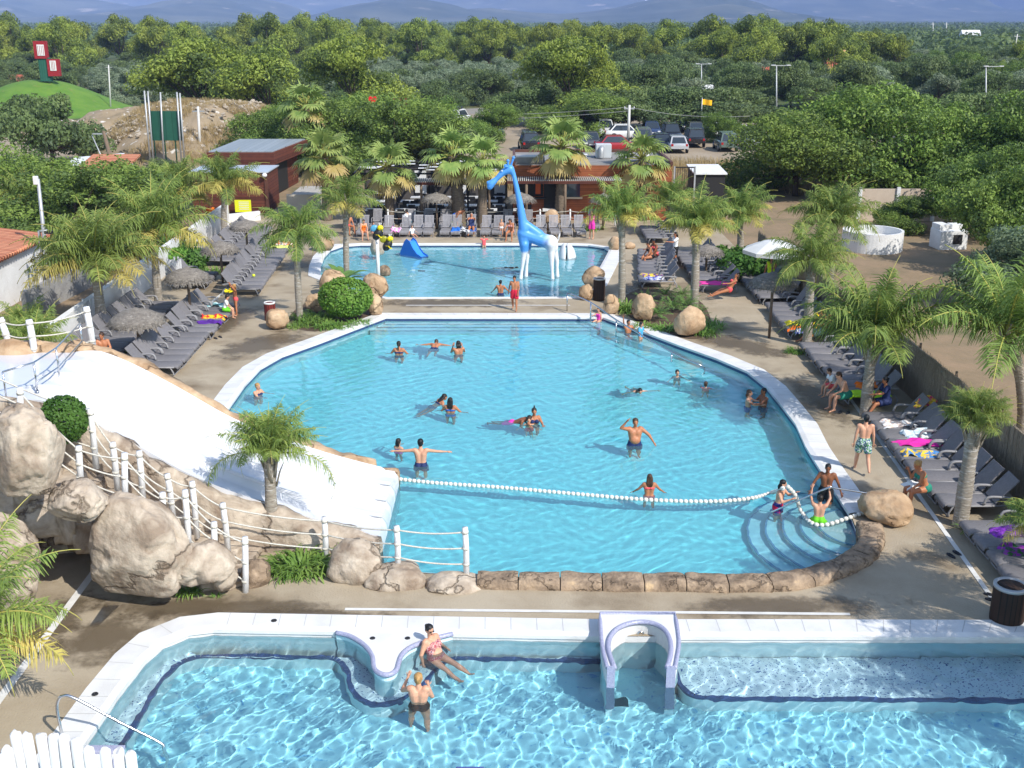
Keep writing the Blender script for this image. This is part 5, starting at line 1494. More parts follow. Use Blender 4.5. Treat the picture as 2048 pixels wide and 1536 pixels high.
scatter('broad', 10, 560, 900, 92, 112, 4, 5.5, 1.2, 'leafy tree of the belt behind the terrace')
scatter('dark', 18, 700, 1200, 330, 460, 4.5, 6.5, 1.2, 'small dark tree behind the middle pines')

# far plain: a wood that reads as one mass
r = np.random.default_rng(5); Q0 = []; Q1 = []
N_ = 9000; d = 330 * (3600 / 330) ** (r.uniform(0, 1, N_) ** .8); x = r.uniform(-.56, .56, N_) * d
for k in range(N_):
    hh = r.uniform(3.5, 7.) * (1.25 if d[k] > 1200 else 1); s = hh * .30
    nq = 26 if d[k] < 900 else 12
    q = leaf_blob(r, (x[k], d[k], hh * .55), (hh * .6, hh * .6, hh * .46), nq, s * (.62 if nq == 26 else .85), up=.5, shell=.7)
    (Q0 if r.uniform() < .45 else Q1).append(q)
mb = MB(); mb.quads(np.concatenate(Q0), 0); mb.quads(np.concatenate(Q1), 1)
struct(mb.obj('woodland', [G['pineD'], G['dark']]), 'stuff')

# ---------------------------------------------------------------- grass mound, dirt bank, dry grass
grass_m = mat('mown_grass', (.085, .19, .022), .9, (.13, .24, .03), .5, bump=.5, bs=14, col3=(.20, .22, .06), ns3=1.2, lo3=.6, hi3=.8)
dirt_m = mat('rubble_bank', (.33, .255, .17), .95, (.24, .185, .11), .45, bump=1., bs=3.5, col3=(.62, .58, .52), ns3=1.4, lo3=.60, hi3=.66)


def mound(name, cx, cy, rx, ry, hh, m, rough, nx=70, ny=60, flat=1.):
    P = np.zeros((ny, nx, 3))
    for i in range(ny):
        for j in range(nx):
            u = (j / (nx - 1) * 2 - 1) * 1.15; v = (i / (ny - 1) * 2 - 1) * 1.15; q = math.hypot(u, v)
            x, y = cx + u * rx, cy + v * ry
            z = hh * sst((1.05 - q) / flat) + rough * (noise.fractal(Vector((x * .35, y * .35, 2)), 1., 2., 5)) * sst((1.1 - q) * 3) - .15
            P[i, j] = (x, y, z)
    mb = MB(); mb.grid(P); return struct(mb.obj(name, m))


D0 = 152; zt_ = hgt(163, D0)
mound('grass_mound', xat(80, D0, 2), D0, 13.5, 15, zt_ + .35, grass_m, .06)
mound('dirt_bank', xat(395, 104, 1), 108, 12.5, 14, hgt(215, 106) + .3, dirt_m, .55, flat=.75)
mound('dirt_bank', xat(215, 112, 1), 116, 7.5, 9, hgt(228, 114) + .2, dirt_m, .5, flat=.8)
mound('dirt_bank', xat(20, 122, 1), 126, 7, 9, 1.8, dirt_m, .4, flat=.8)
straw_m = leafm('dry_grass', (.20, .155, .07), (.26, .20, .10), 1.5)
r = np.random.default_rng(8); Q = []
def tufts(n, x0, x1, y0, y1, hh, zf=lambda x, y: 0):
    X = r.uniform(x0, x1, n); Y = r.uniform(y0, y1, n)
    for a, b in zip(X, Y):
        if noise.noise(Vector((a * .3, b * .3, 0))) < -.05: continue
        z = zf(a, b); 
        for _ in range(7):
            az = r.uniform(0, PI); sd = np.array([math.cos(az), math.sin(az), 0]) * .022; u = np.array([r.normal() * .16, r.normal() * .16, hh * r.uniform(.35, 1.1)]); p = np.array([a + r.normal() * .15, b + r.normal() * .15, z - .06])
            Q.append([p - sd, p + sd, p + sd * .3 + u, p - sd * .3 + u])
cxm, cym, hm = xat(395, 104, 1), 108, hgt(215, 106)
tufts(4200, cxm - 9, cxm + 11, 95, 110, .55, lambda x, y: (hm + .3) * sst((1.05 - math.hypot((x - cxm) / 12.5, (y - cym) / 14)) / .75) - .1)
tufts(7000, -6, 30, 78, 96, .8); tufts(500, 30, 50, 86, 96, .6); tufts(700, -40, -8, 88, 95, .5)
mb = MB(); mb.quads(np.array(Q)); struct(mb.obj('dry_grass', straw_m), 'stuff')

# loose pale rubble on the crest of the bank
r = np.random.default_rng(18); mb = MB()
for k in range(420):
    px = r.choice([r.uniform(175, 275), r.uniform(395, 520), r.uniform(240, 540)], p=[.45, .3, .25]); Yk = r.uniform(99, 110); x = xat(px, Yk, 3); zz = (hm + .3) * sst((1.05 - math.hypot((x - cxm) / 12.5, (Yk - cym) / 14)) / .75) + .1
    b = r.uniform(.06, .22); bm = bmesh.new(); bmesh.ops.create_icosphere(bm, subdivisions=1, radius=b)
    for v in bm.verts: v.co = Vector((v.co.x * r.uniform(.8, 1.3), v.co.y, v.co.z * .7)) + Vector((x, Yk, zz)) + Vector(r.normal(size=3) * b * .18)
    mb.bm(bm)
struct(mb.obj('rubble', mat('pale_rubble', (.44, .38, .30), .9, (.33, .27, .20), 3)), 'stuff')
# ================================================================ buildings, walls, furniture, figures of the park
def planks(name, a, b, gap, pitch, axis='Z', gapw=.08, rough=.7, bump=.4):
    """boards: one noise tinted colour with thin dark joints every pitch metres"""
    m = bpy.data.materials.new(name); m.use_nodes = True; nt = m.node_tree; bs = nt.nodes['Principled BSDF']; N = nt.nodes.new; L = nt.links.new
    bs.inputs['Roughness'].default_value = rough; bs.inputs['Specular IOR Level'].default_value = .3
    tc = N('ShaderNodeTexCoord'); sp = N('ShaderNodeSeparateXYZ'); L(tc.outputs['Object'], sp.inputs[0])
    d = N('ShaderNodeMath'); d.operation = 'DIVIDE'; d.inputs[1].default_value = pitch; L(sp.outputs['XYZ'.index(axis)], d.inputs[0])
    fr = N('ShaderNodeMath'); fr.operation = 'FRACT'; L(d.outputs[0], fr.inputs[0])
    fl = N('ShaderNodeMath'); fl.operation = 'FLOOR'; L(d.outputs[0], fl.inputs[0])
    lt = N('ShaderNodeMath'); lt.operation = 'LESS_THAN'; lt.inputs[1].default_value = gapw; L(fr.outputs[0], lt.inputs[0])
    wn = N('ShaderNodeTexWhiteNoise'); wn.noise_dimensions = '1D'; L(fl.outputs[0], wn.inputs['W'])
    n = N('ShaderNodeTexNoise'); n.inputs['Scale'].default_value = 2.5; n.inputs['Detail'].default_value = 6; L(tc.outputs['Object'], n.inputs['Vector'])
    ad = N('ShaderNodeMath'); ad.operation = 'MULTIPLY_ADD'; ad.inputs[1].default_value = .6; L(wn.outputs['Value'], ad.inputs[0]); L(n.outputs['Fac'], ad.inputs[2])
    r = N('ShaderNodeValToRGB'); r.color_ramp.elements[0].position = .35; r.color_ramp.elements[1].position = 1.0; r.color_ramp.elements[0].color = (*a, 1); r.color_ramp.elements[1].color = (*b, 1); L(ad.outputs[0], r.inputs[0])
    mx = N('ShaderNodeMix'); mx.data_type = 'RGBA'; L(lt.outputs[0], mx.inputs[0]); L(r.outputs[0], mx.inputs[6]); mx.inputs[7].default_value = (*gap, 1)
    L(mx.outputs[2], bs.inputs['Base Color'])
    iv = N('ShaderNodeMath'); iv.operation = 'SUBTRACT'; iv.inputs[0].default_value = 1; L(lt.outputs[0], iv.inputs[1])
    bp = N('ShaderNodeBump'); bp.inputs['Strength'].default_value = bump; bp.inputs['Distance'].default_value = .02; L(iv.outputs[0], bp.inputs['Height']); L(bp.outputs[0], bs.inputs['Normal'])
    return m


wood_m = planks('reddish_cladding', lin((120, 66, 40)), lin((152, 88, 56)), (.05, .02, .01), .14)
woodD_m = planks('dark_brown_boards', lin((74, 40, 31)), lin((104, 58, 44)), (.02, .01, .008), .20)
fascia_m = mat('brown_fascia', lin((98, 62, 48)), .6, lin((84, 52, 42)), 2)
gravel_m = mat('grey_roof', (.30, .29, .28), .9, (.22, .21, .205), .8, bump=.3, bs=30)
metal_roof = planks('blue_grey_roof', (.24, .27, .29), (.30, .33, .35), (.16, .18, .2), .4, 'X', .07, .45)
whitewash = mat('whitewashed_wall', (.80, .80, .79), .8, (.66, .65, .63), .7, bump=.25, bs=12, col3=(.45, .43, .40), ns3=1.6, lo3=.68, hi3=.8)
tile_roof = planks('terracotta_tiles', lin((178, 104, 76)), lin((206, 140, 106)), lin((100, 56, 40)), .25, 'Y', .22, .85, 1.)
block_m = mat('grey_block_wall', (.34, .33, .31), .9, (.26, .25, .24), 2, bump=.5, bs=10)
concrete_m = mat('ramp_concrete', (.46, .43, .38), .85, (.38, .35, .3), 1)
dark_m = mat('dark_interior', (.018, .017, .016), .7)  # near-black: stands in for shade inside openings, plain colour on dark parts
glass_m = mat('window_glass', (.03, .04, .05), .06, spec=.8)
reed_m = mat('reed_fence', (.46, .37, .265), .95, (.30, .235, .165), 9, stretch=(6, 6, .35), bump=.9, bs=16, col3=(.56, .46, .34), ns3=10, lo3=.56, hi3=.66)
thatch_m = mat('weathered_thatch', (.27, .24, .205), .98, (.16, .14, .12), 5, stretch=(1, 1, 3), bump=1., bs=20, col3=(.36, .33, .29), ns3=9, lo3=.56, hi3=.7)
pole_m = mat('wooden_pole', (.21, .15, .10), .85, (.14, .10, .07), 6, stretch=(3, 3, .5), bump=.3)
beige_m = mat('beige_render', (.56, .46, .36), .9, (.48, .38, .29), .8, bump=.2)
galv = mat('galvanised', (.48, .49, .50), .5, (.42, .43, .44), 3, metal=.5)


def bx(name, m, parent, c, s, **k):
    mb = MB(); mb.box((0, 0, 0), s, **k); return mb.obj(name, m, parent, c)


# restaurant with flat roof
Yf = 67.7; xa, xb = xat(1026, Yf, 2), xat(1343, Yf, 2); zr = hgt(331, Yf); xc = (xa + xb) / 2; wd = xb - xa
t = thing('restaurant', 'low reddish wood clad restaurant with flat grey roof behind the giraffe', 'building', (xc, Yf, 0))
bx('wall', wood_m, t, (0, 3.3, zr / 2), (wd, 6.6, zr))
bx('roof', gravel_m, t, (0, 3.3, zr + .03), (wd - .1, 6.5, .06))
for s in (-1, 1): bx('parapet', fascia_m, t, (s * (wd / 2 - .06), 3.3, zr + .12), (.16, 6.7, .22))
bx('parapet', fascia_m, t, (0, 6.6, zr + .12), (wd - .3, .14, .24))
for px0, px1, y0, y1, nm, m in ((1030, 1086, 361, 392, 'hatch_shade_panel', dark_m), (1088, 1114, 361, 425, 'door', dark_m), (1130, 1160, 366, 394, 'window', glass_m)):  # the hatch is a closed dark panel, the opening's shade is its colour
    a, b = xat(px0, Yf, 2) - xc, xat(px1, Yf, 2) - xc; z0, z1 = hgt(y1, Yf), hgt(y0, Yf)
    bx(nm, m, t, ((a + b) / 2, -.02, (z0 + z1) / 2), (b - a, .08, z1 - z0))
    if nm == 'window':
        for zz in (z0 - .05, z1 + .05): bx('window_frame', beige_m, t, ((a + b) / 2, -.06, zz), (b - a + .3, .1, .1))
a = xat(1076, Yf, 2) - xc; bx('hatch_panel', mat('orange_panel', lin((196, 88, 40)), .6), t, (a, -.08, hgt(375, Yf)), (.30, .06, .75))
bx('counter', dark_m, t, (xat(1065, Yf, 1.2) - xc, -.2, hgt(395, Yf)), (1.6, .5, .08))
a = xat(1034, Yf, 3) - xc; bx('roof_hatch', gravel_m, t, (a + .7, 1.0, zr + .25), (1.9, 1.3, .35)); bx('hatch_lid', mat('hatch_white', (.55, .53, .5), .7), t, (a + .7, .9, zr + .45), (1.5, 1.0, .05))
y = 71.0; x = xat(1207, y, zr)
t = thing('rooftop_unit', 'pale grey air handling box with a bent duct on the restaurant roof', 'air conditioner', (x, y, zr + .06))
bx('housing', mat('unit_grey', (.55, .58, .60), .5, (.5, .53, .55), 3), t, (0, .3, .42), (.95, .8, .84), bev=.02)
mb = MB(); mb.tube(catmull([(-.12, -.1, .62), (-.16, -.32, .60), (-.18, -.42, .42), (-.18, -.44, .04)], 5), .17, 14); mb.obj('duct', galv, t)
bx('support', dark_m, t, (0, .3, -.01), (1.1, .9, .05))
for px, s in ((1293, .2), (1168, .12)):
    y = 70.5; x = xat(px, y, zr); mb = MB(); mb.box((0, 0, s), (.3, .3, s * 2), bev=.03); mb.box((0, 0, s * 2 + .03), (.4, .4, .05))
    tag(mb.obj('roof_vent', white, None, (x, y, zr + .06)), 'small white vent on the restaurant roof near the %s fan palm' % ('right hand' if px > 1200 else 'white ringed'), 'vent')

# slatted awning and pergola terrace
def slats(name, label, px0, px1, Y0, dy, z, pitch, m, beam):
    x0, x1 = xat(px0, Y0, z), xat(px1, Y0, z); t = thing(name, label, 'pergola', ((x0 + x1) / 2, Y0, 0)); n = int((x1 - x0) / pitch); mb = MB()
    for i in range(n):
        mb.box((x0 + (i + .5) * pitch - (x0 + x1) / 2, dy / 2, z + .05), (pitch * .5, dy, .05))
    mb.obj('slats', m, t)
    for yy in (.06, dy - .08): bx('beam', beam, t, (0, yy, z - .06), (x1 - x0, .12, .16))
    for k in range(5 if x1 - x0 > 7 else 3):
        u = (k + .5) / (5 if x1 - x0 > 7 else 3) - .5
        mb = MB(); mb.tube([(0, 0, 0), (0, 0, z - .1)], .08, 10); mb.obj('post', pole_m, t, (u * (x1 - x0), .1, 0))
        mb = MB(); mb.tube([(0, 0, z - .75), (.35, 0, z - .12)], .04, 6); mb.tube([(0, 0, z - .75), (-.35, 0, z - .12)], .04, 6)
    return t


sl_m = mat('pale_slats', (.52, .50, .47), .7, (.44, .42, .4), 4)
slats('slatted_awning', 'striped slat awning along the restaurant front right of the giraffe', 1014, 1248, 66.0, 1.6, 2.55, .12, sl_m, woodD_m)
slats('slatted_awning', 'striped slat awning over the terrace tables left of the giraffe', 808, 1012, 66.2, 1.5, 2.45, .12, sl_m, woodD_m)
xl, xr_ = xat(700, 67, 2.4), xat(1012, 67, 2.4); xm = (xl + xr_) / 2
t = thing('terrace_pergola', 'dark framed terrace roof with gappy white panels behind the fan palms', 'pergola', (xm, 67.9, 0))
for k in range(8): bx('rafter', dark_m, t, (xl - xm + (xr_ - xl) * k / 7, 3.1, 2.62), (.10, 6.2, .14))
for k in range(4): bx('crossbeam', dark_m, t, (0, .1 + 2.0 * k, 2.74), (xr_ - xl, .1, .1))
rr = np.random.default_rng(4)
for k in range(26):
    bx('roof_panel', white, t, (xl - xm + .6 + rr.integers(0, 14) * (xr_ - xl - 1) / 14, .5 + rr.integers(0, 8) * .72, 2.83 + .012 * (k % 3)), (.62 * rr.uniform(.8, 1.7), .30, .03))
for k in range(5):
    for yy in (.1, 6.1): bx('post', dark_m, t, (xl - xm + (xr_ - xl) * k / 4, yy, 1.3), (.12, .12, 2.6))
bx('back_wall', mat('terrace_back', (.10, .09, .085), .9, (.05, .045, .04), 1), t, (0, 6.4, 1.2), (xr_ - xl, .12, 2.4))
for k in range(5): bx('white_blind', white, t, (xl - xm + 1.0 + 2.6 * k, 6.25, 1.4), (.75, .05, 1.5))
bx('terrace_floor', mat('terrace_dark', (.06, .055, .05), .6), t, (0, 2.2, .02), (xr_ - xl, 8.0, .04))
# tables and chairs of the terrace
tb = thing('cafe_table', 'x', 'table', (0, -50, 0)); bx('table_top', white, tb, (0, 0, .74), (.8, .8, .04), bev=.01); mb = MB(); mb.tube([(0, 0, .03), (0, 0, .73)], .04, 8); mb.lathe([(.28, .0), (.26, .03), (.05, .05)], n=14); mb.obj('pedestal', black, tb)
ch = thing('cafe_chair', 'x', 'chair', (0, -50, 0)); bx('seat', black, ch, (0, 0, .45), (.42, .42, .04), bev=.01); bx('backrest', black, ch, (0, .2, .7), (.42, .04, .4), bev=.01)
for sx in (-1, 1):
    for sy in (-1, 1): bx('leg', black, ch, (sx * .18, sy * .18, .22), (.035, .035, .44))
gt, gc = 'white tables on the dark terrace', 'black chairs on the dark terrace'
spots = [(xl + 1.3 + 1.75 * i + (.5 if j % 2 else 0), 66.8 + 1.65 * j) for j in range(4) for i in range(7)]
for k, (x, y) in enumerate(spots):
    o = tb if k == 0 else dup(tb, (x, y, .04)); o.location = (x, y, .04); tag(o, 'white square cafe table under the terrace pergola', None, gt)
    for q, (dx, dy, rz) in enumerate(((0, .62, 0), (0, -.62, PI), (.62, 0, -PI / 2))):
        if (k + q) % 4 == 3: continue
        o = ch if k == 0 and q == 0 else dup(ch, (x + dx, y + dy, .04), rz); o.location = (x + dx, y + dy, .04); tag(o, 'black cafe chair at a white table under the terrace pergola', None, gc)

# left wooden building with shed, ramp
Yb = 76; x0, x1 = xat(413, Yb, 3), xat(547, Yb, 3); zt_ = hgt(305, Yb); y2 = 84.5; x2a, x2b = xat(478, y2, zt_), xat(615, y2, zt_)
t = thing('wooden_pavilion', 'dark brown wooden pavilion with sloping blue grey roof on the left', 'building', ((x0 + x1) / 2, Yb, 0)); ox = (x0 + x1) / 2
v = lambda x, y, z: (x - ox, y - Yb, z)
mb = MB(); mb.prism([v(x0 + .3, Yb + .3, 0)[:2], v(x1 - .5, Yb + .3, 0)[:2], v(x2b - .8, y2 - .2, 0)[:2], v(x2a + .3, y2 - .2, 0)[:2]], 0, zt_ - .8); mb.obj('wall', woodD_m, t)
mb = MB(); mb.prism([v(x0, Yb, 0)[:2], v(x1, Yb, 0)[:2], v(x2b, y2, 0)[:2], v(x2a, y2, 0)[:2]], zt_ - .82, zt_); mb.obj('fascia', woodD_m, t)
mb = MB(); mb.prism([v(x0 + .12, Yb + .12, 0)[:2], v(x1 - .1, Yb + .12, 0)[:2], v(x2b - .15, y2 - .1, 0)[:2], v(x2a + .1, y2 - .1, 0)[:2]], zt_ + .002, zt_ + .06); mb.obj('roof', metal_roof, t)
mb = MB(); q = v(x1 - .45, Yb + .28, 0); q2 = v(x2b - .75, y2 - .3, 0); d = Vector((q2[0] - q[0], q2[1] - q[1], 0))
mb.add([(q[0] + d.x * .06 + .03, q[1] + d.y * .06, .1), (q[0] + d.x * .6 + .03, q[1] + d.y * .6, .1), (q[0] + d.x * .6 + .03, q[1] + d.y * .6, 2.2), (q[0] + d.x * .06 + .03, q[1] + d.y * .06, 2.2)], [[0, 1, 2, 3]]); mb.obj('doorway_shade_panel', dark_m, t)  # flat dark quad on the wall, interior shade put into its colour
Ys = 70.2; x0, x1 = xat(380, Ys, 2.5), xat(533, Ys, 2.5); zs = hgt(346, Ys)
t = thing('shed', 'low brown boarded shed with pale metal roof in front of the pavilion', 'shed', ((x0 + x1) / 2, Ys, 0))
mb = MB(); mb.box((0, 1.7, zs / 2), (x1 - x0, 3.4, zs)); mb.obj('wall', woodD_m, t); bx('roof', mat('pale_metal', (.62, .66, .70), .35, metal=.4), t, (0, 1.7, zs + .04), (x1 - x0 + .2, 3.5, .06))
mb = MB(); mb.ell((0, 0, 0), (.16, .22, .14), 12); mb.obj('floodlight', white, t, ((x1 - x0) / 2 - .1, -.15, zs - .12))
bx('corner_board', fascia_m, t, ((x1 - x0) / 2 - .05, -.04, zs / 2), (.2, .08, zs))
Yr = 69.5; x0, x1 = xat(574, Yr, 1), xat(632, Yr, 1)
t = thing('concrete_ramp', 'pale concrete ramp wall between the pavilion and a fan palm', 'ramp', ((x0 + x1) / 2, Yr, 0)); mb = MB(); mb.box((0, 2.5, .55), (x1 - x0, 5, 1.1)); mb.obj('ramp_body', concrete_m, t)
mb = MB(); mb.box((0, -.08, .65), (x1 - x0, .16, 1.3)); mb.obj('side_wall', concrete_m, t)
xs, ys = xat(485, 69.6, 1), 69.6
t = thing('notice_board', 'yellow notice board on legs in front of the brown shed', 'sign', (xs, ys, 0))
bx('panel', mat('yellow_board', lin((225, 228, 40)), .5), t, (0, 0, hgt(412, ys)), (1.0, .06, .75))
for k in range(5): bx('text_line', white, t, (.06, -.035, hgt(404, ys) - k * .11), (.62, .01, .035))
for s in (-.4, .4): bx('leg', pole_m, t, (s, .06, .3), (.07, .05, .8))

# white house on the left
t = thing('white_house', 'white rendered house with orange tile roof at the left edge', 'house', (-24.35, 45.6, 0))
bx('wall', whitewash, t, (0, 0, 1.05), (6.4, 9.8, 2.1)); mb = MB(); mb.add([(-3.6, -5.2, 2.95), (3.45, -5.2, 2.12), (3.45, 5.15, 2.12), (-3.6, 5.15, 2.95), (-3.6, -5.2, 3.1), (3.45, -5.2, 2.25), (3.45, 5.15, 2.25), (-3.6, 5.15, 3.1)], [[3, 2, 1, 0], [4, 5, 6, 7], [0, 1, 5, 4], [1, 2, 6, 5], [2, 3, 7, 6], [3, 0, 4, 7]]); mb.obj('roof', tile_roof, t)
mb = MB()
for k in range(40): mb.tube([(3.38, -5.1 + k * .26, 2.19), (3.50, -5.1 + k * .26, 2.17)], .10, 8)
mb.obj('tile_ends', tile_roof, t)
mb = MB(); mb.tube([(3.26, 4.5, 2.1), (3.26, 4.5, .1)], .05, 8); mb.obj('downpipe', whitewash, t)
# boundary walls on the left
def wall(label, a, b, h, th, m, cat='wall', name='boundary_wall', h2=None):
    a = Vector((a[0], a[1], 0)); b = Vector((b[0], b[1], 0)); L_ = (b - a).length; mb = MB()
    h2 = h2 or h
    mb.add([(0, -th / 2, 0), (L_, -th / 2, 0), (L_, th / 2, 0), (0, th / 2, 0), (0, -th / 2, h), (L_, -th / 2, h2), (L_, th / 2, h2), (0, th / 2, h)], [[3, 2, 1, 0], [4, 5, 6, 7], [0, 1, 5, 4], [1, 2, 6, 5], [2, 3, 7, 6], [3, 0, 4, 7]])
    return tag(mb.obj(name, m, None, a, math.atan2(b.y - a.y, b.x - a.x)), label, cat)
wall('long whitewashed wall behind the left sun loungers', (-16.15, 33), (-16.75, 66), 1.3, .25, whitewash)
wall('grey block wall between the white house and the whitewashed wall', (-19.6, 44), (-18.3, 60), 1.15, .2, block_m)
wall('short white wall beside the brown shed', W(430, 450), W(520, 440), .55, .2, whitewash)
for px0, px1, pb, pt, lab in ((333, 367, 572, 519, 'panel of white pickets by the third left parasol'), (168, 200, 668, 604, 'panel of white pickets behind the nearest left parasol')):
    x0, y0 = W((px0 + px1) / 2, pb); w_ = xat(px1, y0, .5) - xat(px0, y0, .5); h_ = hgt(pt, y0); n = 9
    t = thing('picket_panel', lab, 'fence', (x0, y0, 0))
    for k in range(n): bx('picket', logm, t, (-w_ / 2 + w_ * (k + .5) / n, 0, h_ / 2 * (1 - .12 * (k % 3 == 0) + .1 * (k % 2))), (w_ / n * .86, .05, h_ * (1 - .12 * (k % 3 == 0) + .1 * (k % 2))))
# tiled hut, white tent roof, van
y = 73; x0, x1 = xat(160, y, 2), xat(226, y, 2)
t = thing('tiled_hut', 'small brown hut with orange tiled roof behind the leaning pole', 'hut', ((x0 + x1) / 2, y, 0)); bx('wall', woodD_m, t, (0, 2, 1.0), (x1 - x0, 4, 2.0)); mb = MB(); mb.add([(-1.6, -.3, 2.0), (1.6, -.3, 2.0), (1.6, 4.2, 2.75), (-1.6, 4.2, 2.75), (-1.6, -.3, 2.12), (1.6, -.3, 2.12), (1.6, 4.2, 2.87), (-1.6, 4.2, 2.87)], [[3, 2, 1, 0], [4, 5, 6, 7], [0, 1, 5, 4], [1, 2, 6, 5], [2, 3, 7, 6], [3, 0, 4, 7]]); mb.obj('roof', tile_roof, t)
y = 80; x0, x1 = xat(120, y, 2), xat(222, y, 2)
t = thing('white_marquee', 'low white sheet roofed shelter behind the tiled hut', 'shelter', ((x0 + x1) / 2, y, 0)); mb = MB(); w_ = (x1 - x0) / 2; mb.add([(-w_, 0, 1.7), (w_, 0, 1.9), (w_, 3, 2.3), (-w_, 3, 2.0), (-w_, 0, 1.6), (w_, 0, 1.8), (w_, 3, 2.2), (-w_, 3, 1.9)], [[0, 1, 2, 3], [7, 6, 5, 4], [0, 4, 5, 1], [1, 5, 6, 2], [2, 6, 7, 3], [3, 7, 4, 0]]); mb.obj('sheet_roof', white, t)
for s in (-1, 1):
    for yy in (.1, 2.9): bx('post', galv, t, (s * (w_ - .1), yy, .85), (.06, .06, 1.7))
bx('back_wall', whitewash, t, (0, 2.8, .8), (w_ * 2 - .3, .1, 1.6))
# right side: beige wall, round tank, white block, gate, shed
Yw = 67.5; x0, x1 = xat(1700, Yw, 1), xat(1945, Yw, 1)
t = thing('beige_wall', 'beige rendered wall with white posts under the leafy trees', 'wall', ((x0 + x1) / 2, Yw, 0)); bx('panel', beige_m, t, (0, 0, .95), (x1 - x0, .2, 1.9))
for px in (1717, 1793, 1866, 1941): bx('post', white, t, (xat(px, Yw, 1) - (x0 + x1) / 2, -.14, 1.0), (.2, .14, 2.05))
x, y = W(1760, 509); y += 1.45
t = thing('round_tank', 'low round white water tank on the bare earth', 'tank', (x, y, 0)); mb = MB(); mb.lathe([(1.55, 0), (1.55, 1.02), (1.42, 1.02), (1.42, .6)], n=48, smooth=False); mb.obj('tank_wall', whitewash, t); mb = MB(); mb.lathe([(0.01, .55), (1.42, .56)], n=32); mb.obj('tank_water', dark_m, t)
x, y = W(1903, 500); y += .6
t = thing('masonry_block', 'stepped white masonry block right of the round tank', 'masonry', (x, y, 0), .12); bx('base_block', whitewash, t, (0, 0, .5), (1.5, 1.2, 1.0), bev=.02); bx('upper_step', whitewash, t, (-.45, .1, 1.15), (.55, .9, .3), bev=.02); bx('upper_step', whitewash, t, (.4, .25, 1.12), (.6, .6, .24), bev=.02); bx('recess_shade_panel', dark_m, t, (.2, -.6, .55), (.5, .03, .5))  # no hollow in the block: a flat dark panel colours in the shade
Yg = 68.5; x0, x1 = xat(1347, Yg, 1.5), xat(1388, Yg, 1.5)
t = thing('steel_gate', 'dark steel mesh gate at the right end of the restaurant', 'gate', ((x0 + x1) / 2, Yg, 0)); zg = hgt(333, Yg)
for s in (x0, x1): bx('gate_post', galv, t, (s - (x0 + x1) / 2, 0, zg / 2), (.09, .09, zg))
for z in (.4, 1.7, zg - .05): bx('gate_bar', dark_m, t, (0, 0, z), (x1 - x0, .05, .07))
for k in range(9): bx('gate_bar', dark_m, t, ((k + .5) / 9 * (x1 - x0) - (x1 - x0) / 2, .01, zg / 2), (.025, .025, zg - .1))
Yk = 70; x0, x1 = xat(1390, Yk, 2), xat(1450, Yk, 2); zk = hgt(348, Yk)
t = thing('kiosk', 'small dark kiosk with white sloping roof right of the steel gate', 'kiosk', ((x0 + x1) / 2, Yk, 0)); bx('wall', dark_m, t, (0, 1.5, zk / 2), (x1 - x0, 3, zk)); mb = MB(); mb.box((0, 1.5, zk + .1), (x1 - x0 + .2, 3.3, .08), rx=.05); mb.obj('roof', white, t)

# reed fence on the right
pts = [(11.95, 54), (12.1, 50), (12.45, 44), (12.75, 36), (12.75, 28), (12.7, 20), (12.7, 14)]
t = thing('reed_fence', 'long brown reed screen fence behind the right sun loungers', 'fence', (12.5, 30, 0)); c = catmull([(x, y, 0) for x, y in pts], 12); P = []
for i, p in enumerate(c):
    h_ = 1.72 + .05 * noise.noise(Vector((p.y * .7, 0, 0))); P.append([(p.x - 12.5 - .03, p.y - 30, 0), (p.x - 12.5 - .03, p.y - 30, h_), (p.x - 12.5 + .03, p.y - 30, h_), (p.x - 12.5 + .03, p.y - 30, 0)])
mb = MB(); mb.grid(P, smooth=False); mb.obj('reed_panel', reed_m, t)
rr = np.random.default_rng(9); Q = []
for i in range(2600):
    s = rr.uniform(0, len(c) - 1.01); p = c[int(s)].lerp(c[int(s) + 1], s % 1); z0 = rr.uniform(0, .2); z1 = 1.72 + rr.uniform(-.12, .16); o = np.array([p.x - 12.5 - .045, p.y - 30, 0]); l_ = rr.normal() * .03
    Q.append([o + [0, -.012, z0], o + [0, .012, z0], o + [-.01, .010 + l_, z1], o + [-.01, -.010 + l_, z1]])
mb = MB(); mb.quads(np.array(Q)); mb.obj('reeds', reed_m, t)
for yy in np.arange(16, 54, 3.0):
    xx = float(np.interp(yy, [p[1] for p in pts[::-1]], [p[0] for p in pts[::-1]])); mb = MB(); mb.tube([(0, 0, 0), (0, 0, 1.85)], .04, 8); mb.obj('fence_post', pole_m, t, (xx - 12.5 + .09, yy - 30, 0))

# rope fence behind the far loungers
pp = [(Vector((xat(px, 65.6, .5), 65.6, 0)),) * 2 for px in (776, 830, 893, 950, 1013, 1080, 1140, 1178, 1230)]
pp = [(a, a + Vector((0, 0, 1.0))) for a, _ in pp]
ROPES[:] = ['white double rope of the far fence, %s span from the left' % ORD[k] for k in range(8)]
rope_row(pp, 'posts of the rope fence in front of the terrace', ['pale wooden post of the terrace rope fence, %s from the left' % ORD[k] for k in range(9)], .08, fr=(.9, .5), rad=.05)

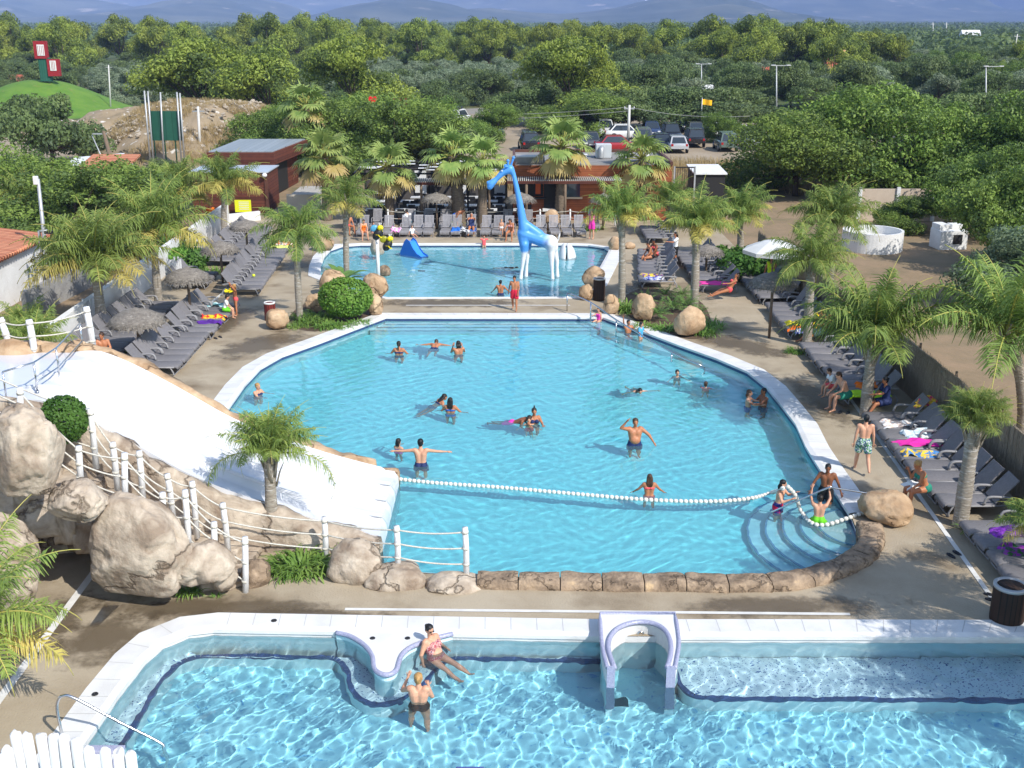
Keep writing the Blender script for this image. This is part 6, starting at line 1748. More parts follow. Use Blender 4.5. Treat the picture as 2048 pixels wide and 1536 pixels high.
# ---------------------------------------------------------------- thatched parasols
def thatch(label, bpx, bpy, tpy, wpx, seed, lean=0.):
    x, y = W(bpx, bpy); zt_ = hgt(tpy, y); w_ = xat(bpx + wpx / 2, y, zt_) - xat(bpx, y, zt_); r = np.random.default_rng(seed)
    t = thing('thatched_parasol', label, 'parasol', (x, y, 0), r.uniform(0, 3), 'thatched parasols over the loungers')
    mb = MB(); mb.tube([(0, 0, 0), (0, 0, zt_ - .06)], .055, 10); mb.obj('pole', pole_m, t)
    dr = w_ * .50; prof = [(w_ * .97, -dr - .03), (w_, -dr), (w_ * .86, -dr * .60), (w_ * .83, -dr * .56), (w_ * .58, -dr * .26), (w_ * .54, -dr * .22), (w_ * .26, -.04), (w_ * .05, .05)]
    prof2 = [(w_ * .93, -dr - .05)] + [(a, b - .04) for a, b in prof[1:]][:0] + prof
    mb = MB(); mb.lathe([(.06, -.10), (w_ * .5, -dr * .35), (w_ * .93, -dr - .05)] + prof[1:], n=40, wob=lambda a, z: .035 * noise.noise(Vector((math.cos(a) * 3 + seed, math.sin(a) * 3, z * 4)))); mb.obj('thatch_roof', thatch_m, t, (0, 0, zt_))
    Q = []
    for k in range(620):
        a = r.uniform(0, 2 * PI); rad = w_ * math.sqrt(r.uniform(.05, 1)); zz = -dr * (rad / w_) ** 1.15 + .035; o = np.array([rad * math.cos(a), rad * math.sin(a), zz]); d = np.array([math.cos(a), math.sin(a), -.55 if rad < .85 * w_ else -1.2]); d += r.normal(size=3) * .18; d /= np.linalg.norm(d); s = np.array([-math.sin(a), math.cos(a), 0]) * .022; ln_ = r.uniform(.16, .30)
        Q.append([o - s, o + s, o + s * .4 + d * ln_ + [0, 0, .03], o - s * .4 + d * ln_ + [0, 0, .03]])
    mb = MB(); mb.quads(np.array(Q)); mb.obj('thatch_fringe', thatch_m, t, (0, 0, zt_)); return t


for i, a in enumerate((('thatched parasol nearest on the left, over the loungers by the slide', 282, 722, 618, 114), ('thatched parasol second from the slide on the left', 383, 644, 536, 92), ('thatched parasol third from the slide on the left', 446, 566, 483, 76), ('thatched parasol at the far end of the left lounger row', 497, 526, 440, 66),
        ('thatched parasol left of the thickest fan palm in front of the terrace', 874, 458, 386, 58), ('thatched parasol directly behind the giraffe neck', 1041, 458, 386, 58), ('thatched parasol half hidden by the slim palm at the terrace left', 724, 460, 388, 52), ('thatched parasol in front of the restaurant right corner', 1206, 460, 388, 54),
        ('thatched parasol on the right beside the white line', 1538, 676, 546, 94), ('thatched parasol between the two right lounger blocks', 1411, 556, 490, 64), ('thatched parasol in the shade under the white parasol', 1605, 590, 500, 60))):
    thatch(a[0], *a[1:], 200 + i)
x, y = 11.2, 47.6; zt_ = hgt(478, y)
t = thing('white_parasol', 'large white cloth parasol over the attendant on the right', 'parasol', (x, y, 0)); mb = MB(); mb.tube([(0, 0, 0), (0, 0, zt_)], .035, 10); mb.obj('pole', pole_m, t)
mb = MB(); mb.lathe([(1.32, -.62), (1.33, -.46), (.9, -.27), (.45, -.1), (.02, 0)], n=8, smooth=False); mb.obj('canopy', mat('canvas_white', (.78, .78, .77), .8, (.72, .72, .71), 2, trans=.15), t, (0, 0, zt_)); 
for k in range(8):
    a = k * PI / 4; mb = MB(); mb.tube([(0, 0, zt_ - .05), (1.3 * math.cos(a), 1.3 * math.sin(a), zt_ - .5)], .012, 5); mb.obj('rib', pole_m, t)

# ---------------------------------------------------------------- sun loungers
loung_m = mat('grey_lounger_fabric', (.20, .192, .20), .8, (.165, .157, .165), 14, rnd=.12, bump=.12, bs=120)
frame_m = mat('lounger_frame', (.30, .295, .30), .5, (.24, .235, .24), 6)
resin_m = mat('pale_resin', (.29, .28, .29), .5, (.24, .23, .24), 6, rnd=.08)


def lounger_proto(name, label, fab, frm, slat):
    t = thing(name, label, 'sun lounger', (0, -60, 0)); t.scale = (1, .80, 1) if slat else (1, 1, 1)
    mb = MB(); prof = [(-.02, .20), (-.05, .27), (-.02, .335), (.06, .36), (.5, .355), (1.0, .35), (1.22, .35)]
    w2 = .33
    if slat:
        for k in range(7):
            yy = -w2 + (k + .5) * 2 * w2 / 7; P = [[(x, yy - .034, z), (x, yy + .034, z)] for x, z in prof]; mb.grid(np.array(P)[:, ::-1]); mb.grid(np.array([[(x, yy - .034, z - .03), (x, yy + .034, z - .03)] for x, z in prof]))
        for x, z in (prof[3], prof[4], prof[5]): mb.box((x, 0, z - .022), (.07, 2 * w2, .02))
    else:
        P = [[(x, -w2, z - .05), (x, -w2, z - .012), (x, -w2 + .02, z), (x, w2 - .02, z), (x, w2, z - .012), (x, w2, z - .05)] for x, z in prof]; mb.grid(np.array(P)[:, ::-1], smooth=True); mb.box((.62, 0, .315), (1.1, 2 * w2 - .02, .02))
    mb.obj('seat', fab, t)
    mb = MB(); a = R(52); L_ = .78
    if slat:
        for k in range(7):
            yy = -w2 + (k + .5) * 2 * w2 / 7; mb.box((L_ / 2, yy, 0), (L_, .068, .03))
        mb.box((L_ - .03, 0, .004), (.07, 2 * w2, .035)); mb.box((.04, 0, .004), (.07, 2 * w2, .035))
    else:
        mb.box((L_ / 2, 0, 0), (L_, 2 * w2, .05), bev=.02)
    o = mb.obj('backrest', fab, t, (1.2, 0, .37)); o.rotation_euler.y = -a
    for s in (-1, 1):
        mb = MB(); mb.tube(catmull([(1.62, s * .36, .52), (1.3, s * .37, .56), (.98, s * .37, .55), (.90, s * .36, .36)], 3), .028, 6, sq=1.3); mb.obj('armrest', frm, t)
        mb = MB(); mb.tube(catmull([(1.5, s * .33, .34), (1.62, s * .34, .18), (1.60, s * .34, .0)], 3), .028, 6); mb.obj('leg', frm, t)
        mb = MB(); mb.tube([(.05, s * .345, .31), (.6, s * .35, .31), (1.5, s * .35, .33)], .026, 6); mb.obj('side_rail', frm, t)
    mb = MB(); mb.tube(catmull([(.2, -.34, .31), (.10, -.34, .12), (.12, -.30, .02), (.12, 0, .015), (.12, .30, .02), (.10, .34, .12), (.2, .34, .31)], 4), .026, 6); mb.obj('front_leg', frm, t)
    return t


LG = lounger_proto('sun_lounger', 'x', loung_m, frame_m, False); LW = lounger_proto('slatted_lounger', 'x', resin_m, resin_m, True)
first = {LG.name: True, LW.name: True}


def lounger(p, x, y, rz, label, group):
    if first[p.name]:
        first[p.name] = False; p.location = (x, y, 0); p.rotation_euler.z = rz; tag(p, label, None, group); return p
    o = dup(p, (x, y, 0), rz, label, group); a = R(random.choice((48, 50, 52, 52, 54, 57)) + random.uniform(-2, 2))
    for c in o.children:
        if c.name.startswith('backrest'): c.rotation_euler.y = -a
    return o


def row(p, xf, ys, rz, what, group):
    for i, y in enumerate(ys):
        lounger(p, xf(y) + random.uniform(-.05, .05), y + random.uniform(-.03, .03), rz + random.uniform(-.04, .04), what % ORD[i], group)


row(LG, lambda y: -11.35, np.arange(36.7, 45.4, .765), PI, 'grey lounger of the front left block by the slide, %s from the slide', 'left front loungers by the slide')
row(LG, lambda y: -11.0 - .06 * (y - 48), np.arange(48.4, 59.0, .765), PI, 'grey lounger of the far left front block, %s counted away from the slide', 'left front loungers beside the upper pool')
row(LG, lambda y: -13.9, np.arange(37.4, 45.9, .8), PI, 'grey lounger of the left back row under the nearest parasol, %s from the slide', 'left back loungers')
row(LG, lambda y: -13.7, np.arange(49.6, 51.4, .8), PI, 'grey lounger behind the third left parasol, %s from the near end', 'left back loungers, middle')
row(LG, lambda y: -13.6, np.arange(54.4, 63.5, .8), PI, 'grey lounger along the far left wall, %s counted away from the slide', 'left back loungers, far')
row(LG, lambda y: 5.75 + .1 * (y - 49.7), np.arange(49.8, 57.2, .765), 0, 'grey lounger of the block right of the upper pool, %s from its near end', 'right loungers beside the upper pool')
row(LG, lambda y: 7.3, np.arange(60.5, 64.2, .765), 0, 'grey lounger behind the bushy palm far right, %s from its near end', 'right loungers at the far corner')
row(LG, lambda y: 8.3, np.arange(50.2, 57.0, .765), 0, 'grey lounger of the second right block, %s away from the pink towel', 'right loungers, second block')
lounger(LG, 8.35, 49.0, 0, 'grey lounger with the long pink towel at the near end of the second right block', 'right loungers, second block')
r3 = [y for y in np.arange(19.2, 53.2, .765) if all(abs(y - b) > .5 for b in (24.5, 32.5, 40.3, 46.0))]
row(LG, lambda y: 10.5, r3, 0, 'grey lounger along the reed fence, %s counted from the front pool', 'right loungers along the reed fence')
for i, px in enumerate((722, 776, 808, 834, 856, 889, 911, 942, 970, 993, 1021, 1083, 1111, 1136, 1163)):
    lounger(LW, xat(px, 61.9, .3), 61.9, PI / 2 + random.uniform(-.06, .06), 'pale slatted lounger at the far edge of the upper pool, %s from the left' % ORD[i], 'slatted loungers facing the upper pool')
for i, px in enumerate((700, 748, 816, 851, 887, 1017, 1054, 1190)):
    lounger(LW, xat(px, 63.9, .3), 63.9, PI / 2 + random.uniform(-.06, .06), 'pale slatted lounger of the second row behind the upper pool, %s from the left' % ORD[i], 'slatted loungers, second row')


# ---------------------------------------------------------------- towels, bins
def towel(label, x, y, rz, c, c2=None, L_=1.2, w_=.62, z=.375, seed=0, bunch=.0, stripes=None, cat='towel', group=None):
    m = mat('towel_' + '_'.join(str(int(v * 99)) for v in c + (c2 or ())), lin(c), .95, lin(c2) if c2 else None, 5, lo=.46, hi=.52, bump=.3, bs=90)
    n, k = 26, 16; P = np.zeros((n, k, 3))
    for i in range(n):
        for j in range(k):
            u, v = i / (n - 1), j / (k - 1); q = noise.noise_vector(Vector((u * 3.2 + seed * 3.1, v * 3 + seed, seed * .7)))
            X_ = u * L_ + q.x * .10 * (1 + bunch); Y_ = (v - .5) * w_ * (1 - bunch * .35) + q.y * .07 * (1 + bunch); Z_ = z + .012 + max(0, q.z) * .07 * (1 + 2.5 * bunch)
            if u * L_ < .1: Z_ -= (.1 - u * L_) * .8
            if abs(v - .5) > .46: Z_ -= .03
            P[i, j] = (X_, Y_, Z_)
    mb = MB(); mb.grid(P); mb.grid((P - [0, 0, .012])[:, ::-1]); return tag(mb.obj('towel', m, None, (x, y, 0), rz), label, cat, group or 'towels on the loungers')


for i, a in enumerate((('lime green towel under the sitting man', 10.5, 33.4, (190, 240, 40), None), ('orange towel beside the lime green one', 11.0, 34.2, (235, 120, 30), None), ('yellow towel beside the split trunk palm', 10.45, 42.0, (215, 205, 40), None), ('bright orange towel at the split trunk palm', 10.5, 41.3, (240, 110, 25), None), ('blue and white towel in front of the split trunk palm', 10.6, 40.8, (60, 80, 170), (230, 230, 235)),
        ('white and peach towel behind the walking boy', 10.7, 30.6, (225, 200, 185), (240, 240, 240)), ('crumpled pale blue towel right of the walking boy', 11.0, 29.8, (190, 215, 225), (235, 240, 240)), ('magenta pink towel right of the walking boy', 10.6, 29.1, (225, 50, 165), None), ('yellow blue flowered towel right of the walking boy', 10.55, 28.3, (240, 200, 60), (70, 130, 190)),
        ('purple towel on the shaded lounger beyond the fibrous palm', 10.9, 23.4, (140, 60, 190), (80, 40, 120)), ('violet striped towel on the shaded lounger near the lower right', 10.8, 22.5, (150, 60, 170), (60, 110, 60)), ('red plate like bag on the shaded lounger', 11.3, 21.2, (150, 50, 50), (190, 60, 50)), ('green and white towel on the lowest right lounger', 11.0, 20.0, (70, 140, 90), (190, 220, 200)),
        ('long pink towel under the reclining woman', 8.3, 49.0, (235, 70, 165), None), ('yellow purple towel at the near end of the block right of the upper pool', 5.9, 50.6, (225, 200, 60), (110, 60, 150)), ('blue white towel at the near end of the block right of the upper pool', 5.9, 49.9, (60, 80, 170), (225, 225, 235)))):
    towel(a[0], a[1], a[2], 0, a[3], a[4], seed=i + 1, bunch=.0 if i in (0, 13) else .5, L_=1.25 if i in (0, 7, 13) else .95)
towel('pink and red bag towel heaped on a backrest by the reed fence', 11.9, 31.4, 0, (215, 70, 110), (235, 200, 60), .5, .5, .75, 40, .9)
for i, a in enumerate((('yellow red towel at the left loungers near the smooth boulder', -11.3, 43.0, (240, 200, 40), (200, 40, 50)), ('purple towel hanging over the left lounger end', -11.2, 42.2, (85, 40, 140), None), ('white striped bag on the left lounger by the seated child', -11.6, 44.9, (200, 225, 225), (90, 160, 170)), ('white towel with orange marks at the far left lounger row', -11.5, 58.2, (235, 235, 230), (230, 120, 40)), ('yellow green towel at the far left lounger row', -11.5, 57.4, (210, 220, 120), None))):
    towel(a[0], a[1], a[2], PI, a[3], a[4], seed=i + 60, bunch=.6, L_=.9)
for i, (px, lab, c, c2) in enumerate(((911, 'bright blue towel on the slatted lounger left of the bathing woman', (40, 110, 200), None), (928, 'black and white striped towel held behind the upper pool', (20, 20, 25), (235, 235, 235)), (790, 'pink white patterned towel behind the bee figures', (230, 120, 200), (240, 225, 235)), (942, 'blue towel under the woman with a blue hat', (70, 130, 200), (40, 50, 120)))):
    towel(lab, xat(px, 61.9, .4), 61.9, PI / 2, c, c2, seed=80 + i, bunch=.5, L_=1.0)
mb = MB(); mb.ell((0, 0, .05), (.075, .075, .07), 12); mb.obj('ball_skin', mat('ball', lin((215, 235, 60)), .4), None, (0, 0, 0))
bpy.data.objects['ball_skin'].name = 'ball'; o = bpy.data.objects['ball']; o.location = (-11.75, 50.2, .40); tag(o, 'yellow green ball on a far left lounger', 'ball')


def bin_(label, px, py, h, r_, dark=False):
    x, y = W(px, py); t = thing('litter_bin', label, 'bin', (x, y, 0)); m = planks('bin_slats_%d' % px, *((lin((48, 34, 28)), lin((62, 44, 34))) if dark else (lin((112, 40, 36)), lin((132, 52, 44)))), (.01, .008, .006), .09, 'X', .2)
    mb = MB(); mb.lathe([(r_, 0), (r_ * 1.02, .05), (r_ * 1.02, h - .05), (r_, h)], n=24); mb.obj('slatted_drum', m, t)
    mb = MB(); mb.lathe([(r_ * 1.05, h - .04), (r_ * 1.05, h + .02), (r_ * .85, h + .03), (r_ * .8, h - .02), (.01, h - .03)], n=24); mb.obj('lid_rim', white if not dark else galv, t)
bin_('dark red litter bin with white rim on the left deck', 541, 640, .72, .22); bin_('black litter bin beside the tall boulder by the upper pool', 1198, 600, .95, .25, True); bin_('large brown slatted litter bin at the lower right deck edge', 2012, 1240, .78, .32, True)

# ---------------------------------------------------------------- giraffe statue
def giraffe():
    Yg = 52.3; X0 = xat(1075, Yg, 0); t = thing('giraffe_statue', 'tall blue and white giraffe statue standing in the upper pool', 'statue', (X0, Yg, -.55))
    def p(px, py, dy=0): z = hgt(py, Yg); return Vector((xat(px, Yg, z) - X0, dy, z + .55))
    k = 1 / 42.6; B = MB(); cap = lambda a, ra, b, rb: capsule(B, a, ra * k, b, rb * k, 12)
    cap(p(1048, 468), 13.5, p(1075, 477), 13.5); cap(p(1075, 477), 13.5, p(1101, 485), 14.5); cap(p(1049, 455), 11, p(1050, 478), 13); cap(p(1101, 484), 14.5, p(1104, 494), 13); cap(p(1046, 466), 12, p(1049, 500, -.1), 8.5); cap(p(1052, 450), 9, p(1078, 470), 11)
    for a, ra, b, rb in ((p(1049, 458), 12, p(1045, 440), 8.6), (p(1045, 440), 8.6, p(1040, 408), 6.6), (p(1040, 408), 6.6, p(1034, 378), 5.2), (p(1034, 378), 5.2, p(1027, 348), 4.6), (p(1027, 348), 4.8, p(1020, 338), 8.5), (p(1020, 338), 8.5, p(1006, 345), 6.5), (p(1006, 345), 6.5, p(993, 358), 4.8), (p(993, 358), 5, p(983, 367), 7.5), (p(983, 367), 7.5, p(980, 373), 6.5)): cap(a, ra, b, rb)
    B.ell(p(976, 365), (3.5 * k, 5 * k, 3.5 * k), 10)
    for dy, kx, ky, fx, fy, tx, ty in ((-.18, 1047, 514, 1041, 557, 1049, 488), (.28, 1055, 511, 1052, 553, 1056, 486)):
        cap(p(tx, ty, dy), 9, p(kx + 1, ky - 10, dy), 6); cap(p(kx + 1, ky - 10, dy), 6, p(kx, ky, dy), 4.6); cap(p(kx, ky, dy), 5, p((kx + fx) / 2, (ky + fy) / 2, dy), 3.4); cap(p((kx + fx) / 2, (ky + fy) / 2, dy), 3.4, p(fx, fy, dy), 4.4); cap(p(fx, fy, dy), 4.4, p(fx - 1, fy + 18, dy), 4.6)
    for dy, hx, hy, kx, ky, fx, fy in ((-.22, 1102, 494, 1103, 525, 1105, 560), (.28, 1108, 494, 1114, 523, 1115, 554)):
        cap(p(1101, 486, dy), 13, p(hx, hy + 6, dy), 8); cap(p(hx, hy + 6, dy), 8, p(kx, ky, dy), 4.6); cap(p(kx, ky, dy), 4.8, p((kx + fx) / 2, (ky + fy) / 2, dy), 3.4); cap(p((kx + fx) / 2, (ky + fy) / 2, dy), 3.4, p(fx, fy, dy), 4.6); cap(p(fx, fy, dy), 4.4, p(fx, fy + 18, dy), 4.6)
    v, f = remesh(B, .035, 6)
    m = bpy.data.materials.new('giraffe_paint'); m.use_nodes = True; nt = m.node_tree; bs = nt.nodes['Principled BSDF']; N = nt.nodes.new; L = nt.links.new; bs.inputs['Roughness'].default_value = .42
    tc = N('ShaderNodeTexCoord'); sp = N('ShaderNodeSeparateXYZ'); L(tc.outputs['Object'], sp.inputs[0]); nz = N('ShaderNodeTexNoise'); nz.inputs['Scale'].default_value = 3; L(tc.outputs['Object'], nz.inputs['Vector'])
    def ramp(src, a, b):
        r = N('ShaderNodeMapRange'); r.interpolation_type = 'SMOOTHSTEP'; r.inputs[1].default_value = a; r.inputs[2].default_value = b; L(src, r.inputs[0]); return r.outputs[0]
    ax = N('ShaderNodeMath'); ax.operation = 'MULTIPLY_ADD'; ax.inputs[1].default_value = -.22; L(sp.outputs[2], ax.inputs[0]); L(sp.outputs[0], ax.inputs[2])
    fx_ = ramp(ax.outputs[0], -.35, .25); fz = ramp(sp.outputs[2], 1.78, 1.62)
    mx = N('ShaderNodeMath'); mx.operation = 'MAXIMUM'; L(fx_, mx.inputs[0]); L(fz, mx.inputs[1])
    c = N('ShaderNodeMix'); c.data_type = 'RGBA'; c.inputs[6].default_value = (*lin((84, 156, 230)), 1); c.inputs[7].default_value = (.82, .83, .85, 1); L(mx.outputs[0], c.inputs[0]); L(c.outputs[2], bs.inputs['Base Color'])
    X = MB(); X.add(v, f, 0, True); X.obj('body', m, t)
    blue = mat('giraffe_blue', lin((78, 148, 226)), .3)
    for a, b, dy in (((1016, 334), (1016, 321), -.10), ((1022, 331), (1027, 316), .10)):
        h_ = MB(); capsule(h_, p(*a, dy), 2.0 * k, p(*b, dy), 2.2 * k, 10); h_.ell(p(*b, dy), (3.2 * k,) * 3, 10); h_.obj('horn', blue, t)
    for dy in (-.2, .2):
        h_ = MB(); h_.ell(p(1012, 332, dy), (5 * k, 2 * k, 2.4 * k), 10); h_.obj('ear', blue, t); h_ = MB(); h_.ell(p(1004, 341, dy * .75), (1.6 * k,) * 3, 8); h_.obj('eye', mat('statue_eye', (.75, .8, .85), .3), t)
    h_ = MB(); capsule(h_, p(1114, 484), 1.6 * k, p(1117, 478), 1.6 * k, 8); h_.tube(catmull([p(1117, 479), p(1118, 473), p(1120, 466)], 4), [1.5 * k, 2, 2.6, 3.2, 3.4, 3, 2, 1.2, .4][:1] + [q * k for q in (2, 2.8, 3.3, 3.4, 3, 2.2, 1.3, .4)], 10, sq=.5); h_.obj('tail', white, t)
giraffe()
# bee figures on a pole
x, y = W(757, 556)
t = thing('bee_fountain', 'water play pole carrying two yellow and black bee figures', 'water toy', (x, y, -.55))
yel = mat('bee_yellow', lin((235, 215, 20)), .3); zz = lambda py: hgt(py, y) + .55; xx = lambda px: xat(px, y, 1) - x
mb = MB(); mb.tube([(0, 0, 0), (.0, 0, zz(474))], .085, 12); mb.obj('pole', white, t)
for (bx_, by_, hx_, hy_, wx, wy, wm, dirn) in ((757, 468, 763, 455, 750, 457, mat('bee_wing_blue', lin((90, 165, 205)), .3), 1), (776, 490, 782, 477, 768, 479, mat('bee_wing_olive', lin((150, 150, 40)), .3), 1)):
    mb = MB(); mb.ell((xx(bx_), -.05, zz(by_)), (.20, .20, .30), 14, rot=Matrix.Rotation(R(35 * dirn), 3, 'Y')); mb.obj('bee_body', black, t)
    mb = MB(); mb.lathe([(.16, -.05), (.205, 0), (.16, .05)], (xx(bx_), -.05, zz(by_)), 14); mb.obj('bee_stripe', yel, t)
    mb = MB(); mb.ell((xx(hx_), -.1, zz(hy_)), (.15, .14, .13), 12); mb.ell((xx(hx_ + 3), -.2, zz(hy_)), (.06, .05, .06), 8); mb.obj('bee_head', yel, t)
    for s in (-1, 1):
        mb = MB(); mb.ell((xx(wx), .1 * s + .05, zz(wy)), (.17, .04, .15), 12); mb.obj('bee_wing', wm, t)
        mb = MB(); mb.tube(catmull([(xx(bx_ + 1), -.12, zz(by_ - 2)), (xx(bx_ + 5), -.2 * s - .1, zz(by_ + 3 * s)), (xx(bx_ + 10), -.22 * s - .1, zz(by_ + 5 * s))], 3), .028, 6); mb.obj('bee_arm', yel, t)
        mb = MB(); mb.tube([(xx(hx_ + s), -.1, zz(hy_ - 4)), (xx(hx_ + 2.2 * s), -.1, zz(hy_ - 10))], .022, 6); mb.obj('antenna', white, t)
# blue toddler slide: side panel, hump, chute
x, y = W(826, 506); bl = mat('slide_blue', lin((40, 105, 195)), .25); blL = mat('slide_blue_light', lin((60, 140, 225)), .25)
t = thing('toddler_slide', 'small blue toddler slide in the upper pool near the bee pole', 'slide', (x, y, -.55), R(-38)); t.scale = (.78, .78, .86)
pr = [(-.85, .55), (-.45, 1.25), (-.25, 1.42), (.0, 1.30), (.30, .90), (.65, .60), (.95, .50), (1.05, .44)]
for s in (-1, 1):
    mb = MB(); q = [(a, b + .10) for a, b in pr]; v = [(a, s * .30, 0) for a, b in q] + [(a, s * .30, b) for a, b in q] + [(a, s * .34, 0) for a, b in q] + [(a, s * .34, b) for a, b in q]; n = len(q)
    f = []
    for i in range(n - 1): f += [[i, i + 1, n + i + 1, n + i], [2 * n + i + 1, 2 * n + i, 3 * n + i, 3 * n + i + 1], [n + i, n + i + 1, 3 * n + i + 1, 3 * n + i]]
    mb.add(v, f); mb.obj('side_panel', bl, t)
mb = MB(); mb.grid(np.array([[(a, -.3, b), (a, -.2, b - .05), (a, .2, b - .05), (a, .3, b)] for a, b in pr])); mb.obj('chute', blL, t)
# white split dome behind the giraffe
x, y = W(1132, 508)
for k, (dx, rr_) in enumerate(((0, 1),)):
    t = thing('white_dome', 'white rounded split dome slide behind the giraffe tail', 'water toy', (x, y, -.55)); wm = mat('dome_white', (.78, .78, .78), .35, (.7, .7, .7), 2)
    for s, sx in ((-1, .40), (1, .52)):
        bm = bmesh.new(); bmesh.ops.create_uvsphere(bm, u_segments=24, v_segments=14, radius=1)
        for v in bm.verts:
            if v.co.x * s < 0: v.co.x = 0
            v.co = Vector((v.co.x * sx + s * .05, v.co.y * .7, max(-.1, v.co.z) * 1.12))
        mb = MB(); mb.bm(bm, 0, True); mb.obj('half_dome', wm, t)
x, y = W(661 + 180, 537, -.1); x = xat(843, y, 0); mb = MB(); mb.box((0, 0, 0), (.34, .34, .03), bev=.01); tag(mb.obj('floor_drain', dark_m, None, (x, y, -.535)), 'dark square drain on the floor of the upper pool', 'drain')
# ================================================================ the people
ZW = -.14
SP = ((.6, .3, -.75), (.55, .5, -.55)); OUT = ((1, .05, -.12), (1, .1, -.05)); FACE = ((.25, .7, -.6), (-.35, .35, .9)); UPH = ((.7, .35, .25), (-.55, .25, .8)); FWD = ((.2, .8, -.5), (-.1, .95, .1)); KNEE = ((.15, .55, -.8), (-.1, .8, -.5)); BACK = ((.3, -.4, -.8), (.15, .1, -1)); DN = REST


def swim(label, px, py, head, h=1.68, floor=-1.3, zw=ZW, **k):
    """stands on the pool floor, waterline at the photo pixel"""
    x, y = W(px, py, zw); return person(label, (x, y, floor), head, h, wet=True, **k)


def prone(label, px, py, head, h=1.6, z=-.24, lean=74, up=20, **k):
    x, y = W(px, py, ZW); return person(label, (x, y, z), head, h, lean=lean, legs=((-lean + 6, 6, 10), (-lean - 4, 6, 16)), base='pelvis', look=(0, -up * 1.8), wet=True, **k)


GP = 'swimmers in the main pool'
swim('person with long ponytail seen from behind, left swimmer of the far three', 798, 708, 175, 1.66, female=True, hair=('pony', 'dark'), wear=('bikini', 'navy'), arms=(SP, SP), group=GP, tone='tan')
prone('person floating face down between the two standing far swimmers', 868, 696, 175, arms=(OUT, OUT), hair=('short', 'brown'), group=GP, tone='tan', wear=('shorts', 'navy'))
swim('person standing with hands at the face, right swimmer of the far three', 917, 707, 190, 1.66, arms=(FACE, FACE), hair=('bob', 'dark'), wear=('briefs', 'navy'), group=GP, tone='tan')
swim('blond woman at the left pool rim behind the slide palm', 516, 788, 60, 1.6, floor=-1.35, female=True, hair=('bun', 'blond'), wear=('onepiece', 'navy'), arms=(SP, FWD), group=GP)
prone('long haired swimmer with trailing legs left of the girl with spread elbows', 866, 808, 120, lean=42, arms=(SP, SP), hair=('long', 'dark'), group=GP, tone='tan', female=True, wear=('bikini', 'navy'), z=-.42)
swim('dark haired girl with spread elbows seen from behind mid pool', 901, 824, 170, 1.6, female=True, hair=('long', 'dark'), wear=('bikini', 'blue'), arms=(SP, SP), group=GP, tone='tan', floor=-1.25)
prone('swimmer in pink trunks heading for the girl with a topknot', 1024, 842, 70, lean=66, arms=(FWD, FWD), hair=('short', 'black'), group=GP, tone='brown', wear=('shorts', 'pink'))
swim('girl with a topknot holding a smaller child mid pool', 1068, 846, 10, 1.66, female=True, hair=('topknot', 'dark'), wear=('bikini', 'navy'), arms=(FWD, FWD), group=GP, tone='tan')
swim('small child held by the girl with a topknot', 1058, 849, 0, 1.2, floor=-1.12, hair=('short', 'brown'), wear=('shorts', 'red'), arms=(SP, SP), group=GP)
swim('little girl in a pink swimsuit near the man with spread arms', 797, 896, 150, 1.28, floor=-1.15, female=True, hair=('bob', 'dark'), wear=('onepiece', 'pink'), arms=(FWD, SP), group=GP)
swim('man with both arms spread wide seen from behind', 842, 930, 178, 1.76, arms=(OUT, OUT), hair=('short', 'black'), wear=('shorts', 'navy'), group=GP, floor=-1.12)
swim('heavy man with one hand raised to his forehead', 1269, 889, 5, 1.78, fat=1.22, arms=(((.75, .25, -.6), (.5, .25, -.8)), UPH), hair=('short', 'brown'), wear=('shorts', 'navy'), group=GP, tone='tan', floor=-1.1)
swim('girl with very long hair and coral top behind the float line', 1298, 990, 178, 1.45, female=True, floor=-1.0, hair=('long', 'brown'), wear=('bikini', 'coral'), arms=(SP, SP), group=GP, tone='tan')
prone('dark haired woman swimming towards the camera at the right', 1271, 776, 10, lean=60, up=24, arms=(OUT, SP), hair=('bob', 'black'), group=GP, tone='fair', female=True, wear=('onepiece', 'black'), z=-.38)
swim('grey shirted child by the end of the entry handrail', 1354, 754, 10, 1.25, floor=-1.15, hair=('short', 'dark'), wear=('shirt', 'grey'), arms=(SP, SP), group=GP)
swim('child in a coral top swimming right of the handrail end', 1411, 775, 170, 1.2, floor=-1.15, hair=('short', 'brown'), wear=('shirt', 'coral'), arms=(FWD, SP), group=GP)
swim('curly haired teenager facing a darker boy by the right rim', 1496, 811, 75, 1.6, hair=('bob', 'brown'), wear=('shorts', 'blue'), arms=(FWD, FWD), group=GP, floor=-1.2)
swim('dark boy talking to the curly haired teenager by the right rim', 1526, 812, -75, 1.68, hair=('short', 'black'), tone='brown', wear=('shorts', 'navy'), arms=(FWD, SP), group=GP, floor=-1.2)
GS = 'boys at the curved steps'
x, y = W(1556, 1018, -.1); person('dark haired boy in red blue shorts lifting the float line to his mouth', (x, y, -.86), 62, 1.58, hair=('bob', 'black'), wear=('shorts', 'redblue'), arms=(((.3, .6, -.65), (-.3, .7, .6)), ((.3, .5, -.75), (-.2, .75, .5))), group=GS, wet=True, lean=6)
x, y = W(1650, 1000, -.1); person('tanned boy in black green shorts walking up the curved steps', (x, y, -.66), -15, 1.62, tone='brown', hair=('short', 'black'), wear=('shorts', 'black'), arms=(((.45, .1, -.9), (.35, .3, -.9)), ((.5, .3, -.8), (.3, .5, -.8))), group=GS, wet=True, lean=8, legs=((20, 4, 20), (-8, 4, 5)))
